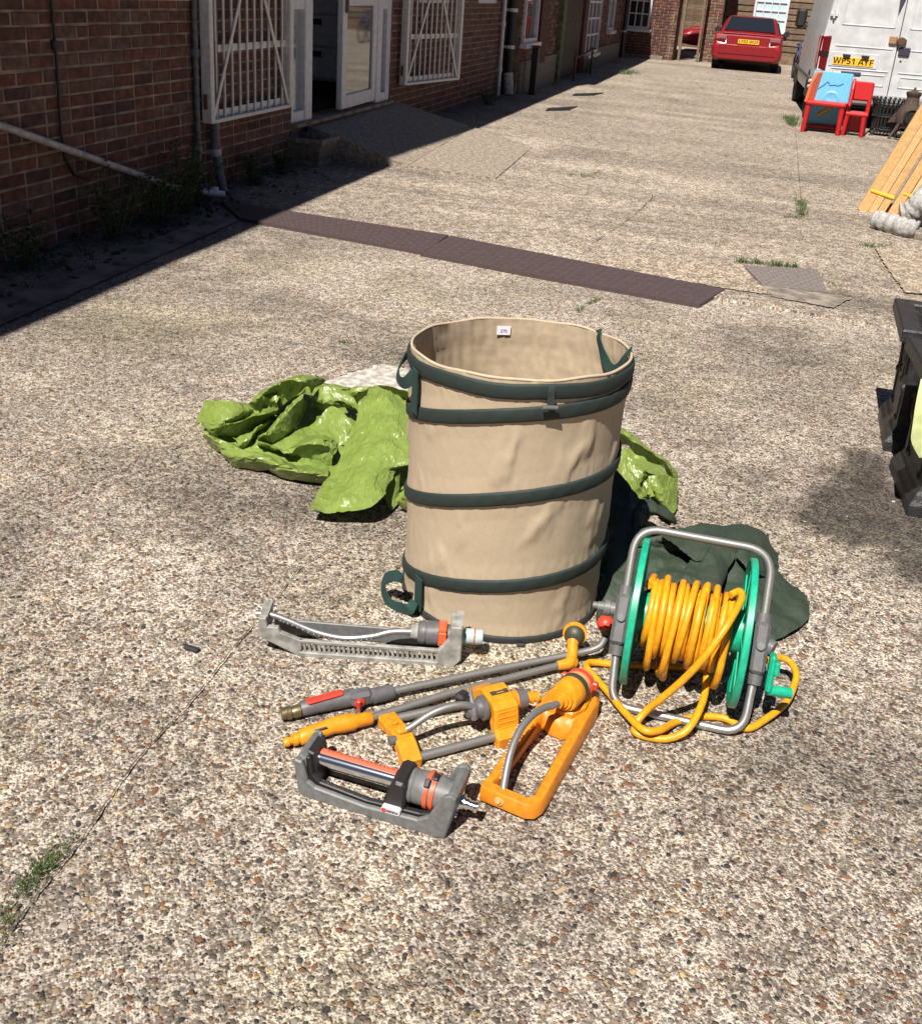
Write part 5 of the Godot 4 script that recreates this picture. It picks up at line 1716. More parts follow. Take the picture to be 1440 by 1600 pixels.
	loft(st, [[Vector3(-0.253, 0.13, -3.07), Vector3(-0.203, 0.15, -3.011), Vector3(-0.153, 0.16, -2.907), Vector3(-0.117, 0.12, -2.901)], [Vector3(-0.227, 0.12, -2.894), Vector3(-0.177, 0.13, -2.829), Vector3(-0.136, 0.13, -2.794), Vector3(-0.1, 0.1, -2.837)], [Vector3(-0.205, 0.09, -2.694), Vector3(-0.165, 0.11, -2.644), Vector3(-0.135, 0.1, -2.666), Vector3(-0.105, 0.09, -2.725)], [Vector3(-0.193, 0.03, -2.569), Vector3(-0.161, 0.045, -2.547), Vector3(-0.137, 0.05, -2.553), Vector3(-0.117, 0.07, -2.618)]], 44, 40, n, 0.014)
	putw("bunched_fabric", st, M.cover, o)

# ---------------------------------------------------------------- hose reel
func reel_at(x: float, s: float) -> Vector3:
	# a point of the leaning tube frame, s metres up from the bar on the ground
	return Vector3(x, 0.014 + s * 0.857, -2.02 - s * 0.515)

func arc_corner(a: Vector3, b: Vector3, c: Vector3, r: float) -> Array:
	var u := (a - b).normalized()
	var w := (c - b).normalized()
	var p := b + u * r
	var q := b + w * r
	var out := []
	for i in 9:
		var t := i / 8.0
		out.append(p.lerp(b, t).lerp(b.lerp(q, t), t))
	return out

func build_hose_reel() -> void:
	var o := thing("hose_reel", "garden hose reel with bright green discs in a leaning grey tube frame", "hose reel", Vector3(0.07, 0, -2.13))
	var xl := -0.088
	var xr := 0.234
	var st := ms()
	var pts := [reel_at(xl, 0.25)]
	pts += arc_corner(reel_at(xl, 0.25), reel_at(xl, 0.425), reel_at(xr, 0.425), 0.065)
	pts += arc_corner(reel_at(xl, 0.425), reel_at(xr, 0.425), reel_at(xr, 0.25), 0.065)
	pts.append(reel_at(xr, 0.25))
	tube(st, pts, 0.0098, 14)
	putw("handle_bar", st, M.dull_metal, o)
	st = ms()
	pts = [reel_at(xl, 0.16)]
	pts += arc_corner(reel_at(xl, 0.16), reel_at(xl + 0.008, 0.0), reel_at(xr, 0.0), 0.05)
	pts += arc_corner(reel_at(xl, 0.0), reel_at(xr - 0.008, 0.0), reel_at(xr, 0.16), 0.05)
	pts.append(reel_at(xr, 0.16))
	tube(st, pts, 0.0095, 14)
	putw("foot_bar", st, M.aluminium, o)
	var up := Vector3(0, 0.857, -0.515)
	var b := Basis(Vector3(1, 0, 0), up, Vector3(0, 0.515, 0.857))
	var ax := Vector3(0, 0.200, -2.15)
	for s in [0, 1]:
		var x := xl if s == 0 else xr
		st = ms()
		lathe(st, reel_at(x, 0.115), up, [Vector2(0, 0.0), Vector2(0, 0.0165), Vector2(0.05, 0.0185), Vector2(0.13, 0.0185), Vector2(0.165, 0.0165), Vector2(0.165, 0.0125)], 14)
		box(st, reel_at(x, 0.20) + b.z * 0.004, Vector3(0.036, 0.12, 0.045), b, 0.008)
		putw("bracket", st, M.grey_plastic, o)
		st = ms()
		lathe(st, reel_at(x, 0.205) + b.z * 0.024, b.z, [Vector2(0, 0.011), Vector2(0.008, 0.011), Vector2(0.010, 0.009), Vector2(0.010, 0.0)], 12)
		putw("bolt", st, M.mid_grey, o)
	# discs
	for s in [0, 1]:
		var x := -0.058 if s == 0 else 0.192
		var dir := Vector3(-1, 0, 0) if s == 0 else Vector3(1, 0, 0)
		st = ms()
		lathe(st, ax * Vector3(0, 1, 1) + Vector3(x, 0, 0), dir, [Vector2(-0.003, 0.0), Vector2(-0.003, 0.156), Vector2(-0.008, 0.166), Vector2(-0.008, 0.173), Vector2(-0.006, 0.176), Vector2(0.007, 0.176), Vector2(0.009, 0.173), Vector2(0.009, 0.166), Vector2(0.003, 0.156), Vector2(0.003, 0.05), Vector2(0.014, 0.045), Vector2(0.014, 0.0)], 56)
		var d := putw("disc", st, M.green_plastic, o)
		for k in 8:
			st = ms()
			var a := TAU * (k + 0.3) / 8
			var c := Vector3(x, ax.y, ax.z) + Vector3(0, sin(a), cos(a)) * 0.102
			box(st, c + dir * 0.001, Vector3(0.014, 0.006, 0.10), Basis(Vector3(1, 0, 0), -a), 0.001)
			putw("rib", st, M.green_plastic, d)
	st = ms()
	rod(st, ax + Vector3(-0.06, 0, 0), ax + Vector3(0.19, 0, 0), 0.052, 20)
	putw("drum", st, M.green_plastic, o)
	# inlet on the left, crank on the right
	st = ms()
	lathe(st, ax + Vector3(-0.105, 0.005, 0.02), Vector3(-1, 0, 0), [Vector2(0, 0.016), Vector2(0.012, 0.016), Vector2(0.012, 0.020), Vector2(0.026, 0.020), Vector2(0.027, 0.012), Vector2(0.042, 0.011), Vector2(0.043, 0.0085), Vector2(0.054, 0.0085), Vector2(0.055, 0.0)], 18)
	putw("inlet", st, M.mid_grey, o)
	st = ms()
	box(st, Vector3(0.266, 0.150, -2.085), Vector3(0.016, 0.090, 0.042), Basis(Vector3(1, 0, 0), -0.25), 0.006)
	box(st, Vector3(0.276, 0.168, -2.078), Vector3(0.012, 0.032, 0.020), Basis(Vector3(1, 0, 0), -0.25), 0.003)
	var cr := putw("crank", st, M.green_plastic, o)
	st = ms()
	rod(st, Vector3(0.264, 0.112, -2.07), Vector3(0.318, 0.106, -2.085), 0.0115, 14, 0.0130)
	putw("grip", st, M.green_plastic, cr)
	st = ms()
	rod(st, ax + Vector3(0.20, 0, 0), Vector3(0.265, 0.19, -2.12), 0.02, 14)
	putw("axle", st, M.grey_plastic, o)

	# the hose wound on it: a thing of its own
	rng.seed = 15
	var h := thing("garden_hose", "yellow garden hose wound on the green reel with loose loops on the ground", "garden hose", Vector3(0.07, 0, -2.0))
	var p := []
	var turns := 13
	for i in turns * 20 + 1:
		var t := i / 20.0
		var a := t * TAU + PI * 0.5
		var k := int(t)
		var x := -0.038 + 0.0150 * t + 0.0025 * sin(t * 9.0)
		var r := 0.072 + 0.007 * sin(k * 2.3) + (0.012 if k in [2, 5, 9] else 0.0)
		var low := maxf(0.0, -sin(a))
		r += low * [0.0, 0.055, 0.01, 0.012, 0.075, 0.015, 0.008, 0.02, 0.03, 0.01, 0.012, 0.03, 0.01, 0.0][k]
		p.append(Vector3(x, ax.y + sin(a) * r * 1.03, ax.z + cos(a) * r))
	st = ms()
	tube(st, p, 0.0086, 10)
	putw("coil", st, M.yellow_hose, h)
	# a second, looser layer
	p = []
	for i in 6 * 20 + 1:
		var t := i / 20.0
		var a := -t * TAU + PI * 0.5
		var x := 0.155 - 0.030 * t + 0.006 * sin(t * 5.0)
		var r := 0.090 + 0.004 * sin(t * 3.1) + maxf(0.0, -sin(a)) * (0.05 if int(t) in [0, 4] else 0.012)
		p.append(Vector3(x, ax.y + sin(a) * r, ax.z + cos(a) * r))
	st = ms()
	tube(st, p, 0.0086, 10)
	putw("coil", st, M.yellow_hose, h)
	st = ms()
	var strand := [Vector3(0.147, 0.312, -2.116), Vector3(0.167, 0.316, -2.134), Vector3(0.173, 0.312, -2.112), Vector3(0.16, 0.302, -2.062), Vector3(0.142, 0.28, -2.019), Vector3(0.112, 0.225, -1.988), Vector3(0.076, 0.158, -1.981), Vector3(0.036, 0.095, -1.98), Vector3(0.007, 0.05, -1.983), Vector3(-0.012, 0.022, -1.963), Vector3(-0.007, 0.013, -1.939), Vector3(0.05, 0.012, -1.941), Vector3(0.09, 0.024, -1.958), Vector3(0.109, 0.042, -1.977), Vector3(0.122, 0.055, -2.016), Vector3(0.13, 0.068, -2.063), Vector3(0.129, 0.095, -2.114)]
	tube(st, smooth_path(strand, 130), 0.0086, 12)
	putw("loose_strand", st, M.yellow_hose, h)
	st = ms()
	strand = [Vector3(0.269, 0.075, -2.243), Vector3(0.295, 0.07, -2.274), Vector3(0.327, 0.062, -2.281), Vector3(0.344, 0.055, -2.251), Vector3(0.342, 0.045, -2.216), Vector3(0.322, 0.028, -2.154), Vector3(0.277, 0.016, -2.09), Vector3(0.235, 0.011, -2.048), Vector3(0.183, 0.011, -2.067), Vector3(0.124, 0.011, -2.05), Vector3(0.076, 0.014, -2.01), Vector3(0.041, 0.032, -1.944), Vector3(0.005, 0.036, -1.928), Vector3(-0.044, 0.026, -1.989), Vector3(-0.089, 0.022, -2.052), Vector3(-0.136, 0.022, -2.108), Vector3(-0.155, 0.022, -2.136), Vector3(-0.145, 0.018, -2.162), Vector3(-0.091, 0.012, -2.182), Vector3(-0.027, 0.011, -2.202), Vector3(0.067, 0.011, -2.231), Vector3(0.161, 0.011, -2.245)]
	tube(st, smooth_path(strand, 200), 0.0086, 12)
	putw("loose_strand", st, M.yellow_hose, h)

# ---------------------------------------------------------------- grey sprinkler by the bin
func build_grey_sprinkler() -> void:
	# local x from left to right, z towards the camera, front face at z = 0
	var o := thing("oscillating_sprinkler", "pale grey oscillating sprinkler with a slotted front rail, lying against the canvas bin", "sprinkler", Vector3(-0.859, 0, -1.951), 13.8)
	var st := ms()
	# front rail: two strips with the little posts between the slots
	box(st, Vector3(0.188, 0.0405, -0.006), Vector3(0.345, 0.010, 0.011), Basis.IDENTITY, 0.002)
	box(st, Vector3(0.188, 0.006, -0.004), Vector3(0.345, 0.013, 0.014), Basis.IDENTITY, 0.002)
	put("front_rail", st, M.pale_grey, o)
	st = ms()
	for i in 29:
		var x := 0.020 + 0.339 * i / 28.0
		var bb := Basis(Vector3(0, 0, 1), 0.16)
		box(st, Vector3(x - 0.003, 0.024, -0.007), Vector3(0.0062, 0.026, 0.009), bb)
	var posts := put("slot_bars", st, M.pale_grey, o)
	posts.set_meta("kind", "stuff")
	st = ms()
	prism(st, xy([-0.084, 0.048, 0.012, 0.0, 0.022, 0.0, 0.022, 0.0455, 0.017, 0.0455, -0.030, 0.064, -0.036, 0.078, -0.062, 0.078, -0.066, 0.102, -0.084, 0.102]), upright(-0.014), 0.014, 0.002)
	prism(st, xy([-0.084, 0.050, -0.064, 0.044, -0.064, 0.100, -0.084, 0.100]), upright(-0.085), 0.072, 0.003)
	put("left_end", st, M.pale_grey, o)
	st = ms()
	prism(st, xy([0.356, 0.0, 0.400, 0.0, 0.416, 0.020, 0.416, 0.112, 0.412, 0.117, 0.386, 0.117, 0.383, 0.080, 0.358, 0.0455]), upright(-0.014), 0.016, 0.003)
	prism(st, xy([0.384, 0.004, 0.400, 0.004, 0.416, 0.022, 0.416, 0.114, 0.386, 0.114]), upright(-0.080), 0.068, 0.004)
	put("right_end", st, M.pale_grey, o)
	st = ms()
	box(st, Vector3(0.165, 0.026, -0.079), Vector3(0.45, 0.044, 0.008), Basis(Vector3(0, 0, 1), -0.012), 0.002)
	put("rear_rail", st, M.mid_grey, o)
	# curved spray tube with its row of nozzles
	st = ms()
	var tp := smooth_path([Vector3(-0.098, 0.088, -0.04), Vector3(-0.06, 0.087, -0.04), Vector3(-0.02, 0.076, -0.038), Vector3(0.05, 0.052, -0.032), Vector3(0.12, 0.042, -0.028), Vector3(0.19, 0.050, -0.032), Vector3(0.235, 0.064, -0.036), Vector3(0.275, 0.068, -0.038), Vector3(0.31, 0.068, -0.038)], 44)
	tube(st, tp, 0.0078, 12)
	var tb := put("spray_tube", st, M.aluminium, o)
	st = ms()
	for i in 19:
		var c: Vector3 = tp[9 + i]
		rod(st, c, c + Vector3(0, -0.004, 0.0105), 0.0022, 6)
	var nz := put("nozzle_row", st, M.aluminium, tb)
	nz.set_meta("kind", "stuff")
	var mc := Vector3(0.288, 0.068, -0.040)
	var xd := Vector3(1, 0, 0)
	st = ms()
	lathe(st, mc, xd, [Vector2(0, 0.008), Vector2(0, 0.0185), Vector2(0.018, 0.0195), Vector2(0.018, 0.0)], 20)
	put("tube_collar", st, M.pale_grey, o)
	st = ms()
	lathe(st, mc, xd, [Vector2(0.016, 0.0), Vector2(0.017, 0.024), Vector2(0.022, 0.028), Vector2(0.035, 0.029), Vector2(0.036, 0.027), Vector2(0.039, 0.027), Vector2(0.040, 0.030), Vector2(0.068, 0.030), Vector2(0.068, 0.0)], 28)
	put("motor", st, M.grey_plastic, o)
	st = ms()
	for k in 6:
		var bb := Basis(Vector3(1, 0, 0), TAU * (k + 0.35) / 6)
		box(st, mc + Vector3(0.0785, 0, 0) + bb * Vector3(0, 0.022, 0), Vector3(0.020, 0.019, 0.0305), bb, 0.0025)
	put("red_collar", st, M.red_orange, o)
	st = ms()
	lathe(st, mc, xd, [Vector2(0.088, 0.02), Vector2(0.112, 0.02), Vector2(0.112, 0.0)], 20)
	put("shaft", st, M.mid_grey, o)
	st = ms()
	lathe(st, Vector3(0.416, 0.066, -0.040), xd, [Vector2(0, 0.0), Vector2(0, 0.0195), Vector2(0.028, 0.0195), Vector2(0.028, 0.018), Vector2(0.032, 0.018), Vector2(0.032, 0.0195), Vector2(0.050, 0.0185), Vector2(0.052, 0.012), Vector2(0.046, 0.0)], 14)
	var cn := put("hose_connector", st, M.teal_clear, o)
	st = ms()
	lathe(st, Vector3(0.416, 0.066, -0.040), xd, [Vector2(0.0282, 0.0185), Vector2(0.0285, 0.0205), Vector2(0.0315, 0.0205), Vector2(0.0318, 0.0185)], 16)
	put("orange_ring", st, M.red_orange, cn)

# ---------------------------------------------------------------- two watering lances
func build_lances() -> void:
	var a := thing("watering_lance", "long grey watering lance with a red trigger and brass end", "watering lance", Vector3(-0.645, 0, -1.844))
	var p0 := Vector3(-0.782, 0.021, -1.717)
	var p1 := Vector3(-0.751, 0.021, -1.747)
	var p2 := Vector3(-0.656, 0.024, -1.821)
	var p3 := Vector3(-0.619, 0.026, -1.834)
	var p4 := Vector3(-0.571, 0.027, -1.873)
	var d := (p4 - p1).normalized()
	var st := ms()
	lathe(st, p0, d, [Vector2(0, 0.0), Vector2(0, 0.013), Vector2(0.012, 0.0135), Vector2(0.013, 0.0155), Vector2(0.022, 0.0155), Vector2(0.023, 0.012), Vector2(0.030, 0.0145), Vector2((p1 - p0).length(), 0.0145)], 16)
	putw("brass_end", st, M.brass, a)
	st = ms()
	tube(st, [p1, p1 + d * 0.004, p1.lerp(p2, 0.25), p1.lerp(p2, 0.6), p2, p3], 0.018, 14, [0.0145, 0.0178, 0.0182, 0.0185, 0.0205, 0.0175])
	putw("grip", st, M.grey_plastic, a)
	st = ms()
	var s0 := Vector3(-0.737, 0.04, -1.753)
	var s1 := Vector3(-0.671, 0.044, -1.81)
	box(st, (s0 + s1) * 0.5, Vector3((s1 - s0).length(), 0.010, 0.020), Basis((s1 - s0).normalized(), Vector3.UP, (s1 - s0).normalized().cross(Vector3.UP)).orthonormalized(), 0.004)
	putw("trigger", st, M.red_plastic, a)
	st = ms()
	box(st, Vector3(-0.634, 0.03, -1.825), Vector3(0.052, 0.036, 0.034), Basis(d, Vector3.UP, d.cross(Vector3.UP)).orthonormalized(), 0.008)
	putw("valve_body", st, M.grey_plastic, a)
	st = ms()
	lathe(st, Vector3(-0.635, 0.026, -1.816), d.cross(Vector3.UP).normalized(), [Vector2(0.0, 0.014), Vector2(0.012, 0.013), Vector2(0.014, 0.010), Vector2(0.014, 0.0)], 14)
	box(st, Vector3(-0.633, 0.028, -1.805) + d.cross(Vector3.UP).normalized() * 0.010, Vector3(0.008, 0.024, 0.008), Basis.IDENTITY, 0.002)
	putw("red_knob", st, M.red_plastic, a)
	st = ms()
	box(st, Vector3(-0.633, 0.047, -1.82), Vector3(0.020, 0.0016, 0.003), Basis(d, Vector3.UP, d.cross(Vector3.UP)).orthonormalized())
	putw("white_arrow", st, M.white_paint, a)
	st = ms()
	lathe(st, p3, (p4 - p3).normalized(), [Vector2(0, 0.0165), Vector2(0.010, 0.0165), Vector2(0.012, 0.0185), Vector2(0.040, 0.0175), Vector2((p4 - p3).length(), 0.0155), Vector2((p4 - p3).length(), 0.0)], 18)
	putw("sleeve", st, M.grey_plastic, a)
	st = ms()
	var tp := [p4 - d * 0.01, Vector3(-0.369, 0.028, -2.031), Vector3(-0.179, 0.035, -2.167)]
	tp += smooth_path([Vector3(-0.154, 0.04, -2.18), Vector3(-0.134, 0.048, -2.193), Vector3(-0.126, 0.058, -2.21), Vector3(-0.125, 0.066, -2.227)], 12)
	tube(st, tp, 0.0088, 14)
	putw("lance_tube", st, M.dull_metal, a)
	st = ms()
	lathe(st, Vector3(-0.124, 0.066, -2.219), Vector3(0, 0.8, -0.6), [Vector2(0, 0.010), Vector2(0.006, 0.014), Vector2(0.018, 0.018), Vector2(0.020, 0.0)], 16)
	putw("rose_neck", st, M.grey_plastic, a)
	st = ms()
	ball(st, Vector3(-0.129, 0.09, -2.234), 0.0225)
	putw("red_rose", st, M.red_plastic, a)

	var b := thing("watering_lance", "orange handled watering lance with a round orange and black rose", "watering lance", Vector3(-0.614, 0, -1.761))
	var q0 := Vector3(-0.739, 0.02, -1.633)
	var q1 := Vector3(-0.713, 0.021, -1.659)
	var q2 := Vector3(-0.659, 0.024, -1.717)
	var q3 := Vector3(-0.623, 0.025, -1.742)
	var q4 := Vector3(-0.587, 0.024, -1.772)
	var e := (q4 - q0).normalized()
	st = ms()
	lathe(st, q0, (q1 - q0).normalized(), [Vector2(0, 0.0), Vector2(0, 0.0075), Vector2(0.006, 0.0105), Vector2(0.012, 0.0105), Vector2(0.013, 0.0085), Vector2(0.020, 0.0085), Vector2(0.021, 0.0135), Vector2(0.030, 0.0145), Vector2(0.031, 0.0125), Vector2(0.05, 0.0125)], 16)
	putw("hose_tail", st, M.orange, b)
	st = ms()
	tube(st, [q1, q1 + e * 0.004, q1.lerp(q2, 0.5), q2, q2.lerp(q3, 0.5), q3, q3.lerp(q4, 0.25), q4 - e * 0.003, q4], 0.018, 14, [0.0155, 0.0178, 0.0180, 0.0182, 0.0200, 0.0195, 0.0155, 0.0150, 0.0125])
	putw("grip", st, M.orange, b)
	var eb := Basis(e, Vector3.UP, e.cross(Vector3.UP)).orthonormalized()
	st = ms()
	box(st, Vector3(-0.673, 0.04, -1.681) , Vector3(0.028, 0.0012, 0.004), eb)
	putw("grip_print", st, M.grey_plastic, b)
	st = ms()
	tube(st, [q4 - e * 0.01, Vector3(-0.448, 0.024, -1.912), Vector3(-0.292, 0.026, -2.047), Vector3(-0.199, 0.028, -2.125)], 0.0088, 14)
	putw("lance_tube", st, M.dull_metal, b)
	st = ms()
	tube(st, smooth_path([Vector3(-0.224, 0.027, -2.106), Vector3(-0.197, 0.028, -2.125), Vector3(-0.195, 0.036, -2.148), Vector3(-0.199, 0.05, -2.171), Vector3(-0.2, 0.058, -2.188)], 16), 0.013, 12, [0.011, 0.012, 0.013, 0.014, 0.014, 0.014, 0.014, 0.014, 0.014, 0.014, 0.014, 0.014, 0.015, 0.016, 0.018, 0.02])
	ball(st, Vector3(-0.192, 0.024, -2.138), 0.0165)
	putw("elbow", st, M.orange, b)
	st = ms()
	var hc := Vector3(-0.199, 0.068, -2.199)
	var hd := Vector3(0.05, 0.25, 0.95).normalized()
	lathe(st, hc - hd * 0.02, hd, [Vector2(0, 0.0), Vector2(0.001, 0.016), Vector2(0.010, 0.026), Vector2(0.022, 0.0305), Vector2(0.028, 0.0305), Vector2(0.029, 0.027), Vector2(0.026, 0.0)], 26)
	var rc := putw("rose_cup", st, M.orange, b)
	st = ms()
	lathe(st, hc + hd * 0.004 - Vector3(0, 0.004, 0), hd, [Vector2(0, 0.0275), Vector2(0.008, 0.026), Vector2(0.016, 0.020), Vector2(0.021, 0.010), Vector2(0.022, 0.0)], 26)
	putw("rose_face", st, M.olive_black, rc)

# ---------------------------------------------------------------- orange sprinkler on two grey rods
func build_rod_sprinkler() -> void:
	var o := thing("oscillating_sprinkler", "orange oscillating sprinkler with two grey metal rods and a black tap", "sprinkler", Vector3(-0.468, 0, -1.687), 40.6)
	for q in [[Vector3(0.018, 0.016, 0.004), Vector3(0.20, 0.020, 0.010)], [Vector3(-0.004, 0.018, -0.128), Vector3(0.19, 0.024, -0.112)]]:
		var st := ms()
		rod(st, q[0], q[1], 0.0098, 14)
		put("rod", st, M.dull_metal, o)
	# left foot: an arch from rod to rod
	var st := ms()
	prism(st, xy([0.020, 0.0, 0.024, 0.027, 0.010, 0.033, -0.012, 0.044, -0.040, 0.052, -0.058, 0.051, -0.085, 0.040, -0.112, 0.036, -0.134, 0.032, -0.136, 0.004, -0.114, 0.004, -0.090, 0.018, -0.050, 0.024, -0.016, 0.012, -0.008, 0.0]), Transform3D(Basis(Vector3(0, 0, 1), Vector3.UP, Vector3(-1, 0, 0)), Vector3(0.020, 0, 0)), 0.044, 0.004)
	var lf := put("left_foot", st, M.orange, o)
	for k in 4:
		st = ms()
		box(st, Vector3(-0.003, 0.0385 + 0.0036 * k, -0.004 - 0.009 * k), Vector3(0.028, 0.004, 0.004), Basis(Vector3(1, 0, 0), 0.6), 0.001)
		put("rib", st, M.orange, lf)
	st = ms()
	box(st, Vector3(-0.003, 0.056, -0.046), Vector3(0.028, 0.016, 0.022), Basis.IDENTITY, 0.006)
	box(st, Vector3(-0.003, 0.041, -0.092), Vector3(0.012, 0.008, 0.028), Basis(Vector3(1, 0, 0), -0.4), 0.003)
	put("pivot", st, M.orange, lf)
	st = ms()
	rod(st, Vector3(-0.036, 0.042, -0.036), Vector3(-0.020, 0.042, -0.036), 0.010, 10)
	put("peg", st, M.grey_plastic, lf)
	# right housing
	st = ms()
	prism(st, xy([0.030, 0.0, 0.034, 0.028, 0.016, 0.044, 0.006, 0.088, -0.010, 0.098, -0.066, 0.099, -0.086, 0.084, -0.112, 0.060, -0.136, 0.046, -0.140, 0.004, -0.105, 0.004, -0.082, 0.052, -0.020, 0.050, -0.006, 0.020, 0.004, 0.0]), Transform3D(Basis(Vector3(0, 0, 1), Vector3.UP, Vector3(-1, 0, 0)), Vector3(0.258, 0, 0)), 0.062, 0.005)
	var rh := put("housing", st, M.orange, o)
	for k in 4:
		st = ms()
		box(st, Vector3(0.226, 0.080 - 0.012 * k, 0.0065 + 0.0028 * k), Vector3(0.044, 0.004, 0.005), Basis(Vector3(1, 0, 0), -0.2), 0.001)
		put("rib", st, M.orange, rh)
	st = ms()
	box(st, Vector3(0.228, 0.0998, -0.038), Vector3(0.044, 0.003, 0.013), Basis.IDENTITY, 0.001)
	put("badge", st, M.olive_black, rh)
	st = ms()
	for q in [[0.0, 0.004], [0.0, -0.004]]:
		box(st, Vector3(0.228, 0.1018, -0.038 + q[1]), Vector3(0.018, 0.0012, 0.0014))
	put("badge_print", st, M.orange_pale, rh)
	# grey motor and tap
	st = ms()
	lathe(st, Vector3(0.190, 0.072, -0.032), Vector3(-1, 0, 0), [Vector2(0, 0.028), Vector2(0.008, 0.028), Vector2(0.012, 0.022), Vector2(0.030, 0.016), Vector2(0.044, 0.014), Vector2(0.045, 0.0)], 20)
	put("motor", st, M.grey_plastic, o)
	st = ms()
	rod(st, Vector3(0.158, 0.074, -0.040), Vector3(0.152, 0.100, -0.050), 0.013, 12, 0.010)
	var tap := put("tap", st, M.black_plastic, o)
	st = ms()
	box(st, Vector3(0.146, 0.092, -0.058), Vector3(0.032, 0.026, 0.026), Basis(Vector3(0, 1, 0), 0.5), 0.006)
	put("tap_knob", st, M.black_plastic, tap)
	st = ms()
	tube(st, smooth_path([Vector3(0.160, 0.060, -0.020), Vector3(0.158, 0.082, -0.022), Vector3(0.160, 0.100, -0.044), Vector3(0.166, 0.112, -0.062)], 12), 0.005, 8, [0.009, 0.009, 0.008, 0.008, 0.007, 0.007, 0.006, 0.006, 0.005, 0.005, 0.004, 0.003])
	put("lever", st, M.mid_grey, tap)
	# curved spray tube
	st = ms()
	var tp := smooth_path([Vector3(-0.004, 0.052, -0.044), Vector3(0.020, 0.062, -0.042), Vector3(0.060, 0.084, -0.040), Vector3(0.100, 0.095, -0.036), Vector3(0.140, 0.094, -0.030), Vector3(0.172, 0.078, -0.024)], 30)
	tube(st, tp, 0.0082, 12)
	put("spray_tube", st, M.dull_metal, o)
	# hose tail on the right
	st = ms()
	var xd := Vector3(1, 0, 0.12).normalized()
	lathe(st, Vector3(0.258, 0.070, -0.034), xd, [Vector2(0, 0.022), Vector2(0.014, 0.022), Vector2(0.015, 0.0)], 18)
	put("socket", st, M.orange_deep, o)
	st = ms()
	lathe(st, Vector3(0.272, 0.070, -0.032), xd, [Vector2(0, 0.015), Vector2(0.001, 0.023), Vector2(0.022, 0.022), Vector2(0.023, 0.0)], 12)
	put("nut", st, M.grey_plastic, o)
	st = ms()
	lathe(st, Vector3(0.294, 0.070, -0.029), xd, [Vector2(0, 0.012), Vector2(0.010, 0.012), Vector2(0.011, 0.014), Vector2(0.016, 0.014), Vector2(0.017, 0.011), Vector2(0.022, 0.011), Vector2(0.023, 0.013), Vector2(0.030, 0.012), Vector2(0.031, 0.0)], 16)
	put("hose_tail", st, M.orange, o)

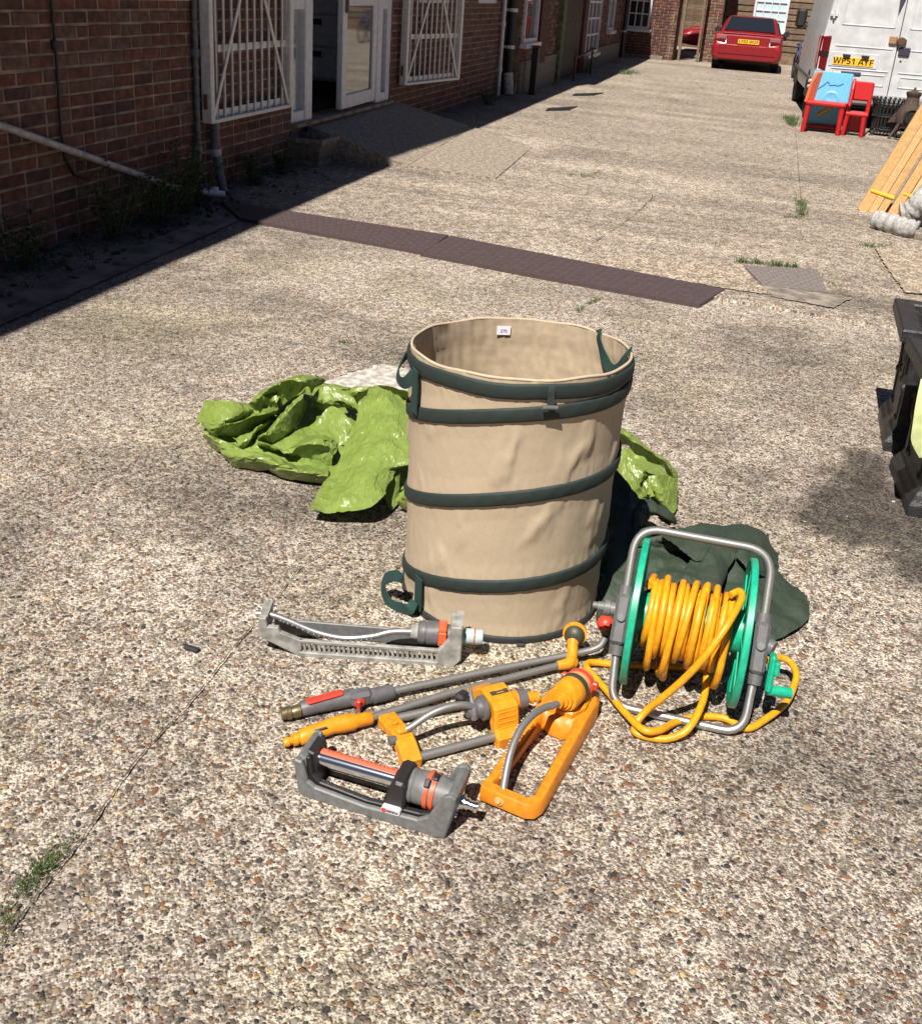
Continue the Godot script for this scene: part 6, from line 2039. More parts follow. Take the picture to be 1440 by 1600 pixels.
# ---------------------------------------------------------------- orange loop sprinkler
func build_loop_sprinkler() -> void:
	var o := thing("oscillating_sprinkler", "orange oscillating sprinkler with a long narrow loop base, its tube arching over the gap", "sprinkler", Vector3(-0.299, 0, -1.652), -8.2)
	# outline of the loop in plan (x, -z up the page)
	var outer := [Vector2(0.006, 0.030), Vector2(0.002, 0.010), Vector2(0.008, -0.012), Vector2(0.012, -0.10), Vector2(0.018, -0.20), Vector2(0.024, -0.30), Vector2(0.036, -0.352), Vector2(0.070, -0.385), Vector2(0.110, -0.392), Vector2(0.140, -0.375), Vector2(0.150, -0.340), Vector2(0.146, -0.26), Vector2(0.142, -0.16), Vector2(0.138, -0.06), Vector2(0.136, 0.006), Vector2(0.126, 0.028), Vector2(0.108, 0.036)]
	var inner := [Vector2(0.026, 0.004), Vector2(0.026, 0.0), Vector2(0.030, -0.014), Vector2(0.034, -0.10), Vector2(0.040, -0.18), Vector2(0.046, -0.235), Vector2(0.052, -0.244), Vector2(0.066, -0.236), Vector2(0.098, -0.230), Vector2(0.114, -0.246), Vector2(0.119, -0.240), Vector2(0.118, -0.20), Vector2(0.116, -0.14), Vector2(0.113, -0.06), Vector2(0.111, -0.004), Vector2(0.106, 0.006), Vector2(0.100, 0.009)]
	var ht := func(p: Vector2) -> float: return 0.046 + 0.012 * clampf(-p.y / 0.38, 0.0, 1.0)
	var lowy := func(p: Vector2) -> float: return 0.012 if p.y > -0.02 else 0.002
	var st := ms()
	var n := outer.size()

	for i in n:
		var j := (i + 1) % n
		var a: Vector2 = outer[i]
		var b: Vector2 = outer[j]
		var c: Vector2 = inner[i]
		var d: Vector2 = inner[j]
		var ya: float = ht.call(a)
		var yb: float = ht.call(b)
		var e := 0.16
		var a2 := a.lerp(c, e)
		var b2 := b.lerp(d, e)
		var c2 := c.lerp(a, e)
		var d2 := d.lerp(b, e)
		var v := func(p: Vector2, y: float) -> Vector3: return Vector3(p.x, y, p.y)
		st.set_smooth_group(1)
		quad(st, v.call(a, lowy.call(a)), v.call(b, lowy.call(b)), v.call(b, yb - 0.006), v.call(a, ya - 0.006))
		quad(st, v.call(a, ya - 0.006), v.call(b, yb - 0.006), v.call(b2, yb), v.call(a2, ya))
		st.set_smooth_group(2)
		quad(st, v.call(a2, ya), v.call(b2, yb), v.call(d2, yb), v.call(c2, ya))
		st.set_smooth_group(3)
		quad(st, v.call(c2, ya), v.call(d2, yb), v.call(d, yb - 0.005), v.call(c, ya - 0.005))
		quad(st, v.call(c, ya - 0.005), v.call(d, yb - 0.005), v.call(d, lowy.call(d) + 0.004), v.call(c, lowy.call(c) + 0.004))
		st.set_smooth_group(4)
		quad(st, v.call(a, lowy.call(a)), v.call(c, lowy.call(c) + 0.004), v.call(d, lowy.call(d) + 0.004), v.call(b, lowy.call(b)))
	var lb := put("loop_base", st, M.orange_deep, o)
	# scallops along the left bar
	st = ms()
	for i in 20:
		var t := i / 19.0
		ball(st, Vector3(lerpf(0.031, 0.042, t), 0.040, lerpf(-0.02, -0.20, t)), 0.0052, Vector3.UP, 1.0, 8)
	var sc := put("scallops", st, M.orange_deep, lb)
	sc.set_meta("kind", "stuff")
	# raised cradle under the head
	st = ms()
	prism(st, xy([0.052, -0.250, 0.112, -0.250, 0.132, -0.290, 0.130, -0.350, 0.100, -0.372, 0.062, -0.360, 0.044, -0.310]), plan(0.052), 0.020, 0.005)
	put("cradle", st, M.orange, lb)
	# near end: bolt
	st = ms()
	lathe(st, Vector3(0.050, 0.030, 0.031), Vector3(0, 0.35, 0.94), [Vector2(0, 0.010), Vector2(0.003, 0.010), Vector2(0.004, 0.006), Vector2(0.010, 0.004), Vector2(0.010, 0.0)], 14)
	put("bolt", st, M.orange_pale, lb)
	# head: a stepped barrel lying along the loop, nose to the near end
	var hb := Vector3(0.103, 0.092, -0.356)
	var hd := Vector3(-0.16, 0.10, 1.0).normalized()
	st = ms()
	lathe(st, hb, hd, [Vector2(0, 0.0), Vector2(0.0, 0.026), Vector2(0.010, 0.030), Vector2(0.030, 0.031), Vector2(0.038, 0.0335), Vector2(0.050, 0.0335)], 28)
	put("head_cap", st, M.orange_pale, o)
	st = ms()
	lathe(st, hb, hd, [Vector2(0.047, 0.0338), Vector2(0.048, 0.0358), Vector2(0.063, 0.0358), Vector2(0.064, 0.0338)], 28)
	put("dark_band", st, M.olive_black, o)
	st = ms()
	lathe(st, hb, hd, [Vector2(0.050, 0.0340), Vector2(0.098, 0.0345), Vector2(0.106, 0.031), Vector2(0.107, 0.025), Vector2(0.114, 0.024), Vector2(0.115, 0.018), Vector2(0.121, 0.017), Vector2(0.122, 0.012), Vector2(0.136, 0.011), Vector2(0.136, 0.0)], 28)
	put("barrel", st, M.orange, o)
	st = ms()
	lathe(st, hb, hd, [Vector2(0.018, 0.030), Vector2(0.019, 0.0345), Vector2(0.027, 0.0345), Vector2(0.028, 0.031)], 28)
	for s in [-1, 1]:
		box(st, hb + hd * 0.022 + Vector3(0.036 * s, 0.004, 0), Vector3(0.014, 0.020, 0.014), Basis.IDENTITY, 0.003)
	put("red_ring", st, M.red_plastic, o)
	# arched spray tube
	st = ms()
	var nose := hb + hd * 0.134
	var tp := smooth_path([nose, nose + hd * 0.016 + Vector3(-0.004, 0.002, 0), Vector3(0.062, 0.112, -0.188), Vector3(0.048, 0.114, -0.150), Vector3(0.038, 0.106, -0.105), Vector3(0.037, 0.088, -0.060), Vector3(0.042, 0.064, -0.022), Vector3(0.049, 0.040, 0.010)], 50)
	tube(st, tp, 0.0082, 12)
	var tb := put("spray_tube", st, M.dull_metal, o)
	st = ms()
	for i in 18:
		var c: Vector3 = tp[18 + int(i * 1.5)]
		rod(st, c, c + Vector3(-0.0105, 0.003, 0.001), 0.0021, 6)
	var nz := put("nozzle_row", st, M.aluminium, tb)
	nz.set_meta("kind", "stuff")

# ---------------------------------------------------------------- dark grey sprinkler with a chrome bar
func build_chrome_sprinkler() -> void:
	var o := thing("oscillating_sprinkler", "dark grey oscillating sprinkler with a chrome and orange spray bar, nearest the camera", "sprinkler", Vector3(-0.659, 0, -1.520), -2.9)
	# side walls of the base: low in the middle, high at both ends
	var side := xy([0.004, 0.006, 0.020, 0.0, 0.300, 0.0, 0.322, 0.004, 0.338, 0.090, 0.338, 0.108, 0.330, 0.115, 0.314, 0.108, 0.298, 0.078, 0.284, 0.046, 0.262, 0.031, 0.150, 0.025, 0.040, 0.034, 0.024, 0.044, 0.016, 0.074, 0.010, 0.090, -0.006, 0.092, -0.008, 0.082])
	var st := ms()
	prism(st, side, upright(-0.012), 0.012, 0.003)
	put("front_wall", st, M.mid_grey, o)
	st = ms()
	prism(st, side, upright(-0.102), 0.012, 0.003)
	put("back_wall", st, M.mid_grey, o)
	st = ms()
	prism(st, xy([-0.006, 0.076, 0.004, 0.006, 0.020, 0.004, 0.016, 0.066, 0.014, 0.090, 0.004, 0.097, -0.004, 0.093]), upright(-0.091), 0.08, 0.004)
	put("left_end", st, M.mid_grey, o)
	st = ms()
	prism(st, xy([0.306, 0.004, 0.322, 0.006, 0.338, 0.090, 0.338, 0.106, 0.330, 0.112, 0.318, 0.106]), upright(-0.091), 0.08, 0.004)
	put("right_end", st, M.mid_grey, o)
	# black lining
	st = ms()
	prism(st, xy([0.022, 0.003, 0.300, 0.003, 0.296, 0.046, 0.262, 0.036, 0.150, 0.029, 0.046, 0.039, 0.030, 0.052, 0.022, 0.094, 0.016, 0.094]), upright(-0.026), 0.013, 0.002)
	prism(st, xy([0.022, 0.003, 0.300, 0.003, 0.296, 0.046, 0.262, 0.036, 0.150, 0.029, 0.046, 0.039, 0.030, 0.052, 0.022, 0.094, 0.016, 0.094]), upright(-0.089), 0.013, 0.002)
	prism(st, xy([0.014, 0.003, 0.032, 0.003, 0.034, 0.050, 0.026, 0.096, 0.012, 0.100]), upright(-0.077), 0.052, 0.003)
	put("black_lining", st, M.black_plastic, o)
	# bearing block in the middle
	st = ms()
	prism(st, xy([0.182, 0.003, 0.230, 0.003, 0.231, 0.090, 0.224, 0.097, 0.209, 0.098, 0.199, 0.090, 0.186, 0.050]), upright(-0.086), 0.075, 0.005)
	var bl := put("bearing_block", st, M.black_plastic, o)
	# oval badge
	st = ms()
	var ov := PackedVector2Array()
	for i in 24:
		var a := TAU * i / 24
		ov.append(Vector2(0.206 + signf(cos(a)) * 0.014 + cos(a) * 0.0065, 0.033 + sin(a) * 0.0065))
	prism(st, ov, upright(-0.0125), 0.0135, 0.0005)
	var bd := put("badge", st, M.white_paint, bl)
	st = ms()
	lathe(st, Vector3(0.192, 0.033, 0.001), Vector3(0, 0, 1), [Vector2(0, 0.0055), Vector2(0.0008, 0.005), Vector2(0.0009, 0.0)], 16)
	put("red_dot", st, M.red_plastic, bd)
	letters("GARDENA", 0.0062, M.ink, bd, Transform3D(Basis.IDENTITY, Vector3(0.208, 0.033, 0.0008)), "badge_lettering")
	var x := Vector3(1, 0, 0)
	var ac := Vector3(0.0, 0.066, -0.052)
	st = ms()
	rod(st, ac + x * 0.012, ac + x * 0.200, 0.0180, 24)
	put("chrome_bar", st, M.chrome, o)
	st = ms()
	var ring := PackedVector2Array()
	for i in 9:
		var a := deg_to_rad(42.0 + 66.0 * i / 8)
		ring.append(Vector2(cos(a), sin(a)) * 0.0198)
	for i in range(8, -1, -1):
		var a := deg_to_rad(42.0 + 66.0 * i / 8)
		ring.append(Vector2(cos(a), sin(a)) * 0.0170)
	prism(st, ring, Transform3D(Basis(Vector3(0, 0, -1), Vector3.UP, Vector3(1, 0, 0)), ac + x * 0.030), 0.166, 0.0006)
	var os := put("orange_strip", st, mat(lin(0.72, 0.14, 0.075), 0.45), o)
	st = ms()
	for i in 16:
		var c := ac + x * (0.045 + i * 0.0095) + Vector3(0, cos(0.22), -sin(0.22)) * 0.0198
		rod(st, c, c + Vector3(0, 0.0012, -0.0003), 0.0017, 6)
	var nz := put("nozzle_row", st, mat(lin(0.30, 0.05, 0.03), 0.6), os)
	nz.set_meta("kind", "stuff")
	st = ms()
	lathe(st, ac, x, [Vector2(0.230, 0.0), Vector2(0.230, 0.033), Vector2(0.234, 0.035), Vector2(0.238, 0.034), Vector2(0.240, 0.032), Vector2(0.243, 0.034), Vector2(0.266, 0.034), Vector2(0.266, 0.0)], 30)
	put("motor", st, M.mid_grey, o)
	for k in 2:
		st = ms()
		var at := 0.264 + k * 0.013
		lathe(st, ac, x, [Vector2(at, 0.033), Vector2(at + 0.001, 0.0375), Vector2(at + 0.009, 0.0375), Vector2(at + 0.010, 0.033)], 30)
		var rg := put("orange_ring", st, M.red_orange, o)
		st = ms()
		var bb := Basis(Vector3(1, 0, 0), 0.55 - 0.5 * k)
		box(st, ac + x * (at + 0.005) + bb * Vector3(0, 0.038, 0), Vector3(0.011, 0.008, 0.018), bb, 0.002)
		put("slider", st, M.black_plastic, rg)
	st = ms()
	lathe(st, ac, x, [Vector2(0.270, 0.034), Vector2(0.296, 0.034), Vector2(0.310, 0.030), Vector2(0.324, 0.030)], 30)
	put("drive_cover", st, M.mid_grey, o)
	st = ms()
	lathe(st, Vector3(0.330, 0.060, -0.052), Vector3(1, -0.08, 0.0), [Vector2(0, 0.022), Vector2(0.006, 0.022), Vector2(0.007, 0.016), Vector2(0.013, 0.016), Vector2(0.014, 0.012), Vector2(0.022, 0.012), Vector2(0.023, 0.0095), Vector2(0.034, 0.0095), Vector2(0.035, 0.0115), Vector2(0.041, 0.0115), Vector2(0.042, 0.0)], 18)
	put("metal_connector", st, M.chrome, o)
	st = ms()
	for p in [Vector3(0.332, 0.042, -0.030), Vector3(0.332, 0.094, -0.030)]:
		lathe(st, p, x, [Vector2(0, 0.005), Vector2(0.003, 0.004), Vector2(0.003, 0.0)], 10)
	var sw := put("screws", st, M.chrome, o)
	sw.set_meta("kind", "stuff")

# ---------------------------------------------------------------- vehicles
func wheel(parent: Node3D, at: Vector3, r: float, w: float, side: float) -> void:
	var st := ms()
	var x := Vector3(side, 0, 0)
	lathe(st, at - x * w * 0.5, x, [Vector2(0, r * 0.6), Vector2(0.0, r * 0.93), Vector2(0.02, r), Vector2(w - 0.02, r), Vector2(w, r * 0.93), Vector2(w, r * 0.64)], 28)
	var t := put("wheel", st, M.rubber, parent)
	st = ms()
	lathe(st, at - x * w * 0.5, x, [Vector2(w * 0.55, 0.0), Vector2(w * 0.75, r * 0.2), Vector2(w * 0.6, r * 0.3), Vector2(w * 0.8, r * 0.55), Vector2(w * 0.95, r * 0.64)], 24)
	put("rim", st, M.dull_metal, t)

func body_loft(st: SurfaceTool, secs: Array, seg := 3) -> void:
	# secs: [z, [half-width, y] outline from the bottom up to the top centre]; mirrored in x
	var rings := []
	for s in secs:
		var ring := []
		var half := s[1] as Array
		var pts := []
		for q in half: pts.append(Vector3(q[0], q[1], s[0]))
		pts = smooth_path(pts, (half.size() - 1) * seg + 1)
		for p in pts: ring.append(p)
		for i in range(pts.size() - 2, -1, -1): ring.append((pts[i] as Vector3) * Vector3(-1, 1, 1))
		rings.append(ring)
	st.set_smooth_group(1)
	for i in rings.size() - 1:
		for k in rings[i].size() - 1:
			quad(st, rings[i][k], rings[i][k + 1], rings[i + 1][k + 1], rings[i + 1][k])
	flat(st)
	for e in [0, rings.size() - 1]:
		var c := Vector3.ZERO
		for p in rings[e]: c += p
		c /= rings[e].size()
		for k in rings[e].size() - 1:
			if e == 0: tri(st, c, rings[e][k + 1], rings[e][k])
			else: tri(st, c, rings[e][k], rings[e][k + 1])

func panel(st: SurfaceTool, c: Array, off: Vector3) -> void:
	# a four-cornered panel a little proud of what lies behind
	flat(st)
	var d := off
	quad(st, c[0] + d, c[1] + d, c[2] + d, c[3] + d)
	for i in 4: quad(st, c[i] - d, c[(i + 1) % 4] - d, c[(i + 1) % 4] + d, c[i] + d)

func make_car(called: String, label: String, at: Vector3, turn: float, plate: String) -> Node3D:
	# rear at z = 0 facing +z, nose at z = -4.4
	var o := thing(called, label, "car", at, turn)
	var st := ms()
	var low := func(z: float, w: float, sill: float, belt: float) -> Array:
		return [z, [[w * 0.86, sill], [w * 0.985, sill + 0.10], [w, sill + 0.32], [w * 0.985, belt - 0.10], [w * 0.93, belt], [w * 0.5, belt + 0.025], [0.0, belt + 0.035]]]
	body_loft(st, [low.call(0.03, 0.76, 0.30, 0.62), low.call(0.0, 0.80, 0.27, 0.66), low.call(-0.05, 0.835, 0.25, 0.93), low.call(-0.22, 0.85, 0.24, 0.99), low.call(-0.6, 0.86, 0.22, 0.98), low.call(-1.5, 0.865, 0.20, 0.96), low.call(-2.6, 0.865, 0.20, 0.95), low.call(-3.4, 0.85, 0.20, 0.92), low.call(-4.0, 0.82, 0.22, 0.84), low.call(-4.35, 0.76, 0.26, 0.70), low.call(-4.42, 0.70, 0.30, 0.60)])
	put("body", st, M.car_red, o)
	st = ms()
	var cab := func(z: float, wb: float, wt: float, b: float, t: float) -> Array:
		return [z, [[wb, b], [lerpf(wb, wt, 0.6), lerpf(b, t, 0.62)], [wt, t - 0.05], [wt * 0.86, t - 0.012], [wt * 0.45, t], [0.0, t + 0.006]]]
	body_loft(st, [cab.call(-0.24, 0.70, 0.66, 0.96, 1.03), cab.call(-0.62, 0.755, 0.62, 0.95, 1.27), cab.call(-0.95, 0.765, 0.60, 0.95, 1.395), cab.call(-1.5, 0.77, 0.60, 0.95, 1.43), cab.call(-2.2, 0.77, 0.60, 0.95, 1.42), cab.call(-2.7, 0.76, 0.61, 0.93, 1.28), cab.call(-3.25, 0.72, 0.68, 0.90, 0.97)])
	put("roof", st, M.car_red, o)
	st = ms()
	panel(st, [Vector3(-0.62, 1.055, -0.245), Vector3(0.62, 1.055, -0.245), Vector3(0.525, 1.385, -0.80), Vector3(-0.525, 1.385, -0.80)], Vector3(0, 0.020, 0.018))
	put("rear_window", st, M.dark_glass, o)
	st = ms()
	for s in [-1, 1]: box(st, Vector3(0.30 * s, 1.12, -0.40), Vector3(0.20, 0.13, 0.02), Basis(Vector3(1, 0, 0), -1.0), 0.03)
	var hr := put("head_rest", st, mat(lin(0.02, 0.02, 0.04), 0.8), o)
	hr.set_meta("kind", "stuff")
	for s in [-1, 1]:
		st = ms()
		box(st, Vector3(0.665 * s, 0.865, -0.045), Vector3(0.26, 0.10, 0.06), Basis(Vector3.UP, 0.16 * s), 0.012)
		var l := put("tail_light", st, M.lamp_clear, o)
		st = ms()
		box(st, Vector3(0.672 * s, 0.775, -0.035), Vector3(0.25, 0.09, 0.06), Basis(Vector3.UP, 0.16 * s), 0.012)
		put("red_lens", st, M.lamp_red, l)
		st = ms()
		lathe(st, Vector3(0.93 * s, 0.99, -2.75), Vector3(0, 0, 1), [Vector2(-0.06, 0.0), Vector2(-0.04, 0.06), Vector2(0.05, 0.085), Vector2(0.05, 0.0)], 14)
		put("door_mirror", st, M.ink, o)
		st = ms()
		panel(st, [Vector3(0.765 * s, 0.99, -0.95), Vector3(0.765 * s, 0.99, -2.5), Vector3(0.66 * s, 1.30, -2.2), Vector3(0.655 * s, 1.30, -1.0)], Vector3(0.022 * s, 0.0, 0))
		put("side_window", st, M.dark_glass, o)
	st = ms()
	box(st, Vector3(0, 0.985, -0.10), Vector3(1.30, 0.03, 0.14), Basis(Vector3(1, 0, 0), 0.12), 0.012)
	box(st, Vector3(0, 0.875, -0.028), Vector3(0.95, 0.035, 0.05), Basis.IDENTITY, 0.012)
	box(st, Vector3(0, 0.79, -0.002), Vector3(1.06, 0.26, 0.03), Basis(Vector3(1, 0, 0), -0.06), 0.012)
	put("boot_edge", st, M.car_red, o)
	# bumper
	st = ms()
	body_loft(st, [[0.085, [[0.0, 0.33], [0.4, 0.33], [0.70, 0.33], [0.78, 0.40], [0.78, 0.60], [0.70, 0.665], [0.35, 0.672], [0.0, 0.672]]], [0.06, [[0.0, 0.30], [0.4, 0.30], [0.76, 0.30], [0.84, 0.40], [0.84, 0.61], [0.75, 0.68], [0.35, 0.69], [0.0, 0.69]]], [-0.02, [[0.0, 0.28], [0.4, 0.28], [0.80, 0.28], [0.87, 0.40], [0.87, 0.62], [0.82, 0.69], [0.35, 0.70], [0.0, 0.70]]], [-0.35, [[0.0, 0.28], [0.4, 0.28], [0.82, 0.28], [0.873, 0.40], [0.873, 0.62], [0.86, 0.69], [0.35, 0.70], [0.0, 0.70]]]], 1)
	put("bumper", st, M.car_red, o)
	st = ms()
	box(st, Vector3(0, 0.455, 0.092), Vector3(1.44, 0.018, 0.012), Basis.IDENTITY, 0.004)
	put("bumper_line", st, M.lamp_red, o)
	if plate:
		st = ms()
		box(st, Vector3(0.02, 0.785, 0.012), Vector3(0.56, 0.15, 0.03), Basis.IDENTITY, 0.004)
		put("plate_recess", st, M.car_red, o)
		st = ms()
		box(st, Vector3(0.02, 0.785, 0.031), Vector3(0.52, 0.112, 0.008), Basis.IDENTITY, 0.002)
		var pl := put("number_plate", st, M.plate_yellow, o)
		letters(plate, 0.105, M.ink, pl, Transform3D(Basis.IDENTITY, Vector3(0.02, 0.787, 0.0365)), "plate_lettering")
	for s in [-1, 1]:
		wheel(o, Vector3(0.745 * s, 0.30, -0.75), 0.30, 0.19, s)
		wheel(o, Vector3(0.745 * s, 0.30, -3.45), 0.30, 0.19, s)
	st = ms()
	box(st, Vector3(0, 0.30, -2.2), Vector3(1.45, 0.14, 3.9), Basis.IDENTITY, 0.02)
	put("underbody", st, M.ink, o)
	o.scale = Vector3(0.985, 0.905, 1.0)
	return o

func build_red_cars() -> void:
	make_car("parked_car", "red saloon car seen from behind, parked in the sun before the weatherboarded building", Vector3(-0.20, 0, -28.0), -1.0, "LY02 WUF")
	var c := make_car("parked_car", "second red car, nose just showing in the dark gateway", Vector3(1.98, 0, -37.4), 86.0, "")
	c.name = "parked_car_001"
	for s in [-1, 1]:
		var st := ms()
		box(st, Vector3(0.58 * s, 0.66, -4.33), Vector3(0.26, 0.13, 0.12), Basis(Vector3.UP, 0.3 * -s), 0.03)
		put("headlight", st, M.lamp_clear, c)

func build_van() -> void:
	# local: rear at z = 0 facing +z, left side at x = 0, width 1.98
	var o := thing("white_van", "tall white panel van with twin rear doors and a rusty latch, at the right", "van", Vector3(0.886, 0, -16.3), 1.5)
	o.scale = Vector3(1.055, 0.98, 1.0)
	var w := 1.98
	var st := ms()
	# body shell: cross-section tapering a little towards the roof
	var sec := func(z: float, inset: float, top: float, lo: float) -> Array:
		return [z, [[w * 0.5 - inset - 0.02, lo], [w * 0.5 - inset, lo + 0.12], [w * 0.5 - inset, 0.95], [w * 0.5 - inset - 0.02, 1.35], [w * 0.5 - inset - 0.09, 2.0], [w * 0.5 - inset - 0.14, top - 0.14], [w * 0.5 - inset - 0.26, top - 0.02], [0.0, top]]]
	body_loft(st, [sec.call(0.0, 0.015, 2.42, 0.42), sec.call(-0.05, 0.0, 2.46, 0.40), sec.call(-2.0, 0.0, 2.48, 0.40), sec.call(-3.6, 0.0, 2.46, 0.40), sec.call(-3.95, 0.03, 2.30, 0.40), sec.call(-4.45, 0.06, 1.35, 0.40), sec.call(-5.05, 0.12, 1.10, 0.42), sec.call(-5.12, 0.2, 0.95, 0.45)])
	var b := put("body", st, M.van_white, o)
	b.position.x = w * 0.5
	# twin doors, proud of the shell
	for s in [0, 1]:
		var x0 := 0.125 if s == 0 else 0.985
		var x1 := 0.975 if s == 0 else w - 0.125
		st = ms()
		prism(st, PackedVector2Array([Vector2(x0 - 0.005, 0.50), Vector2(x1, 0.50), Vector2(x1, 2.30), Vector2(x0 + 0.085 * (1 - s), 2.30), Vector2(x0 + 0.005, 1.35)] if s == 0 else [Vector2(x0, 0.50), Vector2(x1 + 0.005, 0.50), Vector2(x1 - 0.005, 1.35), Vector2(x1 - 0.085, 2.30), Vector2(x0, 2.30)]), upright(0.002), 0.022, 0.006)
		var d := put("rear_door", st, M.van_white, o)
		# pressed panels: raised frames round flat fields
		st = ms()
		var xa := x0 + 0.10
		var xb := x1 - 0.075
		for q in [[1.42, 2.16], [0.62, 0.78]]:
			for e in [[xa, xb, q[0], q[0] + 0.018], [xa, xb, q[1] - 0.018, q[1]], [xa, xa + 0.018, q[0], q[1]], [xb - 0.018, xb, q[0], q[1]]]:
				box(st, Vector3((e[0] + e[1]) * 0.5, (e[2] + e[3]) * 0.5, 0.026), Vector3(e[1] - e[0], e[3] - e[2], 0.014), Basis.IDENTITY, 0.006)
		box(st, Vector3((xa + xb) * 0.5, 0.83, 0.026), Vector3(xb - xa + 0.06, 0.02, 0.016), Basis.IDENTITY, 0.007)
		box(st, Vector3((xa + xb) * 0.5, 1.14, 0.026), Vector3(xb - xa + 0.06, 0.02, 0.014), Basis.IDENTITY, 0.006)
		var pr := put("pressing", st, M.van_white, d)
		pr.set_meta("kind", "stuff")
		for y in [1.55, 0.70]:
			st = ms()
			var hx := x0 - 0.02 if s == 0 else x1 + 0.02
			box(st, Vector3(hx, y, 0.026), Vector3(0.10, 0.055, 0.03), Basis.IDENTITY, 0.008)
			rod(st, Vector3(hx, y - 0.05, 0.036), Vector3(hx, y + 0.05, 0.036), 0.014, 10)
			put("hinge", st, M.van_white, d)
	# dark seam between the doors
	st = ms()
	box(st, Vector3(0.98, 1.4, 0.008), Vector3(0.008, 1.78, 0.012))
	put("door_seam", st, M.ink, o)
	# plate recess, plate, plate lamps
	st = ms()
	box(st, Vector3(0.46, 0.955, 0.027), Vector3(0.62, 0.20, 0.012), Basis.IDENTITY, 0.006)
	put("plate_panel", st, M.van_white, o)
	st = ms()
	box(st, Vector3(0.46, 0.935, 0.036), Vector3(0.52, 0.112, 0.008), Basis.IDENTITY, 0.002)
	var pl := put("number_plate", st, M.plate_yellow, o)
	letters("WP51 AYF", 0.112, M.ink, pl, Transform3D(Basis.IDENTITY, Vector3(0.46, 0.937, 0.0415)), "plate_lettering")
	for x in [0.36, 0.60]:
		st = ms()
		prism(st, xy([x - 0.05, 1.03, x + 0.05, 1.03, x + 0.03, 0.985, x - 0.03, 0.985]), upright(0.03), 0.035, 0.006)
		put("plate_lamp", st, M.ink, o)
	# latch: rusty lock with a hasp, dark handle
	st = ms()
	box(st, Vector3(0.905, 1.265, 0.040), Vector3(0.10, 0.11, 0.035), Basis.IDENTITY, 0.012)
	put("hasp", st, mat(lin(0.46, 0.28, 0.14), 0.7, 0, N.blotch, 12.0), o)
	st = ms()
	lathe(st, Vector3(1.01, 1.255, 0.03), Vector3(0, 0, 1), [Vector2(0, 0.06), Vector2(0.045, 0.058), Vector2(0.055, 0.048), Vector2(0.055, 0.0)], 16)
	box(st, Vector3(1.01, 1.255, 0.045), Vector3(0.13, 0.07, 0.04), Basis.IDENTITY, 0.012)
	put("padlock", st, mat(lin(0.13, 0.065, 0.035), 0.7, 0, N.blotch, 12.0), o)
	st = ms()
	box(st, Vector3(1.075, 1.12, 0.034), Vector3(0.145, 0.12, 0.03), Basis.IDENTITY, 0.012)
	put("handle", st, mat(lin(0.035, 0.035, 0.055), 0.5), o)
	st = ms()
	lathe(st, Vector3(1.055, 0.99, 0.022), Vector3(0, 0, 1), [Vector2(0, 0.014), Vector2(0.006, 0.014), Vector2(0.006, 0.0)], 12)
	put("key_hole", st, M.ink, o)
	st = ms()
	box(st, Vector3(0.46, 0.775, 0.03), Vector3(0.26, 0.045, 0.03), Basis.IDENTITY, 0.01)
	put("pull", st, mat(lin(0.05, 0.05, 0.09), 0.5), o)
	# a dark rag wedged in the top of the doors
	st = ms()
	prism(st, xy([0.90, 1.62, 0.86, 2.1, 0.98, 2.1, 0.955, 1.85]), upright(0.03), 0.03, 0.008)
	put("dark_rag", st, mat(lin(0.045, 0.04, 0.075), 0.9), o)
	# light clusters wrapped round the corners
	for s in [0, 1]:
		var cx := 0.070 if s == 0 else w - 0.070
		st = ms()
		box(st, Vector3(cx, 1.025, -0.03), Vector3(0.14, 0.48, 0.08), Basis(Vector3.UP, -0.25 if s == 0 else 0.25), 0.02)
		var l := put("light_cluster", st, M.lamp_red, o)
		st = ms()
		box(st, Vector3(cx, 1.01, -0.02), Vector3(0.144, 0.10, 0.068), Basis(Vector3.UP, -0.25 if s == 0 else 0.25), 0.012)
		put("dark_lens", st, M.lamp_dark, l)
		st = ms()
		box(st, Vector3(0.010 if s == 0 else w - 0.010, 1.06, -0.145), Vector3(0.045, 0.42, 0.21), Basis.IDENTITY, 0.015)
		put("side_lens", st, M.lamp_red if s == 1 else mat(lin(0.42, 0.20, 0.19), 0.15), l)
	# bumper, mirror, wheels, sills
	st = ms()
	box(st, Vector3(0.99, 0.43, 0.03), Vector3(1.94, 0.16, 0.16), Basis.IDENTITY, 0.03)
	put("rear_bumper", st, mat(lin(0.24, 0.25, 0.26), 0.6, 0, N.soft, 3.0), o)
	st = ms()
	for s in [0, 1]: box(st, Vector3(0.06 if s == 0 else w - 0.06, 0.66, 0.0), Vector3(0.14, 0.24, 0.10), Basis.IDENTITY, 0.03)
	var bc := put("bumper_corner", st, M.grey_plastic, o)
	bc.set_meta("kind", "stuff")
	st = ms()
	box(st, Vector3(-0.10, 1.44, -3.55), Vector3(0.17, 0.32, 0.10), Basis.IDENTITY, 0.045)
	box(st, Vector3(-0.03, 1.30, -3.55), Vector3(0.12, 0.05, 0.06), Basis(Vector3(0, 0, 1), 0.6), 0.01)
	put("door_mirror", st, M.ink, o)
	st = ms()
	box(st, Vector3(-0.004, 0.62, -2.4), Vector3(0.03, 0.07, 4.2), Basis.IDENTITY, 0.01)
	put("side_moulding", st, M.grey_plastic, o)
	for s in [-1, 1]:
		wheel(o, Vector3(0.12 if s < 0 else w - 0.12, 0.33, -0.95), 0.33, 0.22, s)
		wheel(o, Vector3(0.12 if s < 0 else w - 0.12, 0.33, -3.95), 0.33, 0.22, s)
	st = ms()
	box(st, Vector3(0.99, 0.36, -2.5), Vector3(1.6, 0.16, 4.6))
	put("underbody", st, M.ink, o)
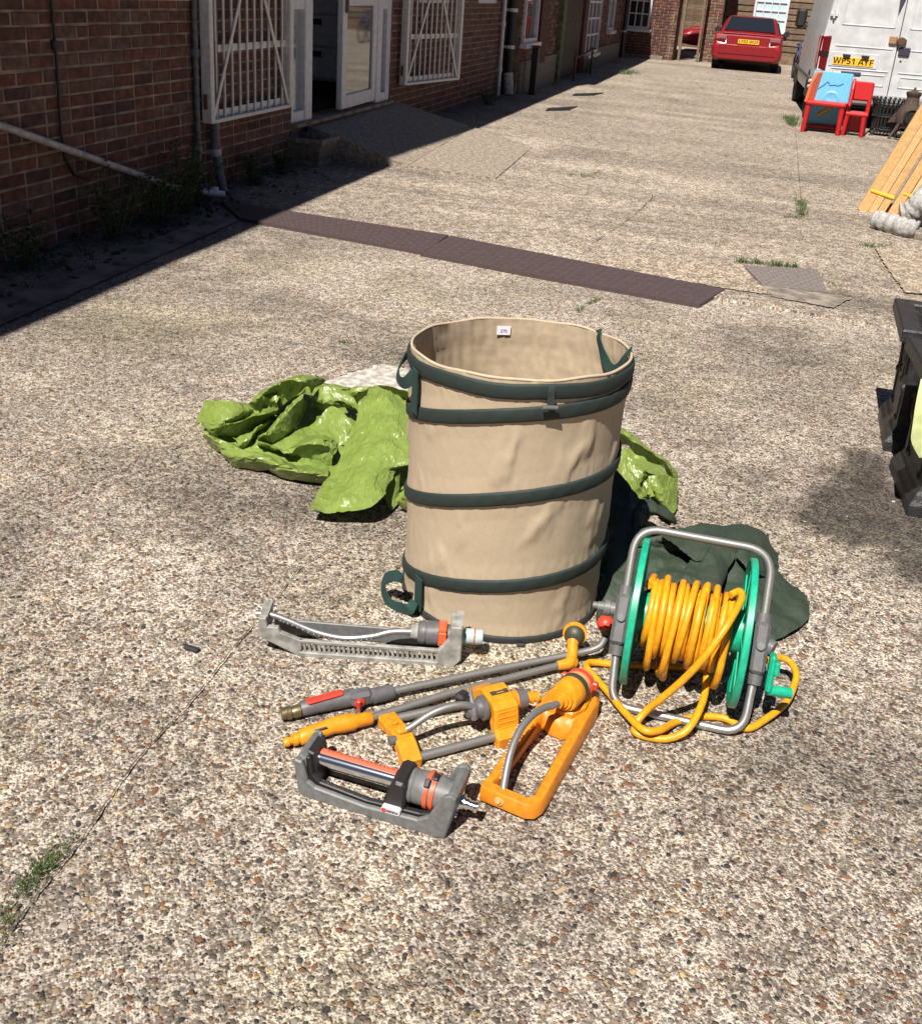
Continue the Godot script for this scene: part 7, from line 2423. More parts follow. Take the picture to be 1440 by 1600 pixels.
	for z in [-0.95, -3.95]:
		st = ms()
		var arc := PackedVector2Array()
		for i in 15:
			var a := PI * i / 14
			arc.append(Vector2(z + cos(a) * 0.41, 0.33 + sin(a) * 0.41))
		prism(st, arc, Transform3D(Basis(Vector3(0, 0, 1), Vector3.UP, Vector3(-1, 0, 0)), Vector3(0.002, 0, 0)), 0.006, 0.0)
		put("wheel_arch", st, M.ink, o)

# ---------------------------------------------------------------- things along the right side
func build_right_side() -> void:
	# a folded pushchair or bicycle beyond the van, dark and small
	var bk := thing("bicycle", "small dark bicycle leaning beside the far side of the van", "bicycle", Vector3(0.999, 0, -26.728), 3.0)
	for z in [-0.35, 0.35]:
		var st := ms()
		lathe(st, Vector3(-0.03, 0.28, z), Vector3(1, 0, 0), [Vector2(0, 0.25), Vector2(0.0, 0.28), Vector2(0.04, 0.28), Vector2(0.04, 0.25), Vector2(0, 0.25)], 24)
		put("wheel", st, M.rubber, bk)
	var fs := ms()
	for q in [[Vector3(0, 0.28, -0.35), Vector3(0, 0.72, -0.15)], [Vector3(0, 0.72, -0.15), Vector3(0, 0.35, 0.02)], [Vector3(0, 0.72, -0.15), Vector3(0, 0.74, 0.25)], [Vector3(0, 0.35, 0.02), Vector3(0, 0.74, 0.25)], [Vector3(0, 0.28, 0.35), Vector3(0, 0.86, 0.22)], [Vector3(0, 0.28, -0.35), Vector3(0, 0.35, 0.02)]]:
		rod(fs, q[0], q[1], 0.022, 8)
	put("frame", fs, mat(lin(0.05, 0.06, 0.16), 0.4), bk)
	var sd := ms()
	box(sd, Vector3(0, 0.78, -0.17), Vector3(0.10, 0.05, 0.24), Basis.IDENTITY, 0.02)
	put("saddle", sd, M.ink, bk)
	sd = ms()
	rod(sd, Vector3(-0.24, 0.88, 0.22), Vector3(0.24, 0.88, 0.22), 0.018, 8)
	put("handlebar", sd, M.ink, bk)

	# children's play table with an easel back, and its chair
	var o := thing("play_table", "red and blue plastic children's play table with an orange side panel, behind the van", "play table", Vector3(1.03, 0, -15.20), -6.0)
	var st := ms()
	for q in [[-0.20, 0.10, -0.02, -0.01], [0.235, 0.10, 0.0, 0.0], [-0.225, -0.34, -0.02, 0.0], [0.235, -0.34, 0.0, 0.0]]:
		st = ms()
		tube(st, [Vector3(q[0] + q[2], 0.0, q[1]), Vector3(q[0], 0.385, q[1])], 0.035, 10, [0.028, 0.037])
		put("leg", st, M.play_red, o)
	st = ms()
	box(st, Vector3(0.02, 0.40, -0.12), Vector3(0.52, 0.06, 0.54), Basis.IDENTITY, 0.02)
	put("table_top", st, M.play_red, o)
	st = ms()
	var tilt := Basis(Vector3(1, 0, 0), -0.20)
	box(st, Vector3(0.03, 0.60, -0.17), Vector3(0.52, 0.40, 0.035), tilt, 0.012)
	var bb := put("blue_board", st, M.play_blue, o)
	st = ms()
	var wave := smooth_path([Vector3(-0.19, 0.47, 0), Vector3(-0.16, 0.55, 0), Vector3(-0.08, 0.62, 0), Vector3(-0.03, 0.67, 0), Vector3(0.0, 0.63, 0), Vector3(0.06, 0.635, 0), Vector3(0.12, 0.635, 0), Vector3(0.17, 0.665, 0)], 30)
	var wp := []
	for p in wave: wp.append(Vector3(0.03, 0.60, -0.17) + tilt * Vector3(p.x - 0.02, p.y - 0.60, 0.016))
	tube(st, wp, 0.011, 8)
	put("moulded_track", st, mat(lin(0.05, 0.20, 0.36), 0.5), bb)
	st = ms()
	lathe(st, Vector3(0.06, 0.46, -0.115), tilt * Vector3(0, 0, 1), [Vector2(-0.03, 0.11), Vector2(0.0, 0.105), Vector2(0.006, 0.085), Vector2(0.0, 0.07), Vector2(0.0, 0.0)], 24)
	put("moulded_ring", st, M.play_blue, bb)
	st = ms()
	prism(st, xy([-0.40, 0.40, 0.02, 0.40, -0.04, 0.66, -0.12, 0.78, -0.30, 0.80, -0.40, 0.72]), Transform3D(Basis(Vector3.UP, -0.55) * Basis(Vector3(0, 0, 1), Vector3.UP, Vector3(-1, 0, 0)), Vector3(-0.235, 0, 0.02)), 0.04, 0.012)
	var sp := put("orange_side", st, M.play_orange, o)
	st = ms()
	for y in [0.60, 0.67]: lathe(st, Vector3(-0.225, y, -0.10), Vector3(-0.8, 0, 0.6), [Vector2(0.02, 0.022), Vector2(0.05, 0.020), Vector2(0.05, 0.0)], 12)
	var pg := put("white_pegs", st, M.white_paint, sp)
	pg.set_meta("kind", "stuff")
	st = ms()
	prism(st, xy([-0.40, 0.40, 0.02, 0.40, -0.04, 0.62, -0.12, 0.72, -0.30, 0.74, -0.40, 0.72]), Transform3D(Basis(Vector3(0, 0, 1), Vector3.UP, Vector3(-1, 0, 0)), Vector3(0.335, 0, 0.02)), 0.04, 0.012)
	put("red_side", st, M.play_red, o)
	st = ms()
	box(st, Vector3(0.02, 0.19, -0.36), Vector3(0.46, 0.30, 0.03), Basis.IDENTITY, 0.01)
	put("lower_panel", st, M.play_blue, o)
	st = ms()
	box(st, Vector3(0.0, 0.27, -0.33), Vector3(0.05, 0.20, 0.03), Basis(Vector3(0, 0, 1), -0.9), 0.01)
	put("yellow_arm", st, M.play_yellow, o)
	st = ms()
	box(st, Vector3(0.03, 0.06, -0.30), Vector3(0.46, 0.06, 0.10), Basis.IDENTITY, 0.015)
	put("foot_rail", st, M.play_red, o)

	var c := thing("toy_chair", "small red plastic child's chair pushed in beside the play table", "chair", Vector3(1.46, 0, -15.20), -6.0)
	for q in [[-0.13, 0.06], [0.11, 0.06], [-0.11, -0.20], [0.13, -0.20]]:
		st = ms()
		tube(st, [Vector3(q[0], 0.0, q[1]), Vector3(q[0] * 0.9, 0.29, q[1] * 0.9)], 0.03, 10, [0.026, 0.032])
		put("leg", st, M.play_red, c)
	st = ms()
	box(st, Vector3(0, 0.30, -0.06), Vector3(0.30, 0.05, 0.30), Basis.IDENTITY, 0.018)
	put("seat", st, M.play_red, c)
	st = ms()
	box(st, Vector3(0.0, 0.585, -0.20), Vector3(0.30, 0.25, 0.05), Basis(Vector3(1, 0, 0), -0.12), 0.02)
	put("backrest", st, M.play_red, c)
	for x in [-0.125, 0.125]:
		st = ms()
		tube(st, [Vector3(x, 0.31, -0.17), Vector3(x, 0.62, -0.205)], 0.028, 10)
		put("back_post", st, M.play_red, c)
	st = ms()
	box(st, Vector3(0, 0.17, -0.20), Vector3(0.24, 0.24, 0.03), Basis.IDENTITY, 0.01)
	put("back_panel", st, M.play_red, c)

	# fire basket of iron bars
	var f := thing("fire_basket", "black iron bar fire basket between the toy chair and the chiminea", "fire basket", Vector3(1.90, 0, -15.72))
	for i in 22:
		st = ms()
		var a := TAU * i / 22
		var d := Vector3(cos(a), 0, sin(a))
		tube(st, [d * 0.155 + Vector3(0, 0.06, 0), d * 0.165 + Vector3(0, 0.2, 0), d * 0.195 + Vector3(0, 0.42, 0), d * 0.225 + Vector3(0, 0.49, 0)], 0.013, 6)
		ball(st, d * 0.228 + Vector3(0, 0.495, 0), 0.019, Vector3.UP, 1.0, 8)
		put("bar", st, M.iron, f)
	for q in [[0.165, 0.10], [0.185, 0.27], [0.205, 0.43]]:
		st = ms()
		var pts := []
		for i in 33: pts.append(Vector3(cos(TAU * i / 32) * q[0], q[1], sin(TAU * i / 32) * q[0]))
		tube(st, pts, 0.010, 6, [], false)
		put("hoop", st, M.iron, f)
	st = ms()
	box(st, Vector3(0, 0.07, 0), Vector3(0.28, 0.02, 0.28))
	put("grate", st, M.iron, f)
	for q in [[-1, -1], [1, -1], [1, 1], [-1, 1]]:
		st = ms()
		tube(st, [Vector3(0.13 * q[0], 0.10, 0.13 * q[1]), Vector3(0.17 * q[0], 0.02, 0.17 * q[1]), Vector3(0.20 * q[0], 0.012, 0.20 * q[1])], 0.012, 6)
		put("foot", st, M.iron, f)

	# chiminea
	var h := thing("chiminea", "rusty brown cast iron chiminea on legs with a small wheel", "chiminea", Vector3(2.16, 0, -15.50), -8.0)
	st = ms()
	lathe(st, Vector3(0, 0.14, 0), Vector3.UP, [Vector2(0, 0.0), Vector2(0.01, 0.10), Vector2(0.08, 0.165), Vector2(0.20, 0.175), Vector2(0.29, 0.13), Vector2(0.33, 0.095), Vector2(0.42, 0.080), Vector2(0.45, 0.095), Vector2(0.47, 0.10), Vector2(0.47, 0.0)], 26)
	put("fire_bowl", st, M.rust_iron, h)
	st = ms()
	lathe(st, Vector3(0, 0.61, 0), Vector3.UP, [Vector2(0, 0.10), Vector2(0.015, 0.10), Vector2(0.03, 0.05), Vector2(0.045, 0.02), Vector2(0.075, 0.012), Vector2(0.08, 0.0)], 18)
	put("lid", st, M.rust_iron, h)
	st = ms()
	lathe(st, Vector3(0.03, 0.32, 0.14), Vector3(0.15, 0.05, 1), [Vector2(0, 0.10), Vector2(0.05, 0.10), Vector2(0.055, 0.085), Vector2(0.035, 0.08), Vector2(0.035, 0.0)], 22)
	var dr := put("fire_door", st, M.iron, h)
	st = ms()
	for k in 7: rod(st, Vector3(0.03 - 0.07 + 0.023 * k, 0.26, 0.195), Vector3(0.03 - 0.07 + 0.023 * k, 0.38, 0.197), 0.005, 6)
	var gr := put("door_grille", st, M.iron, dr)
	gr.set_meta("kind", "stuff")
	st = ms()
	prism(st, xy([-0.26, 0.20, -0.10, 0.22, -0.06, 0.44, -0.12, 0.44]), upright(-0.02), 0.05, 0.008)
	put("side_shelf", st, M.rust_iron, h)
	for q in [[-0.10, 0.10, -0.20, 0.20], [0.10, -0.12, 0.17, -0.2], [-0.08, -0.12, -0.14, -0.2]]:
		st = ms()
		rod(st, Vector3(q[0], 0.22, q[1]), Vector3(q[2], 0.0, q[3]), 0.018, 8)
		put("leg", st, M.rust_iron, h)
	st = ms()
	lathe(st, Vector3(-0.05, 0.095, 0.22), Vector3(0.2, 0, 1), [Vector2(0, 0.078), Vector2(0.0, 0.092), Vector2(0.02, 0.092), Vector2(0.02, 0.078), Vector2(0, 0.078)], 22)
	for k in 4: rod(st, Vector3(-0.05, 0.095, 0.23), Vector3(-0.05, 0.095, 0.23) + Vector3(cos(k * PI / 2 + 0.4), sin(k * PI / 2 + 0.4), 0) * 0.085, 0.006, 6)
	put("wheel", st, M.iron, h)

	# lengths of timber leaning to the right
	rng.seed = 61
	var lean := Vector3(0.345, 0.93, -0.10).normalized()
	var side := Vector3(0.30, -0.20, 0.93)
	side = (side - lean * side.dot(lean)).normalized()
	var tb := [[Vector3(1.098, 0, -9.34), 0.085, 0.045, 0.0, "leftmost plank of the tied bundle leaning at the right, broad face forward"], [Vector3(1.175, 0, -9.345), 0.060, 0.05, 0.1, "narrow pale plank second from the left in the leaning timber"], [Vector3(1.245, 0, -9.35), 0.060, 0.05, 0.0, "narrow pale plank third from the left in the leaning timber"], [Vector3(1.345, 0, -9.37), 0.075, 0.06, -0.05, "plank on the left of the second bundle, with a bright front face"], [Vector3(1.425, 0, -9.38), 0.065, 0.07, -0.45, "darker plank in the middle of the second timber bundle"], [Vector3(1.50, 0, -9.40), 0.075, 0.05, -0.1, "rightmost plank of the second timber bundle"]]
	for q in tb:
		var p := thing("timber_plank", q[4], "plank", q[0], 0.0, "lengths of timber leaning at the right")
		var face := lean.cross(Vector3(0, 0, 1)).normalized() * -1.0
		var zz := face.cross(lean).normalized()
		var bs := Basis(face, lean, zz).rotated(lean, q[3])
		st = ms()
		var ln := 2.5 + rng.randf() * 0.25
		box(st, lean * (ln * 0.5 - 0.0), Vector3(q[1], ln, q[2]), bs, 0.004)
		put("plank_body", st, M.timber if (tb.find(q) % 3) != 1 else M.timber_pale, p)
		st = ms()
		for k in 3:
			var s := 0.5 + rng.randf() * 1.5
			lathe(st, lean * s + bs.z * (q[2] * 0.5 + 0.0006) + bs.x * rng.randf_range(-0.02, 0.02), bs.z, [Vector2(0, 0.008), Vector2(0.0006, 0.007), Vector2(0.0007, 0.0)], 10)
		var kn := put("knots", st, mat(lin(0.20, 0.09, 0.03), 0.8), p)
		kn.set_meta("kind", "stuff")
	for q in [[Vector3(1.172, 0, -9.345), 0.215, 0.07, "yellow tape tied round the left bundle of leaning timber"], [Vector3(1.425, 0, -9.38), 0.20, 0.085, "yellow tape tied round the right bundle of leaning timber"]]:
		var t := thing("yellow_strap", q[3], "strap", q[0])
		var face := lean.cross(Vector3(0, 0, 1)).normalized() * -1.0
		var zz := face.cross(lean).normalized()
		st = ms()
		box(st, lean * 0.17, Vector3(q[1], 0.035, q[2]), Basis(face, lean, zz) * Basis(Vector3(0, 0, 1), -0.12), 0.012)
		put("strap_band", st, M.strap_yellow, t)
		st = ms()
		box(st, lean * 0.18 + zz * (q[2] * 0.5 + 0.006), Vector3(0.05, 0.02, 0.014), Basis(face, lean, zz) * Basis(Vector3(0, 0, 1), 0.4), 0.005)
		put("strap_knot", st, M.strap_yellow, t)
	var gb := thing("grey_board", "grey board leaning behind the planks at the right edge", "board", Vector3(1.72, 0, -9.60))
	st = ms()
	box(st, lean * 1.0, Vector3(0.42, 2.0, 0.02), Basis(lean.cross(Vector3(0, 0, 1)).normalized() * -1.0, lean, Vector3(0, 0, 1)).orthonormalized(), 0.003)
	put("board_face", st, mat(lin(0.25, 0.27, 0.29), 0.7, 0, N.blotch, 2.0), gb)
	st = ms()
	box(st, lean * 0.95 + Vector3(0.17, -0.1, 0.03), Vector3(0.05, 1.9, 0.03), Basis(lean.cross(Vector3(0, 0, 1)).normalized() * -1.0, lean, Vector3(0, 0, 1)).orthonormalized(), 0.003)
	put("batten", st, M.timber, gb)

	# two weathered stone scrolls
	var n := FastNoiseLite.new()
	n.seed = 4
	n.frequency = 14.0
	for q in [[[Vector3(1.131, 0.075, -8.6), Vector3(1.203, 0.075, -8.514), Vector3(1.307, 0.075, -8.4), Vector3(1.395, 0.07, -8.356)], 0.078, "ribbed white stone scroll lying on the concrete at the right edge, lower of two"], [[Vector3(1.324, 0.1, -8.838), Vector3(1.394, 0.13, -8.832), Vector3(1.443, 0.2, -8.816), Vector3(1.518, 0.28, -8.936)], 0.085, "white stone scroll bracket standing behind the lower one at the right edge"]]:
		var a: Vector3 = q[0][0]
		var t := thing("stone_scroll", q[2], "stone ornament", Vector3(a.x, 0, a.z))
		var path := smooth_path(q[0], 44)
		st = ms()
		st.set_smooth_group(1)
		var fr := frames(path)
		var rings := []
		for i in path.size():
			var u := i / 43.0
			var r: float = q[1] * (0.80 + 0.20 * absf(sin(u * PI * 5.5))) * (1.0 if u > 0.06 else 0.55 + 7.0 * u)
			var ring := []
			for k in 22:
				var an := TAU * k / 22
				var d: Vector3 = (fr[i] as Basis).x * cos(an) + (fr[i] as Basis).y * sin(an)
				var v: Vector3 = (path[i] as Vector3) + d * r
				v += d * 0.012 * n.get_noise_3dv(v)
				v.y = maxf(v.y, 0.0)
				ring.append(v)
			rings.append(ring)
		for i in rings.size() - 1:
			for k in 22:
				var k2 := (k + 1) % 22
				quad(st, rings[i][k], rings[i + 1][k], rings[i + 1][k2], rings[i][k2])
		for k in 22:
			tri(st, path[0], rings[0][k], rings[0][(k + 1) % 22])
			tri(st, path[-1], rings[-1][(k + 1) % 22], rings[-1][k])
		putw("ribbed_scroll", st, M.white_stone, t)
		st = ms()
		var e: Vector3 = path[-1]
		if e.y > 0.15:
			prism(st, xy([-0.22, 0.0, 0.30, 0.0, 0.30, 0.48, 0.12, 0.34]), Transform3D(Basis.IDENTITY, Vector3(e.x + 0.03, 0.0, e.z - 0.10)), 0.14, 0.012)
			putw("bracket_side", st, M.white_stone, t)
		else:
			box(st, e + Vector3(0.10, -0.035, 0.0), Vector3(0.22, 0.07, 0.12), Basis.IDENTITY, 0.012)
			putw("base_block", st, M.stone, t)

	# two ornate black planters
	var pl := make_planter()
	pl.position = Vector3(0.728, 0, -3.944)
	pl.scale = Vector3(1, 1.12, 1)
	pl.rotation_degrees.y = -3.0
	var p2: Node3D = pl.duplicate()
	p2.name = "ornate_planter_001"
	add_child(p2, true)
	p2.position = Vector3(0.748, 0, -3.385)
	p2.rotation_degrees.y = 2.0
	p2.set_meta("label", "ornate black planter nearer the camera, with a lime sheet against it")
	var ls := thing("lime_sheet", "pale lime green plastic sheet hanging over the front of the nearer black planter", "plastic sheet", Vector3(0.798, 0, -3.435))
	st = ms()
	var le := smooth_path([Vector3(0.68, 0.495, -3.36), Vector3(0.678, 0.428, -3.345), Vector3(0.684, 0.343, -3.335), Vector3(0.693, 0.29, -3.33), Vector3(0.732, 0.233, -3.335)], 15)
	sheet(st, 10, 14, func(i, j):
		var u: float = i / 10.0
		var p: Vector3 = le[j]
		return p + Vector3(u * 0.28, 0.02 * sin(u * 3.0), 0.010 * sin(u * 7.0 + j * 0.3)))
	putw("sheet", st, M.lime, ls)

func make_planter() -> Node3D:
	# origin at the front left corner of the base; x to the right, z towards the camera
	var o := thing("ornate_planter", "ornate black planter further from the camera at the right edge, open rim facing up", "planter", Vector3.ZERO, 0.0, "ornate black planters at the right edge")
	var w := 0.40
	var c := Vector3(w * 0.5, 0, -w * 0.5)
	var st := ms()
	var ring := func(s: SurfaceTool, prof: Array) -> void:
		flat(s)
		for i in prof.size() - 1:
			for k in 4:
				var a: float = prof[i][0]
				var b: float = prof[i + 1][0]
				var r := Basis(Vector3.UP, k * PI / 2)
				quad(s, c + r * Vector3(-a, prof[i][1], a), c + r * Vector3(a, prof[i][1], a), c + r * Vector3(b, prof[i + 1][1], b), c + r * Vector3(-b, prof[i + 1][1], b))
	ring.call(st, [[0.20, 0.0], [0.20, 0.035], [0.190, 0.05], [0.184, 0.065], [0.176, 0.075]])
	put("plinth", st, M.cast_iron, o)
	st = ms()
	ring.call(st, [[0.178, 0.07], [0.170, 0.09], [0.172, 0.25], [0.180, 0.385], [0.186, 0.395]])
	put("box", st, M.cast_iron, o)
	st = ms()
	ring.call(st, [[0.184, 0.390], [0.228, 0.400], [0.238, 0.405], [0.238, 0.440], [0.231, 0.446], [0.172, 0.446], [0.167, 0.440], [0.160, 0.30], [0.0, 0.30]])
	put("rim", st, M.cast_iron, o)
	for k in 4:
		var r := Basis(Vector3.UP, k * PI / 2)
		st = ms()
		# rosette of rings and petals, corner scrolls, swag
		lathe(st, c + r * Vector3(0, 0.285, 0.172), r * Vector3(0, 0, 1), [Vector2(0, 0.062), Vector2(0.008, 0.058), Vector2(0.009, 0.050), Vector2(0.003, 0.044), Vector2(0.007, 0.036), Vector2(0.009, 0.030), Vector2(0.003, 0.024), Vector2(0.010, 0.014), Vector2(0.012, 0.0)], 22)
		for i in 8:
			var a := TAU * i / 8
			ball(st, c + r * Vector3(cos(a) * 0.072, 0.285 + sin(a) * 0.072, 0.170), 0.014, r * Vector3(0, 0, 1), 0.7, 8)
		for s in [-1, 1]:
			ball(st, c + r * Vector3(0.115 * s, 0.350, 0.178), 0.016, Vector3.UP, 1.0, 10)
			ball(st, c + r * Vector3(0.085 * s, 0.365, 0.180), 0.011, Vector3.UP, 1.0, 10)
			var sw := smooth_path([c + r * Vector3(0.135 * s, 0.34, 0.179), c + r * Vector3(0.125 * s, 0.26, 0.174), c + r * Vector3(0.128 * s, 0.18, 0.171), c + r * Vector3(0.115 * s, 0.11, 0.168), c + r * Vector3(0.08 * s, 0.10, 0.168)], 22)
			tube(st, sw, 0.008, 8)
			ball(st, c + r * Vector3(0.13 * s, 0.215, 0.172), 0.014, Vector3.UP, 1.2, 10)
			ball(st, c + r * Vector3(0.11 * s, 0.105, 0.168), 0.014, Vector3.UP, 1.0, 10)
		var m := put("moulded_ornament", st, M.cast_iron, o)
		m.set_meta("kind", "stuff")
	return o

# ---------------------------------------------------------------- weeds and grass
func blades(st: SurfaceTool, at: Vector3, n: int, spread: float, h: float) -> void:
	for i in n:
		var a := rng.randf() * TAU
		var r := sqrt(rng.randf()) * spread
		var p := at + Vector3(cos(a) * r, 0, sin(a) * r)
		var d := Vector3(cos(a), 0, sin(a)) * rng.randf_range(0.1, 0.9)
		var hh := h * rng.randf_range(0.5, 1.25)
		var s := Vector3(-d.z, 0, d.x).normalized() * rng.randf_range(0.0012, 0.0028) * (0.55 + h * 9.0)
		var m := p + Vector3(0, hh * 0.6, 0) + d * hh * 0.25
		var t := p + Vector3(0, hh * rng.randf_range(0.7, 1.0), 0) + d * hh * 0.8
		quad(st, p - s, p + s, m + s * 0.8, m - s * 0.8)
		tri(st, m - s * 0.8, m + s * 0.8, t)

func grass_line(label: String, pts: Array, per_m: float, spread: float, h: float, mi: int) -> void:
	var st := ms()
	flat(st)
	var path := smooth_path(pts, maxi(2, pts.size() * 6))
	for i in path.size() - 1:
		var a: Vector3 = path[i]
		var b: Vector3 = path[i + 1]
		var n := int(per_m * 1.8 * (b - a).length()) + 1
		for k in n:
			var p := a.lerp(b, rng.randf())
			var q := rng.randf()
			var dens := 0.55 + 0.45 * sin(p.x * 61.0 + p.z * 47.0) + 0.35 * sin(p.x * 143.0 - p.z * 97.0)
			if q > dens: continue
			blades(st, p + Vector3(rng.randf_range(-1, 1), 0, rng.randf_range(-1, 1)) * spread * 0.7 + Vector3(0, 0.005, 0), 3, spread * (0.3 + q), h * (0.35 + 0.9 * rng.randf() * dens))
	var o := put("grass", st, M.blade[mi])
	tag(o, label, "grass", "", "stuff")

func weed(at: Vector3, h: float, spread: float, n: int, label: String) -> void:
	var o := thing("weed", label, "weed", at, 0.0, "weeds growing along the wall")
	var stems := ms()
	var lv := ms()
	lv.set_smooth_group(1)
	for i in n:
		var a := rng.randf() * TAU
		var base := Vector3(cos(a), 0, sin(a)) * spread * 0.35 * rng.randf()
		var top := base + Vector3(cos(a) * spread * rng.randf(), h * rng.randf_range(0.45, 1.0), sin(a) * spread * 0.6 * rng.randf())
		if at.x + top.x < WX + 0.03: top.x = WX + 0.03 - at.x + 0.03 * rng.randf()
		var path := smooth_path([base, base.lerp(top, 0.5) + Vector3(0, h * 0.10, 0), top], 8)
		tube(stems, path, 0.003, 4, [], false)
		for k in range(1, 8):
			for s in 3:
				var p: Vector3 = path[k]
				var aa := rng.randf() * TAU
				var d := Vector3(cos(aa), rng.randf_range(-0.1, 0.6), sin(aa)).normalized()
				var l := rng.randf_range(0.02, 0.05)
				var w := d.cross(Vector3.UP).normalized() * l * 0.32
				var m := p + d * l * 0.5 + Vector3(0, 0.006, 0)
				flat(lv)
				tri(lv, p, m - w, m + w)
				tri(lv, m - w, p + d * l, m + w)
	put("stems", stems, M.blade[1], o)
	var f := put("leaves", lv, M.leaf, o)
	f.set_meta("kind", "stuff")

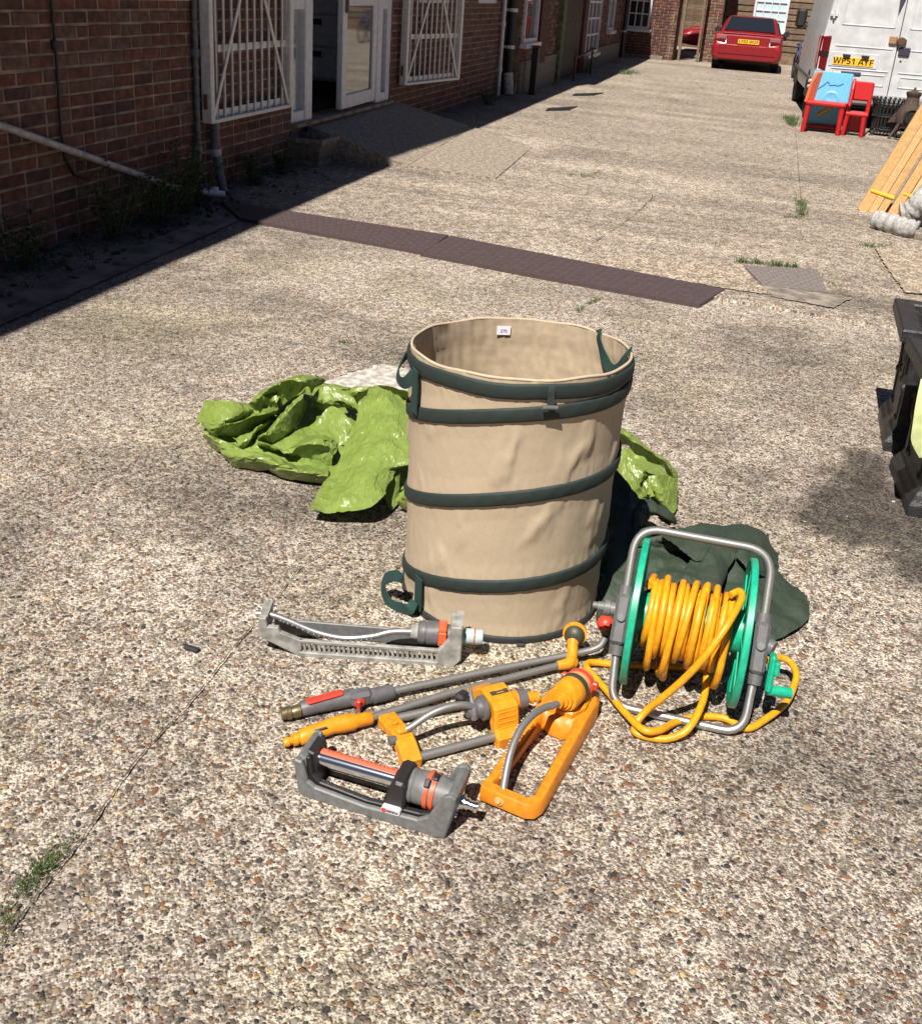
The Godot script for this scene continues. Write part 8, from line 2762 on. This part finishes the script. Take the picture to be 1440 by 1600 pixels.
func build_small_growth() -> void:
	rng.seed = 91
	grass_line("long bright tuft of grass growing in the crack at the lower left edge", [Vector3(-1.021, 0, -1.075), Vector3(-1.022, 0, -1.124), Vector3(-1.02, 0, -1.17), Vector3(-1.014, 0, -1.218), Vector3(-1.005, 0, -1.271), Vector3(-1.001, 0, -1.289)], 1500.0, 0.024, 0.011, 0)
	grass_line("yellowish moss and grass in the crack at the left edge below the bright tuft", [Vector3(-0.976, 0, -1.009), Vector3(-0.992, 0, -1.05), Vector3(-1.004, 0, -1.087)], 800.0, 0.02, 0.012, 2)
	grass_line("sparse grass further up the crack left of the sprinklers", [Vector3(-1.017, 0, -1.507), Vector3(-1.006, 0, -1.553), Vector3(-1.011, 0, -1.628), Vector3(-1.013, 0, -1.674)], 120.0, 0.012, 0.010, 2)
	grass_line("grass growing along the back edge of the manhole cover", [Vector3(0.118, 0, -6.807), Vector3(0.212, 0, -6.843), Vector3(0.334, 0, -6.839), Vector3(0.495, 0, -6.859)], 420.0, 0.035, 0.05, 0)
	grass_line("thin grass at the right edge of the manhole cover", [Vector3(0.631, 0, -6.776), Vector3(0.697, 0, -6.562), Vector3(0.74, 0, -6.202)], 70.0, 0.04, 0.03, 1)
	grass_line("grass clump in the joint left of the leaning timber", [Vector3(0.589, 0, -9.456), Vector3(0.59, 0, -9.173), Vector3(0.581, 0, -8.727)], 170.0, 0.05, 0.06, 0)
	grass_line("low grass just left of that joint", [Vector3(0.433, 0, -8.604), Vector3(0.498, 0, -8.618), Vector3(0.575, 0, -8.695)], 130.0, 0.04, 0.035, 1)
	grass_line("grass clump in front of the stone scrolls", [Vector3(0.986, 0, -7.84), Vector3(1.061, 0, -7.841), Vector3(1.165, 0, -7.991)], 320.0, 0.05, 0.045, 0)
	grass_line("grass by the van's rear wheel", [Vector3(0.671, 0, -16.878), Vector3(0.693, 0, -16.237), Vector3(0.713, 0, -15.642)], 160.0, 0.10, 0.11, 0)
	grass_line("low grass patch in the middle of the yard beyond the strip", [Vector3(-1.474, 0, -9.458), Vector3(-1.303, 0, -9.507), Vector3(-1.178, 0, -9.883), Vector3(-1.061, 0, -9.929)], 110.0, 0.06, 0.04, 1)
	grass_line("low grass at the crack further back in the yard", [Vector3(-1.925, 0, -11.924), Vector3(-1.767, 0, -12.001), Vector3(-1.513, 0, -12.037)], 60.0, 0.05, 0.035, 1)
	grass_line("grass tuft beside the metal strip near the middle of the yard", [Vector3(-1.336, 0, -6.718), Vector3(-1.281, 0, -6.752), Vector3(-1.262, 0, -6.828)], 220.0, 0.03, 0.025, 0)
	grass_line("grass in the crack right of the garden bin", [Vector3(-0.686, 0, -5.218), Vector3(-0.645, 0, -5.356), Vector3(-0.608, 0, -5.51)], 220.0, 0.02, 0.018, 0)
	grass_line("tiny tuft of grass on the sunny concrete behind the bin", [Vector3(-1.621, 0, -4.191), Vector3(-1.575, 0, -4.194)], 300.0, 0.02, 0.02, 1)
	grass_line("tiny tuft of grass in the crack left of the black planters", [Vector3(0.646, 0, -5.188), Vector3(0.689, 0, -5.188)], 260.0, 0.015, 0.018, 0)
	grass_line("scattered grass at the far end of the drive before the red car", [Vector3(-2.578, 0, -22.973), Vector3(-2.553, 0, -23.938), Vector3(-2.365, 0, -23.514)], 120.0, 0.12, 0.10, 0)
	var far := ms()
	flat(far)
	for i in 46:
		var z := -7.2 - 16.0 * rng.randf()
		var at := Vector3(rng.randf_range(-2.4, 0.7), 0.014, z)
		for k in 7: blades(far, at + Vector3(rng.randf_range(-0.12, 0.12), 0, rng.randf_range(-0.03, 0.03)), 3, 0.03, 0.02 + 0.02 * rng.randf())
	tag(put("grass", far, M.blade[1]), "small weeds dotted over the concrete beyond the metal strip", "grass", "", "stuff")
	for q in [[-3.55, -4.55, 0.30, 0.16, 14, "low dark weed at the foot of the wall, nearest the camera"], [-3.52, -5.35, 0.45, 0.22, 20, "dark weed at the wall under the upper part of the slanting pipe"], [-3.52, -5.85, 0.40, 0.24, 26, "bushy dark weed under the middle of the slanting pipe"], [-3.56, -6.25, 0.50, 0.20, 24, "tall weed at the low end of the slanting pipe"], [-3.58, -6.5, 0.34, 0.16, 18, "weed beside the foot of the thin grey conduit"], [-3.58, -7.35, 0.28, 0.16, 18, "weed at the wall below the near gate"], [-3.6, -7.9, 0.22, 0.12, 12, "small weed between the near gate and the stone planter"], [-3.5, -14.6, 0.25, 0.2, 14, "weed at the foot of the slim white pipe"], [-3.35, -22.6, 0.45, 0.35, 20, "dark weeds at the foot of the older range"]]:
		weed(Vector3(q[0], 0.0, q[1]), q[2], q[3], q[4], q[5])
	# leaf litter and grit along the wall
	var st := ms()
	flat(st)
	for i in 420:
		var z := rng.randf_range(-8.2, -3.2)
		var x := WX + 0.02 + 0.55 * pow(rng.randf(), 1.6)
		var r := rng.randf_range(0.008, 0.028)
		box(st, Vector3(x, r * 0.2 + 0.004, z), Vector3(r * 2.0, r * 0.5, r * 1.3), Basis(Vector3(rng.randf(), rng.randf(), rng.randf()).normalized(), rng.randf() * TAU))
	var lt := put("litter", st, mat(lin(0.13, 0.10, 0.075), 0.95, 0, N.blotch, 9.0))
	tag(lt, "dead leaves and grit along the foot of the shaded wall", "litter", "", "stuff")
	# a few single loose bits on the near concrete
	for q in [[Vector3(-1.097, 0.006, -1.883), 0.020, 0.010, -0.1, "dark flat scrap lying on the concrete left of the grey sprinkler", Color(0.02, 0.02, 0.02)], [Vector3(-0.331, 0.01, -2.181), 0.010, 0.010, 0.3, "small dark stone at the foot of the canvas bin", Color(0.03, 0.03, 0.03)], [Vector3(-0.097, 0.004, -1.455), 0.012, 0.003, 0.9, "pale dry twig on the concrete near the bottom of the picture", Color(0.35, 0.27, 0.17)]]:
		var o := thing("loose_scrap", q[4], "scrap", Vector3(q[0].x, 0, q[0].z))
		st = ms()
		box(st, Vector3(0, q[0].y, 0), Vector3(q[1] * 2.0, q[2], q[1] * 0.8), Basis(Vector3.UP, q[3]), 0.003)
		put("scrap_body", st, mat(lin(q[5].r, q[5].g, q[5].b), 0.8), o)
